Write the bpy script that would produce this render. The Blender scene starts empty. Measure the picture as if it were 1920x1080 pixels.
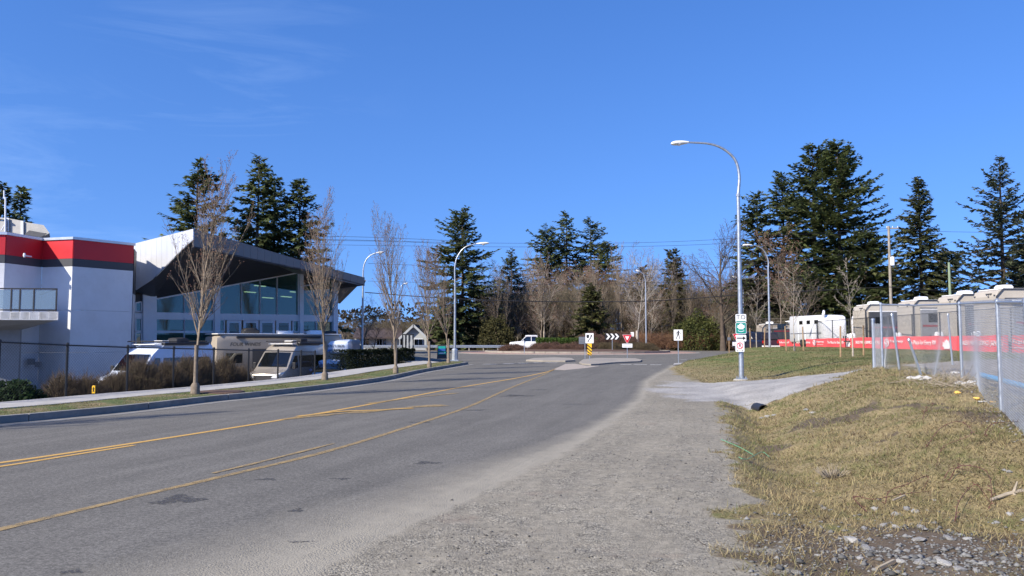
import bpy, math, random
import numpy as np
from mathutils import Vector, Matrix
R = math.radians
C = bpy.context.scene.collection
S = bpy.context.scene
rng = random.Random(7)
nr = np.random.default_rng(11)

# ------------------------------------------------------------------ camera, light, exposure
F_PX, HORIZON, EYE = 1493.0, 637.0, 1.65
PITCH = math.atan((HORIZON - 540.0) / F_PX)
cam = bpy.data.cameras.new("camera"); cam_o = bpy.data.objects.new("camera", cam); C.objects.link(cam_o)
cam_o.location = (0, 0, EYE); cam_o.rotation_euler = (math.pi/2 + PITCH, 0, 0)
cam.sensor_width = 36.0; cam.lens = 28.0; cam.clip_end = 6000; cam.clip_start = 0.05
S.camera = cam_o

SUN_EL = R(36)
TO_SUN = Vector((-0.76, -0.65, 0)).normalized()
SUN_AZ = math.atan2(TO_SUN.x, TO_SUN.y)          # clockwise from +Y
w = bpy.data.worlds.new("World"); S.world = w; w.use_nodes = True
nt = w.node_tree; nt.nodes.clear()
def wn(t, **k):
    n = nt.nodes.new(t)
    for a, b in k.items(): setattr(n, a, b)
    return n
sky = wn('ShaderNodeTexSky'); sky.sky_type = 'NISHITA'; sky.sun_disc = False
sky.sun_elevation = SUN_EL; sky.sun_rotation = SUN_AZ
sky.air_density = 1.0; sky.dust_density = 0.15; sky.ozone_density = 3.0; sky.altitude = 0
SKY_STRENGTH = 0.142
bg = wn('ShaderNodeBackground'); bg.inputs[1].default_value = SKY_STRENGTH
out = wn('ShaderNodeOutputWorld')
hs = wn('ShaderNodeHueSaturation'); hs.inputs['Hue'].default_value = 0.514; hs.inputs['Saturation'].default_value = 1.27; hs.inputs['Value'].default_value = 1.0
# faint high cirrus wisps, laid out by direction in the sky
tc = wn('ShaderNodeTexCoord'); mp = wn('ShaderNodeMapping'); mp.inputs['Scale'].default_value = (1.6, 1.6, 9.0); mp.inputs['Rotation'].default_value = (0.10, 0.12, 0.35)
n1 = wn('ShaderNodeTexNoise'); n1.inputs['Scale'].default_value = 2.1; n1.inputs['Detail'].default_value = 9; n1.inputs['Roughness'].default_value = 0.62; n1.inputs['Distortion'].default_value = 0.7
rp = wn('ShaderNodeValToRGB'); rp.color_ramp.elements[0].position = 0.50; rp.color_ramp.elements[1].position = 0.88
n2 = wn('ShaderNodeTexNoise'); n2.inputs['Scale'].default_value = 1.3; n2.inputs['Detail'].default_value = 2
rp2 = wn('ShaderNodeValToRGB'); rp2.color_ramp.elements[0].position = 0.48; rp2.color_ramp.elements[1].position = 0.66
mu = wn('ShaderNodeMath', operation='MULTIPLY'); mu2 = wn('ShaderNodeMath', operation='MULTIPLY'); mu2.inputs[1].default_value = 0.30
mx = wn('ShaderNodeMixRGB'); mx.inputs[2].default_value = (6.0, 7.4, 9.0, 1)
L = nt.links.new
L(tc.outputs['Generated'], mp.inputs[0]); L(mp.outputs[0], n1.inputs[0]); L(n1.outputs[0], rp.inputs[0])
L(tc.outputs['Generated'], n2.inputs[0]); L(n2.outputs[0], rp2.inputs[0])
sx = wn('ShaderNodeSeparateXYZ'); L(tc.outputs['Generated'], sx.inputs[0])
# the cirrus lies to the left (west) part of the sky
mr = wn('ShaderNodeMapRange'); mr.inputs[1].default_value = -.12; mr.inputs[2].default_value = -.55; mr.inputs[3].default_value = .0; mr.inputs[4].default_value = 1.; L(sx.outputs[0], mr.inputs[0])
mu3 = wn('ShaderNodeMath', operation='MULTIPLY'); L(rp2.outputs[0], mu3.inputs[0]); L(mr.outputs[0], mu3.inputs[1])
# the air is very clear: the sky stays blue down to the horizon, so its lookup is lifted off the horizon band
vm = wn('ShaderNodeVectorMath', operation='MULTIPLY_ADD'); vm.inputs[1].default_value = (1, 1, .75); vm.inputs[2].default_value = (0, 0, .22); L(tc.outputs['Generated'], vm.inputs[0])
vn = wn('ShaderNodeVectorMath', operation='NORMALIZE'); L(vm.outputs[0], vn.inputs[0]); L(vn.outputs[0], sky.inputs[0])
L(rp.outputs[0], mu.inputs[0]); L(mu3.outputs[0], mu.inputs[1]); L(mu.outputs[0], mu2.inputs[0])
L(sky.outputs[0], hs.inputs['Color']); L(hs.outputs[0], mx.inputs[1]); L(mu2.outputs[0], mx.inputs[0])
L(mx.outputs[0], bg.inputs[0]); L(bg.outputs[0], out.inputs[0])

sl = bpy.data.lights.new("sun", 'SUN'); so = bpy.data.objects.new("sun", sl); C.objects.link(so)
sl.energy = 5.0; sl.angle = R(0.53); sl.color = (1.0, 0.895, 0.74)
sd = Vector((TO_SUN.x*math.cos(SUN_EL), TO_SUN.y*math.cos(SUN_EL), math.sin(SUN_EL)))
so.rotation_euler = sd.to_track_quat('Z', 'Y').to_euler(); so.location = (0, 0, 60)
S.view_settings.view_transform = 'Standard'; S.view_settings.look = 'None'
S.view_settings.gamma = 1.0; S.view_settings.exposure = 0.70; S.view_settings.use_curve_mapping = False

# ------------------------------------------------------------------ geometry of the view (used to take real positions off the photograph)
cp, sp_ = math.cos(PITCH), math.sin(PITCH)
def ray(px, py):
    a, b = (px-960)/F_PX, (540-py)/F_PX
    return Vector((a, cp - b*sp_, sp_ + b*cp))
def at(px, py, Y):
    d = ray(px, py); t = Y/d.y
    return Vector((d.x*t, Y, EYE + d.z*t))
def gp(px, py, z=0.0):
    d = ray(px, py); t = (z-EYE)/d.z
    return Vector((d.x*t, d.y*t, z))
def onplane(px, py, P0, dirv):           # vertical plane through P0 along dirv
    n = Vector((dirv[1], -dirv[0])); d = ray(px, py)
    t = (P0[0]*n.x + P0[1]*n.y)/(d.x*n.x + d.y*n.y)
    return Vector((d.x*t, d.y*t, EYE + d.z*t))
def sstep(a, b, x):
    t = np.clip((np.asarray(x, float)-a)/(b-a), 0, 1); return t*t*(3-2*t)

# ------------------------------------------------------------------ materials
class NB:
    def __init__(s, name):
        s.m = bpy.data.materials.new(name); s.m.use_nodes = True; s.t = s.m.node_tree
        s.b = s.t.nodes['Principled BSDF']; s.o = s.t.nodes['Material Output']
    def n(s, t, ins=None, **k):
        x = s.t.nodes.new(t)
        for a, b in k.items(): setattr(x, a, b)
        for a, b in (ins or {}).items(): s.put(x.inputs[a], b)
        return x
    def put(s, sock, v):
        if isinstance(v, bpy.types.NodeSocket): s.t.links.new(v, sock)
        elif isinstance(v, bpy.types.Node): s.t.links.new(v.outputs[0], sock)
        else:
            if sock.type == 'RGBA' and len(v) == 3: v = (*v, 1)
            sock.default_value = v
    def noise(s, vec, scale, detail=4, rough=.55, dist=0):
        return s.n('ShaderNodeTexNoise', {'Vector': vec, 'Scale': scale, 'Detail': detail, 'Roughness': rough, 'Distortion': dist})
    def ramp(s, fac, *stops):
        x = s.n('ShaderNodeValToRGB', {0: fac}); e = x.color_ramp.elements
        while len(e) < len(stops): e.new(0.5)
        for i, (p, c) in enumerate(stops):
            e[i].position = p; e[i].color = (c, c, c, 1) if not hasattr(c, '__len__') else (*c, 1)
        return x
    def mix(s, f, a, b, mode='MIX'):
        x = s.n('ShaderNodeMixRGB', blend_type=mode); s.put(x.inputs[0], f); s.put(x.inputs[1], a); s.put(x.inputs[2], b); return x
    def math(s, op, a, b=0.0, clamp=False):
        x = s.n('ShaderNodeMath', operation=op, use_clamp=clamp); s.put(x.inputs[0], a); s.put(x.inputs[1], b); return x
    def bump(s, h, strength=.5, dist=.01):
        x = s.n('ShaderNodeBump', {'Height': h, 'Strength': strength, 'Distance': dist}); s.t.links.new(x.outputs[0], s.b.inputs['Normal']); return x
M = {}
def mk(name, col, rough=.6, metal=0., var=.12, scale=3., bump=0., bscale=40., coat=0., spec=None, world=False, dirt=None):
    b = NB(name)
    v = b.n('ShaderNodeNewGeometry').outputs['Position'] if world else b.n('ShaderNodeTexCoord').outputs['Object']
    nz = b.noise(v, scale, 5, .6)
    dk = tuple(c*(1-var) for c in col); lt = tuple(min(1, c*(1+var)) for c in col)
    c = b.ramp(nz, (.3, dk), (.7, lt))
    if dirt:
        d = b.ramp(b.noise(v, dirt[1], 6, .7), (.45, 0.), (.75, dirt[2])); c = b.mix(d, c, dirt[0])
    b.put(b.b.inputs['Base Color'], c)
    b.put(b.b.inputs['Roughness'], rough if var == 0 else b.ramp(nz, (.2, max(0, rough-.07)), (.8, min(1, rough+.07))))
    b.b.inputs['Metallic'].default_value = metal
    if coat: b.b.inputs['Coat Weight'].default_value = coat; b.b.inputs['Coat Roughness'].default_value = .06
    if spec is not None: b.b.inputs['Specular IOR Level'].default_value = spec
    if bump: b.bump(b.noise(v, bscale, 4, .6), bump, .02)
    M[name] = b.m; return b.m
mk('white_wall', (.60, .62, .65), .75, var=.05, scale=.6, bump=.05, bscale=30, dirt=((.40, .40, .39), .7, .35))
mk('wall_red', (.50, .012, .022), .5, var=.05, scale=.8)
mk('wall_charcoal', (.045, .05, .06), .6, var=.08)
mk('cap_metal', (.6, .62, .65), .35, .6, var=.05)
mk('panel_white', (.60, .62, .66), .38, .3, var=.035, scale=.7)
mk('deck_and_shade_grey', (.17, .165, .165), .45, .4, var=.06, scale=.7)  # grey of the roof decks; also carries the shade of the right fascia
mk('soffit', (.045, .045, .05), .55, .2, var=.1)
mk('frame_white', (.68, .72, .78), .45, var=.03)
mk('black_metal', (.012, .013, .015), .45, var=.1)
mk('galvanised', (.42, .46, .50), .42, .75, var=.16, scale=9)
mk('galv_wire', (.55, .58, .6), .45, .55, var=.1)
mk('aluminium', (.62, .64, .66), .35, .8, var=.06)
mk('lamp_head', (.70, .71, .70), .4, var=.04)
mk('concrete', (.36, .355, .34), .88, var=.16, scale=2.2, bump=.25, bscale=60, world=True, dirt=((.2, .19, .17), 4., .5))
mk('kerb_concrete', (.215, .21, .195), .88, var=.22, scale=1.3, bump=.3, bscale=50, world=True, dirt=((.13, .125, .115), 3., .7))
mk('island_concrete', (.27, .25, .22), .9, var=.15, scale=1.3, bump=.2, bscale=40, world=True, dirt=((.22, .2, .17), 2., .6))
mk('apron_brick', (.30, .20, .165), .9, var=.18, scale=2, world=True, bump=.3, bscale=30)
mk('brick_paver', (.33, .29, .25), .9, var=.3, scale=9, world=True, bump=.3, bscale=30)
mk('tyre', (.018, .018, .019), .85, var=.2)
mk('rim', (.35, .36, .38), .35, .8, var=.1)
mk('paint_white', (.78, .80, .82), .3, var=.02, coat=.6, scale=1)
mk('paint_white_in_shade', (.62, .70, .84), .3, var=.03, coat=.6, scale=1)  # white van and nose cap, with the blue of shade put into the colour
mk('paint_tan', (.40, .37, .33), .34, .35, var=.04, coat=.6, scale=1)
mk('paint_blue', (.03, .09, .28), .25, .3, var=.04, coat=.8)
mk('paint_navy', (.012, .016, .035), .3, .2, var=.05, coat=.6)
mk('rv_beige', (.34, .30, .25), .5, var=.05, scale=1.2)
mk('rv_beige_light', (.43, .395, .34), .5, var=.04, scale=1.2)
mk('rv_roof', (.78, .79, .79), .5, var=.04)
mk('rv_dark', (.055, .058, .066), .45, var=.12)
mk('rv_grey', (.22, .23, .25), .5, var=.1)
mk('rv_stripe_red', (.28, .02, .03), .4, var=.05)
mk('plastic_black', (.02, .02, .022), .5, var=.12)
mk('sign_white', (.78, .79, .80), .45, var=.03)
mk('sign_black', (.012, .012, .014), .5, var=.05)
mk('sign_green', (.0, .24, .20), .45, var=.04)
mk('sign_red', (.55, .012, .03), .45, var=.05)
mk('sign_yellow', (.85, .50, .02), .45, var=.05)
mk('sign_back', (.17, .19, .22), .5, .4, var=.1)
mk('banner_red', (.72, .085, .10), .6, var=.1, scale=.8, bump=.2, bscale=3)
mk('banner_white', (.78, .72, .72), .6, var=.03)
mk('wood_stake', (.28, .19, .11), .85, var=.25, scale=8)
mk('wood_pole', (.26, .235, .20), .9, var=.25, scale=3)
mk('pole_green', (.20, .26, .17), .85, var=.15, scale=3)
mk('house_wall', (.34, .36, .37), .8, var=.05)
mk('house_roof', (.055, .04, .04), .85, var=.25, scale=4)
mk('pipe_blue', (.12, .36, .62), .45, var=.15)
mk('sack_white', (.40, .40, .39), .8, var=.15, scale=6)
mk('sponge_yellow', (.72, .44, .10), .85, var=.2, scale=12)
mk('lit_lens', (.75, .78, .8), .15, var=.05)
mk('red_lens', (.4, .01, .01), .25, var=.05)
mk('stone', (.24, .24, .235), .9, var=.35, scale=5, bump=.5, bscale=25)
mk('stone_light', (.33, .33, .32), .9, var=.25, scale=5, bump=.5, bscale=25)
mk('string_green', (.12, .42, .25), .5)
mk('hvac', (.34, .34, .33), .55, .3, var=.1)
mk('bark_street', (.185, .15, .115), .9, var=.35, scale=14, bump=.4, bscale=40)
mk('bark_dark', (.085, .065, .05), .95, var=.35, scale=3, bump=.5, bscale=14)
mk('bark_grey', (.19, .155, .12), .95, var=.35, scale=3, bump=.4, bscale=14)
mk('bark_birch', (.36, .33, .29), .85, var=.3, scale=5)
mk('bark_sapling', (.34, .30, .25), .9, var=.25, scale=9)
mk('bud', (.17, .085, .055), .8, var=.3, scale=2)
mk('cane', (.10, .035, .03), .7, var=.3, scale=9)
mk('dead_wood', (.30, .26, .20), .9, var=.25, scale=9)

def leafmat(name, sat=1.):
    b = NB(name)
    a = b.n('ShaderNodeAttribute', attribute_name='col')
    oi = b.n('ShaderNodeObjectInfo')
    br = b.math('ADD', b.math('MULTIPLY', oi.outputs['Random'], .35), .82)
    c = b.n('ShaderNodeHueSaturation', {'Value': br, 'Saturation': sat, 'Color': a.outputs['Color']})
    b.put(b.b.inputs['Base Color'], c); b.b.inputs['Roughness'].default_value = .75
    b.b.inputs['Specular IOR Level'].default_value = .25
    tl = b.n('ShaderNodeBsdfTranslucent', {'Color': c}); ms = b.n('ShaderNodeMixShader', {0: .40}); b.t.links.new(b.b.outputs[0], ms.inputs[1]); b.t.links.new(tl.outputs[0], ms.inputs[2]); b.t.links.new(ms.outputs[0], b.o.inputs[0])
    M[name] = b.m; return b.m
leafmat('leaf')
def glassmat(name, tint, trans, rough=.02):
    b = NB(name)
    lw = b.n('ShaderNodeFresnel', {'IOR': 1.5})
    g = b.n('ShaderNodeBsdfGlossy', {'Color': (.85, .92, .95), 'Roughness': rough})
    tr = b.n('ShaderNodeBsdfTransparent', {'Color': trans}); df = b.n('ShaderNodeBsdfDiffuse', {'Color': tint})
    m1 = b.n('ShaderNodeMixShader', {0: .35}); b.put(m1.inputs[1], tr); b.put(m1.inputs[2], df)
    m2 = b.n('ShaderNodeMixShader'); b.put(m2.inputs[0], b.math('ADD', lw.outputs[0], .05, True)); b.put(m2.inputs[1], m1); b.put(m2.inputs[2], g)
    b.t.links.new(m2.outputs[0], b.o.inputs[0]); M[name] = b.m; return b.m
glassmat('glass_teal', (.03, .10, .10), (.55, .82, .82))
glassmat('glass_dark', (.006, .008, .009), (.10, .12, .12))
glassmat('glass_rail', (.30, .38, .42), (.6, .68, .72), .08)
def emis(name, col, s):
    b = NB(name); b.b.inputs['Emission Color'].default_value = (*col, 1); b.b.inputs['Emission Strength'].default_value = s; M[name] = b.m
emis('indoor_lamp', (1., .75, .4), 1.2)

# ------------------------------------------------------------------ object helpers
def link(o, parent=None):
    C.objects.link(o)
    if parent is not None: o.parent = parent
    return o
def tag(o, label=None, cat=None, group=None, kind=None):
    if label: o['label'] = label
    if cat: o['category'] = cat
    if group: o['group'] = group
    if kind: o['kind'] = kind
    return o
def empty(name, loc=(0, 0, 0), rz=0., label=None, cat=None, group=None):
    o = bpy.data.objects.new(name, None); o.location = loc; o.rotation_euler = (0, 0, rz); o.empty_display_size = .3
    return tag(link(o), label, cat, group)
def kids(o): return [c for c in bpy.data.objects if c.parent == o]
def copy_tree(o, loc=None, rz=None, scale=None, label=None, group=None, parent=None, _k=None):
    c = o.copy(); C.objects.link(c); c.parent = parent
    for ch in (o.children): copy_tree(ch, parent=c)
    if loc is not None: c.location = loc
    if rz is not None: c.rotation_euler = (0, 0, rz)
    if scale is not None: c.scale = scale if hasattr(scale, '__len__') else (scale,)*3
    if label: c['label'] = label
    if group: c['group'] = group
    return c
class MB:
    """collects boxes, polygons and tubes; build() links them as one mesh"""
    def __init__(s): s.v = []; s.f = []
    def add(s, vs, fs):
        n = len(s.v); s.v += [tuple(v) for v in vs]; s.f += [tuple(i+n for i in f) for f in fs]; return s
    def box(s, x0, x1, y0, y1, z0, z1, m=None):
        vs = [Vector(p) for p in ((x0, y0, z0), (x1, y0, z0), (x1, y1, z0), (x0, y1, z0), (x0, y0, z1), (x1, y0, z1), (x1, y1, z1), (x0, y1, z1))]
        if m is not None: vs = [m @ v for v in vs]
        return s.add(vs, [(0, 3, 2, 1), (4, 5, 6, 7), (0, 1, 5, 4), (1, 2, 6, 5), (2, 3, 7, 6), (3, 0, 4, 7)])
    def bar(s, a, b, wd, dp, up=(0, 0, 1)):      # rectangular bar from a to b
        a, b = Vector(a), Vector(b); d = (b-a).normalized(); u = Vector(up)
        if abs(d.dot(u)) > .98: u = Vector((0, 1, 0))
        sx = d.cross(u).normalized()*wd/2; sy = sx.cross(d).normalized()*dp/2
        vs = [p+q for p in (a, b) for q in (-sx-sy, sx-sy, sx+sy, -sx+sy)]
        return s.add(vs, [(0, 1, 2, 3), (7, 6, 5, 4), (0, 4, 5, 1), (1, 5, 6, 2), (2, 6, 7, 3), (3, 7, 4, 0)])
    def poly(s, pts, off):                       # extrude polygon by vector off
        pts = [Vector(p) for p in pts]; n = len(pts); off = Vector(off)
        return s.add(pts+[p+off for p in pts], [tuple(range(n))[::-1], tuple(range(n, 2*n))]+[(i, (i+1) % n, n+(i+1) % n, n+i) for i in range(n)])
    def tube(s, pts, rad, n=8, cap=True):
        pts = [Vector(p) for p in pts]; k = len(pts)
        if not hasattr(rad, '__len__'): rad = [rad]*k
        ring0 = len(s.v); prev = None
        for i, p in enumerate(pts):
            d = (pts[min(i+1, k-1)]-pts[max(i-1, 0)]).normalized()
            if prev is None:
                u = Vector((0, 0, 1)) if abs(d.z) < .9 else Vector((1, 0, 0)); u = d.cross(u).normalized()
            else: u = (prev - d*prev.dot(d)).normalized()
            prev = u; v = d.cross(u)
            for j in range(n):
                a = 2*math.pi*j/n; q = p+(u*math.cos(a)+v*math.sin(a))*rad[i]; s.v.append(tuple(q))
        for i in range(k-1):
            for j in range(n):
                a = ring0+i*n+j; b = ring0+i*n+(j+1) % n; s.f.append((a, b, b+n, a+n))
        if cap:
            s.f.append(tuple(ring0+j for j in range(n))[::-1]); s.f.append(tuple(ring0+(k-1)*n+j for j in range(n)))
        return s
    def lathe(s, c, prof, n=16, axis='z'):       # prof list of (r, h)
        c = Vector(c); r0 = len(s.v)
        for r, h in prof:
            for j in range(n):
                a = 2*math.pi*j/n; x, y = r*math.cos(a), r*math.sin(a)
                s.v.append(tuple(c+(Vector((x, y, h)) if axis == 'z' else Vector((h, x, y)) if axis == 'x' else Vector((x, h, y)))))
        for i in range(len(prof)-1):
            for j in range(n):
                a = r0+i*n+j; b = r0+i*n+(j+1) % n; s.f.append((a, b, b+n, a+n))
        s.f.append(tuple(r0+j for j in range(n))[::-1]); s.f.append(tuple(r0+(len(prof)-1)*n+j for j in range(n)))
        return s
    def build(s, name, mat, parent=None, smooth=False, bevel=0.):
        me = bpy.data.meshes.new(name); me.from_pydata(s.v, [], s.f); me.materials.append(M[mat] if isinstance(mat, str) else mat)
        import bmesh
        bm = bmesh.new(); bm.from_mesh(me)
        bmesh.ops.recalc_face_normals(bm, faces=bm.faces)
        if bevel:
            bmesh.ops.bevel(bm, geom=[e for e in bm.edges if e.is_manifold and e.calc_face_angle(0) > .5], offset=bevel, segments=2, affect='EDGES', profile=.6)
        bm.to_mesh(me); bm.free()
        if smooth:
            me.polygons.foreach_set('use_smooth', [True]*len(me.polygons))
            try: me.set_sharp_from_angle(angle=R(42))
            except Exception: pass
        me.update(); o = bpy.data.objects.new(name, me); return link(o, parent)
def np_mesh(name, V, Fq, mats, col=None, smooth=False, midx=None):
    V = np.asarray(V, np.float32); Fq = np.asarray(Fq, np.int32); k = Fq.shape[1]
    me = bpy.data.meshes.new(name); me.vertices.add(len(V)); me.vertices.foreach_set('co', V.ravel())
    me.loops.add(Fq.size); me.loops.foreach_set('vertex_index', Fq.ravel())
    me.polygons.add(len(Fq)); me.polygons.foreach_set('loop_start', np.arange(0, Fq.size, k, dtype=np.int32))
    try: me.polygons.foreach_set('loop_total', np.full(len(Fq), k, np.int32))
    except Exception: pass
    for m in (mats if isinstance(mats, (list, tuple)) else [mats]): me.materials.append(M[m] if isinstance(m, str) else m)
    if midx is not None: me.polygons.foreach_set('material_index', np.asarray(midx, np.int32))
    if smooth: me.polygons.foreach_set('use_smooth', np.ones(len(Fq), bool))
    if col is not None:
        a = me.color_attributes.new('col', 'FLOAT_COLOR', 'POINT')
        c = np.ones((len(V), 4), np.float32); c[:, :3] = col; a.data.foreach_set('color', c.ravel())
    me.update(calc_edges=True); me.validate(); return me
def np_obj(name, me, parent=None): return link(bpy.data.objects.new(name, me), parent)
def segs(P0, P1, R0, R1, n=3):
    P0, P1 = np.asarray(P0, float), np.asarray(P1, float); R0 = np.broadcast_to(R0, len(P0)); R1 = np.broadcast_to(R1, len(P0))
    d = P1-P0; ln = np.linalg.norm(d, axis=1, keepdims=True); d = d/np.maximum(ln, 1e-9)
    up = np.where(np.abs(d[:, 2:3]) > .9, [[1., 0, 0]], [[0, 0, 1.]]); u = np.cross(d, up); u /= np.linalg.norm(u, axis=1, keepdims=True); v = np.cross(d, u)
    N = len(P0); V = np.zeros((N, 2*n, 3))
    for j in range(n):
        a = 2*math.pi*j/n; q = u*math.cos(a)+v*math.sin(a); V[:, j] = P0+q*R0[:, None]; V[:, n+j] = P1+q*R1[:, None]
    base = (np.arange(N)*2*n)[:, None]
    Fq = np.concatenate([base+np.array([[j, (j+1) % n, n+(j+1) % n, n+j]]) for j in range(n)])
    return V.reshape(-1, 3), Fq
def text_mesh(txt, size, ext=.004, align='CENTER', shear=0., space=1.):
    cu = bpy.data.curves.new('lettering', 'FONT'); cu.body = txt; cu.size = size; cu.extrude = ext; cu.align_x = align; cu.align_y = 'CENTER'; cu.shear = shear
    cu.resolution_u = 3; cu.space_character = space
    o = bpy.data.objects.new('lettering', cu); C.objects.link(o); dg = bpy.context.evaluated_depsgraph_get()
    me = bpy.data.meshes.new_from_object(o.evaluated_get(dg)); bpy.data.objects.remove(o); bpy.data.curves.remove(cu); return me
def lettering(txt, size, loc, rot, mat, parent, label=None, name='lettering', **k):
    me = text_mesh(txt, size, **k); me.materials.clear(); me.materials.append(M[mat]); o = link(bpy.data.objects.new(name, me), parent)
    o.location = loc; o.rotation_euler = rot
    return o
def catmull(pts, step=.5):
    P = [np.array(p, float) for p in pts]; P = [2*P[0]-P[1]]+P+[2*P[-1]-P[-2]]; o = []
    for i in range(1, len(P)-2):
        n = max(2, int(np.linalg.norm(P[i+1]-P[i])/step))
        for t in np.linspace(0, 1, n, endpoint=False):
            o.append(.5*((2*P[i])+(-P[i-1]+P[i+1])*t+(2*P[i-1]-5*P[i]+4*P[i+1]-P[i+2])*t*t+(-P[i-1]+3*P[i]-3*P[i+1]+P[i+2])*t**3))
    o.append(P[-2]); return np.array(o)
# ------------------------------------------------------------------ the lie of the land
KP = [(-24., 3.), (-16.5, 8.), (-12.6, 11.8)] + [tuple(gp(x, y)[:2]) for x, y in ((0, 795), (120, 784), (240, 772), (400, 753), (480, 745), (607, 730), (720, 714), (788, 699), (850, 688), (878, 683))]
KERB = catmull(KP, .25)                                   # foot of the left kerb
def Kx(y): return np.interp(y, KERB[:, 1], KERB[:, 0])
LOTX = lambda y: np.where(y <= 53.4, Kx(y), np.interp(y, [53.4, 58, 75, 95, 112], [-3.2, -4.6, -7, -17, -60]))
DX = lambda y: np.interp(y, [0, 3, 5.56, 8.7, 13.5, 21.8, 31.6, 39, 46, 52.4, 61, 70, 85, 100, 160], [-3.6, -2.4, -1.49, -.35, 1.26, 3.5, 5.4, 7.2, 9.1, 10.7, 16, 20, 27, 34, 60])
EX = lambda y: np.interp(y, [0, 3, 5.6, 6.8, 9.5, 12.8, 16, 19, 21.5, 26, 31, 34.7, 39, 46.5, 52.4, 61, 70, 85, 100, 160], [1.2, 1.5, 1.8, 2.1, 2.65, 3.4, 4.3, 5.1, 5.6, 6.5, 7.2, 7.7, 7.9, 9.2, 10.8, 16.1, 20.1, 27.1, 34.1, 60.1])
CT = np.array([(2.2,3,-.05),(3.5,5.6,.0),(5,5.5,.12),(7,6,.3),(9,6,.4),(12,5,.5),(3.0,8,-.12),(4.5,8,-.02),(6.5,9,.38),(8.2,10,.45),(10.5,9,.5),(7.4,11.5,.47),(6.3,9.7,.42),(7.6,10.3,.5),
 (3.9,12,-.2),(4.6,12,-.1),(5.8,12.5,.25),(7.2,13,.48),(8.1,13.2,.5),(10,12,.5),(5.0,16,-.25),(6.0,16,.1),(7.5,16.5,.5),(9.3,17,.68),(10.4,18.5,.71),
 (6.2,19.3,-.25),(7.3,19.6,.3),(8.6,20.5,.6),(9.8,21.5,.72),(11.1,24,.8),(14,18,.6),(15,14,.55),(20,20,.7),(14,24,.7),(25,30,.85),(25,40,.95),(27,45,.98),
 (28,60,.97),(29,80,.9),(30,95,.87),(6.5,24,.08),(6.6,28,.05),(8,22.8,.32),(8,29,.1),(9.5,25,.5),(9.9,28,.35),(11.8,26,.69),(12.5,28.5,.7),
 (9.2,31.5,.1),(11.5,30.5,.35),(12.5,36,.5),(16.4,40,.75),(19,43,.82),(16,51,.9),(18,51,.93),(19.3,63,1.0),(13.5,46,.62),(10.6,43,.25),(12.8,53,.42),(17.2,60,.75),
 (45,100,.9),(60,140,.5),(40,140,.4),(40,60,1),(45,40,1),(60,60,1),(30,15,.7),(60,20,.8),(20,8,.6),(40,5,.7),(3,1,0),(8,1,.3),(15,1,.5),(22,66,1.),(24,75,.97)])
def _k(r2): return np.where(r2 > 0, .5*r2*np.log(np.maximum(r2, 1e-12)), 0.)
_s = .05
_A = _k(((CT[:, None, :2]*_s-CT[None, :, :2]*_s)**2).sum(-1)) + np.eye(len(CT))*2e-4
_Pm = np.c_[np.ones(len(CT)), CT[:, :2]*_s]
_W = np.linalg.solve(np.block([[_A, _Pm], [_Pm.T, np.zeros((3, 3))]]), np.r_[CT[:, 2], 0, 0, 0])
def tps(x, y):
    x = np.asarray(x, float); y = np.asarray(y, float); sh = x.shape; p = np.c_[x.ravel(), y.ravel()]*_s; o = np.zeros(len(p))
    for i, c in enumerate(CT): o += _W[i]*_k(((p-c[:2]*_s)**2).sum(1))
    return np.clip((o+_W[-3]+p@_W[-2:]).reshape(sh), -.35, 1.15)
def vnoise(x, y, sc, seed=0):
    """cheap smooth value noise"""
    x = np.asarray(x)*sc; y = np.asarray(y)*sc; xi = np.floor(x).astype(np.int64); yi = np.floor(y).astype(np.int64)
    def h(a, b):
        n = (a*374761393+b*668265263+seed*1442695041) & 0x7fffffff; n = ((n ^ (n >> 13))*1274126177) & 0x7fffffff
        return ((n ^ (n >> 16)) & 0xffff)/65535.
    fx = x-xi; fy = y-yi; fx = fx*fx*(3-2*fx); fy = fy*fy*(3-2*fy)
    return (h(xi, yi)*(1-fx)+h(xi+1, yi)*fx)*(1-fy)+(h(xi, yi+1)*(1-fx)+h(xi+1, yi+1)*fx)*fy-.5
def drive_mask(x, y):
    lo = np.interp(x, [3, 5.6, 7.2, 9.4, 11, 13, 16], [21.6, 21.3, 20.9, 22.4, 24.5, 25.2, 25.2]); hi = np.interp(x, [3, 6.3, 8.6, 9.9, 10.8, 13, 16], [33, 31.6, 29.9, 27.9, 26.3, 27.4, 28.5])
    wob = vnoise(x, y, 1.1, 4)*.9+vnoise(x, y, 4.3, 14)*.6
    m = sstep(-.25, .35, y-lo+wob)*sstep(-.25, .35, hi-y+wob)*(1-sstep(13, 17, x))
    return m*sstep(-.3, .9, x-DX(y)-.4+vnoise(x, y, .9, 9)*1.5)
FENCE_R = [(6.2, 9.6), (8.05, 13.2), (10.4, 18.5), (11.12, 24.0)]
def lot_mask(x, y): return sstep(.25, 1.0, x-np.interp(y, [0, 9.6, 13.2, 18.5, 24, 28, 34, 43, 95, 160], [4, 6.2, 8.05, 10.4, 11.2, 12.8, 21, 26.4, 29.8, 40])+vnoise(x, y, .8, 3)*.8)
def zr(y): return .19*sstep(55, 78, y)
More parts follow.
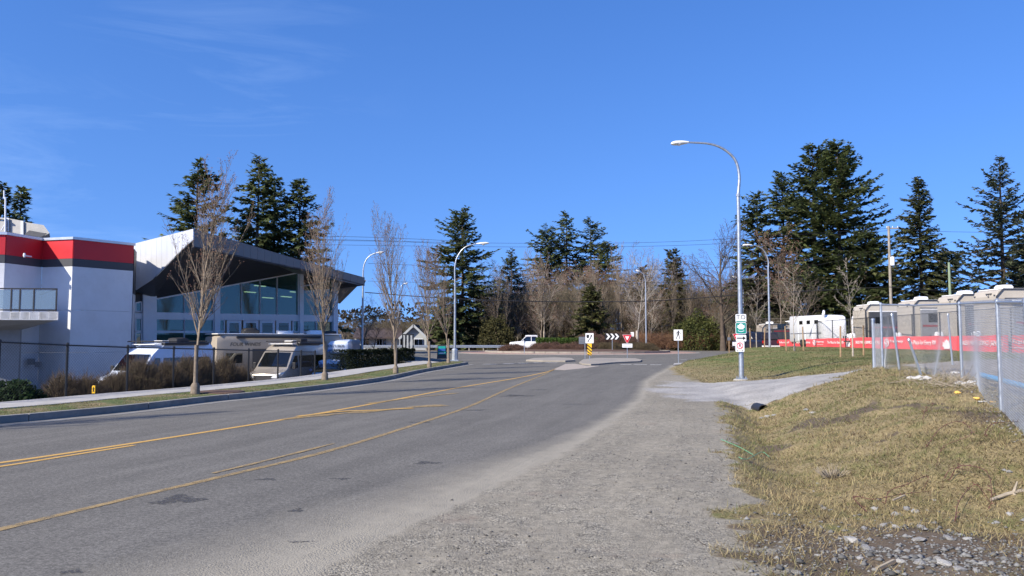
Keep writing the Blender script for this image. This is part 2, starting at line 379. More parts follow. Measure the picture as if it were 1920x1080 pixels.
def zground(x, y):
    x = np.asarray(x, float); y = np.asarray(y, float); z = zr(y)
    sl = LOTX(y)-x
    z = np.where(sl > 0, z-.05*sstep(0, .1, sl), z)
    z = z-1.3*sstep(4.1, 7.5, sl)*(1-sstep(66, 84, y))
    wr = sstep(0, .9, x-EX(y)); t = tps(x, y)
    rough = vnoise(x, y, 1.4, 1)*.10+vnoise(x, y, 4.1, 2)*.045+vnoise(x, y, 11., 5)*.02
    dm = drive_mask(x, y); ly = sstep(28, 34, y)
    t = t+rough*(1-dm*.8)*(1-ly*.75)
    z = z*(1-wr)+wr*t
    gs = sstep(0, .8, x-DX(y))*(1-wr)
    z = z+gs*(vnoise(x, y, 1.2, 7)*.03+vnoise(x, y, 6., 8)*.012)*(1-sstep(20, 40, y))
    return z
def zg(x, y): return float(zground(np.array([x]), np.array([y]))[0])
def zgs(x, y): return zground(np.asarray(x), np.asarray(y))

Yr = [1.0]
while Yr[-1] < 175: Yr.append(Yr[-1]+max(.035, .0085*Yr[-1]))
Yr = np.array(Yr); U = np.arange(-.86, .861, .0045)
GX = U[None, :]*(Yr[:, None]+1.2); GY = np.repeat(Yr[:, None], len(U), 1); GZ = zground(GX, GY)
dA = GX-DX(GY); eA = GX-EX(GY); sl = LOTX(GY)-GX
dm = drive_mask(GX, GY); lm = lot_mask(GX, GY)*sstep(0, 1, eA)*(1-sstep(95, 105, GY))
far = sstep(104, 109, GY+vnoise(GX, GY, .15, 6)*4+np.abs(GX)*0)
nz = vnoise(GX, GY, 1.3, 21)*.5+vnoise(GX, GY, 5., 22)*.5
g1 = sstep(-.12, .22, dA+nz*.28)                           # loose gravel proper
dw = 2.1*(1-sstep(4, 17, GY))+.55
gravel = sstep(0, 1, (dA+dw+nz*.25)/dw)                     # dust carried onto the asphalt                       # dust and gravel over the asphalt's edge
grass = sstep(-.35, .3, eA+nz*1.0)*(1-dm)*(1-lm)
grass = np.maximum(grass, far)
leftg = sstep(7.2, 8.5, sl)*0
lawn = sstep(29, 33, GY)*sstep(-.1, .3, GZ-.14+nz*.25)
soil = np.clip(sstep(.27, .55, vnoise(GX, GY, .9, 31)+vnoise(GX, GY, 3.1, 32)*.6)*.75, 0, 1)
rocky = np.exp(-(((GX-3.2)/1.35)**2+((GY-6.2)/1.25)**2))
soil = np.maximum(soil*(1-lawn), np.clip(rocky*1.5+nz*.6*(rocky > .15), 0, 1))
soil = np.maximum(soil, np.exp(-((GX-7.6)/.8)**2-((GY-12.0)/1.8)**2)*1.1)
soil = np.maximum(soil, far)
cat = np.zeros(GX.shape, int)
cat[(dA > 0)] = 1
cat[(eA > 0)] = 3
cat[(eA > 0) & (GY > 29.5)] = 4
cat[(dm > .5)] = 2
cat[(lm > .5) & (eA > 0)] = 5
cat[(sl > 0)] = 6
cat[(far > .5)] = 7
names = ['road', 'gravel_shoulder', 'gravel_driveway', 'grass_verge', 'grass_hill', 'gravel_lot', 'parking_lot', 'forest_floor']

# one ground material: asphalt, dust, gravel, straw grass, lawn and soil, blended by the surface masks
def ground_mat():
    b = NB('ground_surface'); P = b.n('ShaderNodeNewGeometry').outputs['Position']
    a1 = b.n('ShaderNodeSeparateColor', {0: b.n('ShaderNodeAttribute', attribute_name='w1').outputs['Color']})
    a2 = b.n('ShaderNodeSeparateColor', {0: b.n('ShaderNodeAttribute', attribute_name='w2').outputs['Color']})
    gravel, grass, drive = a1.outputs[0], a1.outputs[1], a1.outputs[2]; lawn, soil, lot = a2.outputs[0], a2.outputs[1], a2.outputs[2]
    big = b.noise(P, .35, 4, .6); mid = b.noise(P, 2.2, 5, .6); fine = b.noise(P, 60, 3, .7); vf = b.noise(P, 170, 2, .8)
    # stretched noise along the driving direction: wheel polish and streaks
    ed = b.n('ShaderNodeAttribute', attribute_name='edge').outputs['Fac']; sp = b.n('ShaderNodeSeparateXYZ', {0: P})
    along = b.n('ShaderNodeCombineXYZ', {0: b.math('MULTIPLY', ed, 1.3), 1: b.math('MULTIPLY', sp.outputs[1], .10), 2: 0.}); strk = b.noise(along, 1.3, 5, .65)
    along2 = b.n('ShaderNodeCombineXYZ', {0: b.math('MULTIPLY', ed, 9.), 1: b.math('MULTIPLY', sp.outputs[1], .5), 2: 3.}); rut = b.noise(along2, 1.0, 4, .6)
    grain = b.noise(P, 16, 8, .86); vf = b.noise(P, 75, 3, .85)
    asp = b.mix(b.ramp(vf, (.34, 0.), (.66, 1.)), (.036, .036, .034), (.205, .198, .178))
    asp = b.mix(.45, asp, b.ramp(grain, (.36, (.055, .054, .050)), (.64, (.190, .184, .165))))
    asp = b.mix(1., asp, b.ramp(b.noise(P, 3.2, 9, .9), (.36, .86), (.64, 1.15)), 'MULTIPLY'); asp = b.mix(1., asp, b.ramp(strk, (.32, .84), (.68, 1.14)), 'MULTIPLY'); asp = b.mix(1., asp, b.ramp(big, (.3, .92), (.7, 1.08)), 'MULTIPLY')
    asp = b.mix(1., asp, b.ramp(b.noise(P, 27, 2, .9), (.36, .70), (.64, 1.34)), 'MULTIPLY')
    spots = b.n('ShaderNodeTexVoronoi', {'Vector': P, 'Scale': 48.}); asp = b.mix(b.ramp(spots.outputs['Distance'], (.06, .55), (.17, 0.)), asp, (.38, .37, .34))
    # gravel
    v1 = b.n('ShaderNodeTexVoronoi', {'Vector': P, 'Scale': 62.}); v2 = b.n('ShaderNodeTexVoronoi', {'Vector': P, 'Scale': 150.})
    c1 = b.n('ShaderNodeSeparateColor', {0: v1.outputs['Color']}); c2 = b.n('ShaderNodeSeparateColor', {0: v2.outputs['Color']})
    gcol = b.mix(c1.outputs[0], (.062, .057, .046), (.41, .385, .315)); gcol = b.mix(b.ramp(mid, (.35, 0.), (.65, 1.)), gcol, b.mix(c2.outputs[0], (.11, .10, .078), (.33, .305, .245)))
    dust = b.mix(b.ramp(fine, (.3, 0.), (.7, 1.)), (.19, .175, .138), (.305, .283, .228))
    gmix = b.ramp(b.math('ADD', b.math('ADD', b.math('MULTIPLY', strk, .35), b.math('MULTIPLY', mid, .35)), b.math('MULTIPLY', rut, .3)), (.43, 0.), (.57, .8))
    gr = b.mix(gmix, gcol, dust); gr = b.mix(1., gr, b.ramp(big, (.3, .86), (.7, 1.12)), 'MULTIPLY'); gr = b.mix(1., gr, b.ramp(b.noise(P, 7, 9, .9), (.36, .62), (.64, 1.38)), 'MULTIPLY'); gr = b.mix(b.ramp(b.noise(P, .9, 4, .7), (.60, 0.), (.72, .35)), gr, (.23, .165, .125))
    # pale crushed rock of the driveway
    dr = b.mix(c1.outputs[1], (.21, .21, .205), (.46, .455, .44)); dr = b.mix(b.ramp(mid, (.4, 0.), (.7, .8)), dr, (.26, .25, .235)); dr = b.mix(1., dr, b.ramp(b.noise(P, 1.1, 7, .75), (.36, .72), (.62, 1.2)), 'MULTIPLY')
    lt = b.mix(b.ramp(mid, (.3, 0.), (.7, 1.)), (.17, .145, .115), (.33, .31, .28)); lt = b.mix(b.ramp(fine, (.3, 0.), (.7, .5)), lt, (.24, .23, .21))
    # straw coloured winter grass with green patches
    g1 = b.mix(b.ramp(b.noise(P, 24, 4, .75), (.3, 0.), (.7, 1.)), (.125, .098, .045), (.33, .27, .15))
    g2 = b.mix(b.ramp(b.noise(P, 30, 4, .75), (.3, 0.), (.7, 1.)), (.055, .075, .018), (.13, .155, .045))
    gfac = b.ramp(b.noise(P, 1.7, 6, .7), (.50, 0.), (.64, .7)); straw = b.mix(gfac, g1, g2)
    ll = b.mix(b.ramp(b.noise(P, .7, 6, .7), (.36, 0.), (.60, .9)), b.mix(b.ramp(b.noise(P, 9, 4, .8), (.3, 0.), (.7, 1.)), (.15, .125, .05), (.27, .22, .10)), b.mix(b.ramp(b.noise(P, 14, 4, .8), (.3, 0.), (.7, 1.)), (.05, .082, .018), (.115, .16, .04)))
    gg = b.mix(lawn, straw, ll)
    so = b.mix(b.ramp(fine, (.3, 0.), (.7, 1.)), (.060, .046, .032), (.15, .118, .085)); so = b.mix(b.ramp(mid, (.55, 0.), (.75, .5)), so, (.19, .17, .145))
    gg = b.mix(b.ramp(b.math('ADD', soil, b.math('MULTIPLY', b.math('SUBTRACT', mid, .5), .8)), (.35, 0.), (.6, 1.)), gg, so)
    def edge(wt, lo=.38, hi=.62, k=.9): return b.ramp(b.math('ADD', wt, b.math('MULTIPLY', b.math('SUBTRACT', b.noise(P, 7, 5, .75), .5), k)), (lo, 0.), (hi, 1.))
    g1 = b.n('ShaderNodeAttribute', attribute_name='w1').outputs['Alpha']
    dline = b.mix(b.ramp(vf, (.3, 0.), (.7, 1.)), (.215, .20, .16), (.39, .365, .30))
    c = b.mix(b.ramp(b.math('ADD', gravel, b.math('MULTIPLY', b.math('SUBTRACT', b.noise(P, 3.5, 7, .8), .5), .45)), (.18, 0.), (.7, .42), (1., .92)), asp, dline)
    c = b.mix(b.ramp(b.math('ADD', g1, b.math('MULTIPLY', b.math('SUBTRACT', b.noise(P, 5, 6, .8), .5), .7)), (.3, 0.), (.8, 1.)), c, gr)
    c = b.mix(edge(drive, .3, .75, 1.6), c, dr); c = b.mix(edge(lot), c, lt); c = b.mix(edge(grass), c, gg)
    b.put(b.b.inputs['Base Color'], c); b.b.inputs['Roughness'].default_value = .92; b.b.inputs['Specular IOR Level'].default_value = .3
    hg = b.math('ADD', b.math('MULTIPLY', b.math('SUBTRACT', 1., v1.outputs['Distance']), .9), b.math('MULTIPLY', b.math('SUBTRACT', 1., v2.outputs['Distance']), .4))
    h = b.mix(gravel, b.math('MULTIPLY', vf, .35), b.math('MULTIPLY', hg, b.math('SUBTRACT', 1.15, gmix)))
    h = b.mix(grass, h, b.noise(P, 38, 5, .8)); b.bump(h, .75, .014)
    M['ground'] = b.m
ground_mat()
w1 = np.stack([gravel, grass, dm*(1-lm*.3), g1], -1).reshape(-1, 4); w2 = np.stack([lawn, soil, lm, np.ones_like(dm)], -1).reshape(-1, 4)
w1[(sl > 0).ravel()] = (0, 0, 0, 0); w2[(sl > 0).ravel()] = (0, 0, 0, 1); w1[(far > 0.02).ravel(), 1] = far.ravel()[(far > .02).ravel()]; w2[(far > .02).ravel(), 1] = far.ravel()[(far > .02).ravel()]
nrw, ncl = GX.shape; idx = np.arange(nrw*ncl).reshape(nrw, ncl)
V = np.stack([GX, GY, GZ], -1).reshape(-1, 3); cc = cat[:-1, :-1]
quads = np.stack([idx[:-1, :-1], idx[:-1, 1:], idx[1:, 1:], idx[1:, :-1]], -1)
ground = {}
for k, nm in enumerate(names):
    q = quads[cc == k]
    if not len(q): continue
    used, inv = np.unique(q, return_inverse=True)
    me = np_mesh(nm, V[used], inv.reshape(-1, 4), 'ground', smooth=True)
    for an, arr in (('w1', w1), ('w2', w2)):
        a = me.color_attributes.new(an, 'FLOAT_COLOR', 'POINT'); a.data.foreach_set('color', arr[used].astype(np.float32).ravel())
    a = me.attributes.new('edge', 'FLOAT', 'POINT'); a.data.foreach_set('value', dA.ravel()[used].astype(np.float32))
    ground[nm] = tag(np_obj(nm, me), kind='structure')
mk('earth', (.10, .085, .06), .95, var=.3, scale=.5, world=True)
MB().box(-3000, 3000, -3000, 3000, -1.9, -1.62).build('terrain', 'earth')['kind'] = 'structure'
MB().box(-60, 60, -60, 1.0, -.4, -.02).build('ground_behind', 'earth')['kind'] = 'structure'

# ------------------------------------------------------------------ left kerb, boulevard and sidewalk
def normals(P):
    t = np.gradient(P, axis=0); t /= np.linalg.norm(t, axis=1, keepdims=True); return np.stack([-t[:, 1], t[:, 0]], 1), t
KS = catmull(KP, .12); KL = np.r_[0, np.cumsum(np.linalg.norm(np.diff(KS, axis=0), axis=1))]
KN, KT = normals(KS)
def koff(s, off):                                       # point at arc length s, offset to the left of travel
    p = np.array([np.interp(s, KL, KS[:, 0]), np.interp(s, KL, KS[:, 1])]); n = np.array([np.interp(s, KL, KN[:, 0]), np.interp(s, KL, KN[:, 1])]); return p+n/np.linalg.norm(n)*off
S_END = KL[-1]
def strip(s0, s1, o0, o1, z0, z1, step=.5, gap=0., ztop=None):
    m = MB(); n = max(1, int((s1-s0)/step)); ss = np.linspace(s0+gap, s1-gap, n+1)
    vs = []
    for s in ss:
        for o, z in ((o0, z0), (o0, z1), (o1, z1), (o1, z0)):
            p = koff(s, o); vs.append((p[0], p[1], z))
    fs = [(0, 1, 2, 3), tuple(4*n+i for i in (3, 2, 1, 0))]
    for i in range(n):
        a = 4*i; fs += [(a+j, a+(j+1) % 4, a+4+(j+1) % 4, a+4+j) for j in range(4)]
    return m.add(vs, fs)
s_at = lambda y: float(np.interp(y, KS[:, 1], KL))
kb = empty('kerb', (0, 0, 0)); kb['kind'] = 'structure'
s = s_at(9.); i = 0
while s < S_END-.4:
    e = min(s+3.05, S_END); strip(s, e, 0, .17, -.12, .155, gap=.008, step=.4).build('kerb_block', 'kerb_concrete', kb, bevel=.012); s = e
gut = strip(s_at(9.), S_END, -.42, -.005, -.1, .006).build('gutter', 'kerb_concrete', kb)
sw = empty('sidewalk', (0, 0, 0)); sw['kind'] = 'structure'
s = s_at(10.)
while s < S_END+.01-1.5:
    e = min(s+1.52, S_END); strip(s, e, 1.95, 3.65, -.05, .15, gap=.006).build('slab', 'concrete', sw); s = e
# end of the boulevard: sidewalk swings left along the roundabout
MB().poly([(koff(S_END, 1.95)[0], koff(S_END, 1.95)[1], -.05), (koff(S_END, 3.65)[0], koff(S_END, 3.65)[1], -.05), (-9.5, 58.5, -.05), (-9.2, 60.3, -.05), (-5.8, 56.5, -.05)], (0, 0, .198)).build('slab', 'concrete', sw)
# boulevard grass strip
b = NB('boulevard_grass'); P = b.n('ShaderNodeNewGeometry').outputs['Position']
ga = b.mix(b.ramp(b.noise(P, 22, 4, .8), (.3, 0.), (.7, 1.)), (.045, .075, .016), (.12, .155, .04)); gb = b.mix(b.ramp(b.noise(P, 26, 4, .8), (.3, 0.), (.7, 1.)), (.13, .10, .05), (.27, .215, .11))
gc = b.mix(b.ramp(b.noise(P, 1.3, 6, .7), (.46, 0.), (.60, .95)), ga, gb); gc = b.mix(b.ramp(b.noise(P, .8, 5, .7), (.64, 0.), (.7, .9)), gc, (.10, .075, .055))
b.put(b.b.inputs['Base Color'], gc); b.b.inputs['Roughness'].default_value = .95; b.bump(b.noise(P, 40, 4, .8), .8, .03); M['boulevard_grass'] = b.m
vs, fs = [], []; SB = np.arange(s_at(9.), S_END, .18); OB = np.linspace(.17, 1.95, 10)
for s in SB:
    for o in OB:
        p = koff(s, o); zz = .128+.05*math.sin(math.pi*(o-.17)/1.78)+float(vnoise(p[0], p[1], 2.3, 5))*.05*(.17 < o < 1.94); vs.append((p[0], p[1], zz))
k = len(OB)
for i in range(len(SB)-1):
    for j in range(k-1): fs.append((i*k+j, (i+1)*k+j, (i+1)*k+j+1, i*k+j+1))
o = MB().add(vs, fs).build('boulevard', 'boulevard_grass', smooth=True); o['kind'] = 'structure'
# tip of the boulevard: rounded kerb nose
nose = koff(S_END, 1.06)
MB().lathe((nose[0], nose[1], -.1), [(.95, 0), (.95, .235), (.9, .25), (.0, .26)], 24).build('kerb_block', 'kerb_concrete', kb)
MB().lathe((nose[0], nose[1], 0), [(.78, .12), (.7, .175), (0, .185)], 24).build('grass_tip', 'boulevard_grass', kb)

# ------------------------------------------------------------------ painted markings
def paintmat(name, col, wear):
    b = NB(name); P = b.n('ShaderNodeNewGeometry').outputs['Position']
    n = b.math('ADD', b.math('MULTIPLY', b.noise(P, 120, 3, .8), .6), b.math('MULTIPLY', b.noise(P, 5, 4, .7), .4))
    f = b.ramp(n, (wear-.06, 0.), (wear+.05, 1.)); c = b.mix(b.ramp(b.noise(P, 60, 2, .7), (.3, 0.), (.7, 1.)), tuple(x*.72 for x in col), col)
    b.put(b.b.inputs['Base Color'], c); b.b.inputs['Roughness'].default_value = .7
    tr = b.n('ShaderNodeBsdfTransparent'); mxs = b.n('ShaderNodeMixShader'); b.put(mxs.inputs[0], f); b.t.links.new(tr.outputs[0], mxs.inputs[1]); b.t.links.new(b.b.outputs[0], mxs.inputs[2])
    b.t.links.new(mxs.outputs[0], b.o.inputs[0]); M[name] = b.m
paintmat('paint_yellow', (.58, .355, .09), .40); paintmat('paint_yellow_worn', (.36, .26, .115), .475); paintmat('line_white', (.62, .62, .60), .42)
def line(name, pix, wd, mat, label, cat='road line', group=None, z=.005, ragged=0.):
    P = catmull([tuple(gp(x, y)[:2]) for x, y in pix], .3); N, T = normals(P); vs, fs = [], []
    for i, (p, n) in enumerate(zip(P, N)):
        ww = wd*(1+ragged*(rng.random()-.5)); zz = float(zr(p[1]))+z
        vs += [(p[0]+n[0]*ww/2, p[1]+n[1]*ww/2, zz), (p[0]-n[0]*ww/2, p[1]-n[1]*ww/2, zz)]
        if i: fs.append((2*i-2, 2*i-1, 2*i+1, 2*i))
    me = bpy.data.meshes.new(name); me.from_pydata(vs, [], fs); me.materials.append(M[mat]); o = link(bpy.data.objects.new(name, me)); o['kind'] = 'structure'
    return o
line('road_marking', [(-150, 883), (0, 868), (252, 831), (518, 789), (700, 757), (860, 727), (974, 708), (1030, 696), (1055, 686)], .13, 'paint_yellow', '')
line('road_marking', [(-150, 893), (0, 875), (120, 856), (252, 835)], .10, 'paint_yellow', '')
line('road_marking', [(530, 787), (600, 779), (700, 771), (781, 763), (835, 760)], .34, 'paint_yellow_worn', '', ragged=1.2, z=.009)
line('road_marking', [(560, 781), (640, 772), (700, 770), (774, 766)], .16, 'paint_yellow', '', ragged=1., z=.013)
line('road_marking', [(690, 757), (774, 746), (859, 737)], .16, 'paint_yellow_worn', '', ragged=1., z=.009)
line('road_marking', [(-160, 1034), (0, 993), (278, 926), (411, 895), (626, 843), (804, 788), (885, 760), (956, 728), (1015, 704), (1055, 686)], .11, 'paint_yellow_worn', '', ragged=.25)
line('road_marking', [(400, 888), (500, 864), (626, 832)], .08, 'paint_yellow_worn', '', ragged=.4, z=.009)
def dash(x0, y0, x1, y1, wd=.5): line('crosswalk_stripe', [(x0, y0), (x1, y1)], wd, 'line_white', '', z=.007)
for x0, x1, y in ((905, 932, 682.8), (944, 964, 681.8), (972, 990, 681.), (1000, 1016, 680.4), (1022, 1046, 680.2), (1163, 1184, 683.4), (1188, 1213, 683.6), (1219, 1240, 683.9)): dash(x0, y, x1, y+.2, .55)
for x0, x1, y in ((1276, 1288, 676.0), (1295, 1305, 675.4), (1312, 1322, 674.8)): dash(x0, y, x1, y-.2, .3)
# tar patches and skid marks on the asphalt
b = NB('tar_patch'); P = b.n('ShaderNodeNewGeometry').outputs['Position']
f = b.ramp(b.noise(P, 22, 5, .8), (.42, 0.), (.58, .85)); b.b.inputs['Base Color'].default_value = (.055, .056, .06, 1); b.b.inputs['Roughness'].default_value = .8
tr = b.n('ShaderNodeBsdfTransparent'); mxs = b.n('ShaderNodeMixShader'); b.put(mxs.inputs[0], f); b.t.links.new(tr.outputs[0], mxs.inputs[1]); b.t.links.new(b.b.outputs[0], mxs.inputs[2]); b.t.links.new(mxs.outputs[0], b.o.inputs[0]); M['tar_patch'] = b.m
def blob(px, py, rx, ry, rot=0.):
    p = gp(px, py); vs = []
    for j in range(22):
        a = 2*math.pi*j/22; r = 1+.35*math.sin(3*a+px)+.2*math.sin(7*a+py); x, y = rx*r*math.cos(a), ry*r*math.sin(a)
        vs.append((p.x+x*math.cos(rot)-y*math.sin(rot), p.y+x*math.sin(rot)+y*math.cos(rot), .0035))
    me = bpy.data.meshes.new('tar_patch'); me.from_pydata(vs, [], [tuple(range(22))]); me.materials.append(M['tar_patch']); link(bpy.data.objects.new('tar_patch', me))['kind'] = 'structure'
for q in ((335, 937, .22, .22), (500, 899, .12, .07), (556, 957, .06, .09), (970, 742, .42, .34), (1083, 758, .42, .07), (1010, 731, .3, .12), (885, 769, .35, .12), (790, 792, .2, .1), (560, 1016, .1, .03), (135, 1072, .07, .05), (800, 868, .16, .12), (640, 898, .1, .06)): blob(*q)

# ------------------------------------------------------------------ roundabout: mountable apron, kerbed central island, splitter islands
IC = at(1082, 650, 90); icx, icy, IR, AR = IC.x, 90.5, 10.4, 13.2
zi = .19
ri = empty('roundabout_island', (icx, icy, zi)); ri['kind'] = 'structure'
MB().lathe((0, 0, 0), [(AR, -.3), (AR, .05), (AR-.25, .075), (0, .08)], 72).build('apron', 'apron_brick', ri)
MB().lathe((0, 0, 0), [(AR+.45, -.3), (AR+.45, .02), (AR+.02, .045)], 72).build('apron_edge', 'island_concrete', ri)
m = 48
for j in range(m):
    a0, a1 = 2*math.pi*j/m+.0015, 2*math.pi*(j+1)/m-.0015
    q = [(IR*math.cos(a0), IR*math.sin(a0), .0), (IR*math.cos(a1), IR*math.sin(a1), .0), ((IR-.25)*math.cos(a1), (IR-.25)*math.sin(a1), .0), ((IR-.25)*math.cos(a0), (IR-.25)*math.sin(a0), .0)]
    MB().poly(q, (0, 0, .26)).build('kerb_block', 'island_concrete', ri)
mk('bark_mulch', (.085, .05, .035), .95, var=.35, scale=8, bump=.6, bscale=30)
MB().lathe((0, 0, 0), [(IR-.26, 0), (IR-.26, .2), (IR-3, .45), (0, .7)], 64).build('mulch_bed', 'bark_mulch', ri)
def island(pix, h, mat, name, z=0.):
    pts = [gp(x, y, .0) for x, y in pix]; pts = [(p.x, p.y, float(zr(p.y))-.1) for p in pts]
    o = MB().poly(pts, (0, 0, .1+h)).build(name, mat, bevel=.02 if h > .05 else 0); o['kind'] = 'structure'; return o
island([(1086, 681.5), (1092, 684), (1108, 685.2), (1122, 684.6), (1150, 681.8), (1200, 679.6), (1204, 677.5), (1192, 675.5), (1120, 675), (1093, 677)], .10, 'island_concrete', 'splitter_island')
island([(986, 678), (1018, 679), (1060, 679.2), (1078, 678.3), (1072, 675.5), (1040, 674.5), (1000, 675.6)], .12, 'island_concrete', 'splitter_island')
island([(1038, 693), (1060, 694), (1100, 690), (1125, 686.2), (1100, 686), (1078, 682), (1060, 682.5)], .006, 'brick_paver', 'paved_nose')
# concrete edge and walkway by the pedestrian sign, kerb drops
island([(1262, 685.5), (1300, 683.4), (1345, 678), (1352, 675.6), (1335, 676.2), (1300, 680.5), (1264, 682.6)], .06, 'concrete', 'crosswalk_ramp')

# ------------------------------------------------------------------ the showroom with its folded roof, and the tall wing beside it
LOT = -1.25
FA, FB = Vector((-22.9, 51.0, 0)), Vector((-12.7, 61.0, 0)); FD = (FB-FA).normalized(); FN = Vector((FD.y, -FD.x, 0))   # FN points towards the road
def fp(px, py): return onplane(px, py, FA, FD)
show = empty('showroom_building', (-17.8, 56.0, LOT), 0, 'glass fronted white showroom under a folded metal roof, its right side coloured as in shade', 'building')
show_inv = Matrix.Translation(-Vector(show.location))
def child(mb, name, mat, parent, **k):
    o = mb.build(name, mat, parent, **k); o.matrix_parent_inverse = Matrix.Translation(-parent.location) if parent.parent is None else Matrix(); return o
def fquad(x0, x1, y0a, y0b, y1a, y1b, back, front):      # facade panel from pixel corners (top left/right, bottom left/right)
    pts = [fp(x0, y0a), fp(x1, y0b), fp(x1, y1b), fp(x0, y1a)]
    return MB().poly([p+FN*back for p in pts], FN*(front-back))
def sub(mb, name, mat, parent_part, **k):                # sub-part of a part whose own matrix is identity in world terms
    o = mb.build(name, mat, parent_part, **k); o.matrix_parent_inverse = Matrix.Identity(4); return o
topl = lambda x: 560+(x-291)/(566-291)*(509.5-560)       # rising top line of the glass
def tb3(x): return 537-(x-566)*.19
midt = lambda x: 586+(x-250)/(650-250)*7
def pane(x0, x1, ta, tbb, ba, bb, par=show, name='window'):
    fr = MB()
    g = 1.1
    P = [fp(x0, ta), fp(x1, tbb), fp(x1, bb), fp(x0, ba)]
    for i in range(4): fr.bar(P[i]+FN*.02, P[(i+1) % 4]+FN*.02, .085, .10, up=FN)
    o = child(fr, name, 'frame_white', par)
    sub(MB().poly([p-FN*.02 for p in P], FN*.025), 'pane', 'glass_teal', o)
    return o
for a, c in ((291, 345), (345, 400), (410, 452), (452, 487), (487, 519), (519, 559)):
    pane(a, c, topl(a)+1, topl(c)+1, midt(a), midt(c))
for a, c in ((566, 592), (592, 624)): pane(a, c, tb3(a), tb3(c), midt(a), midt(c))
pane(254, 265, 568, 566, 584, 584)
for a, c in ((254, 265), (291, 345), (345, 400), (410, 420), (549, 559), (566, 592), (592, 624)):
    k = (a-250)/400
    pane(a, c, 597+6*k, 597+6*(c-250)/400, 621+1*k, 621+1*(c-250)/400); pane(a, c, 623, 623, 650, 650)
for a, c in ((425, 452), (456, 484), (486.5, 515), (517.5, 545)):   # four doors
    dr = MB(); y0 = 601
    P = [fp(a, y0), fp(c, y0), fp(c, 652), fp(a, 652)]; Q = [fp(a+4.5, y0+4.5), fp(c-4.5, y0+4.5), fp(c-4.5, 648), fp(a+4.5, 648)]
    for i in range(4): dr.poly([P[i], P[(i+1) % 4], Q[(i+1) % 4], Q[i]], FN*.06)
    d = child(dr, 'door', 'frame_white', show)
    sub(MB().poly([q+FN*.01 for q in Q], FN*.02), 'pane', 'glass_dark', d)
    m_ = fp(a+5, 625); n_ = fp(c-5, 625); sub(MB().bar(m_+FN*.05, n_+FN*.05, .08, .05, up=FN), 'push_bar', 'frame_white', d)
child(fquad(420, 549, 597.5, 598, 600.5, 600.5, -.05, .1), 'door_head', 'frame_white', show)
for a, c, t in ((266, 291, 505), (400, 410, 530), (559, 566, 508), (622, 630, 523)):
    child(fquad(a, c, t, t, 672, 668, -.35, .28), 'column', 'frame_white', show)
child(fquad(250, 630, 586.5, 594, 596.5, 603, -.12, .12), 'spandrel', 'frame_white', show)
child(fquad(250, 630, 652, 652, 690, 684, -.1, .1), 'base_wall', 'frame_white', show)
# dark wall panel above the third bay
child(fquad(566, 624, 508, 514, 536, 525.5, -.1, .04), 'upper_wall', 'soffit', show)
child(fquad(254, 291, 545, 520, 567, 562, -.1, .04), 'upper_wall', 'soffit', show)
# room behind the glass
BK = -FN*9
FE = fp(629, 640)
fl = [Vector((p.x, p.y, .35)) for p in (FA, FE, FE+BK, FA+BK)]
child(MB().poly(fl, (0, 0, -.1)), 'floor', 'concrete', show)
mk('room_wall', (.5, .52, .52), .8, var=.1); mk('room_ceiling', (.25, .26, .27), .8, var=.1)
child(MB().poly([fl[3], fl[2], fl[2]+Vector((0, 0, 6.2)), fl[3]+Vector((0, 0, 6.2))], -FN*.1), 'back_wall', 'room_wall', show)
child(MB().poly([fl[1], fl[2], fl[2]+Vector((0, 0, 6.0)), fl[1]+Vector((0, 0, 5.2))], FD*.1), 'side_wall', 'frame_white', show)
for k in range(7): child(MB().box(-.07, .07, -.07, .07, 0, 5, Matrix.Translation(fl[0]+FD*(1.5+k*1.9)+BK*(.35+.1*(k % 3)))), 'inner_post', 'frame_white', show)
for px, py, s in ((500, 545, 5), (519, 533, 5), (534, 556, 4), (569, 554, 4), (586, 545, 4)):
    p = fp(px, py)+BK*.28; child(MB().box(-.55, .55, -.09, .09, -.03, .03, Matrix.Translation(p) @ Matrix.Rotation(math.atan2(FD.y, FD.x)+.4, 4, 'Z')), 'ceiling_lamp', 'indoor_lamp', show)
for px in (430, 462, 492, 575, 300, 330): 
    p = fp(px, 640)+BK*.2; child(MB().box(-.6, .6, -.3, .3, .0, 1.0+(px % 7)*.06, Matrix.Translation((p.x, p.y, .4)) @ Matrix.Rotation(px, 4, 'Z')), 'display_counter', 'rv_grey' if px % 4 else 'sign_red', show)
# folded roof
Lt, Lb = at(247, 458, 49), at(254, 544, 49); Pt, Pb = at(362.5, 429, 45.6), at(347, 463, 45.9)
Mid = at(291, 520, 47.7)
Tt, Tb_ = at(687, 521, 57), at(682, 535, 57.1)
Rr = at(637, 541, 61.5); F1 = fp(566, 509); F0 = fp(291, 559); F2 = fp(630, 512)
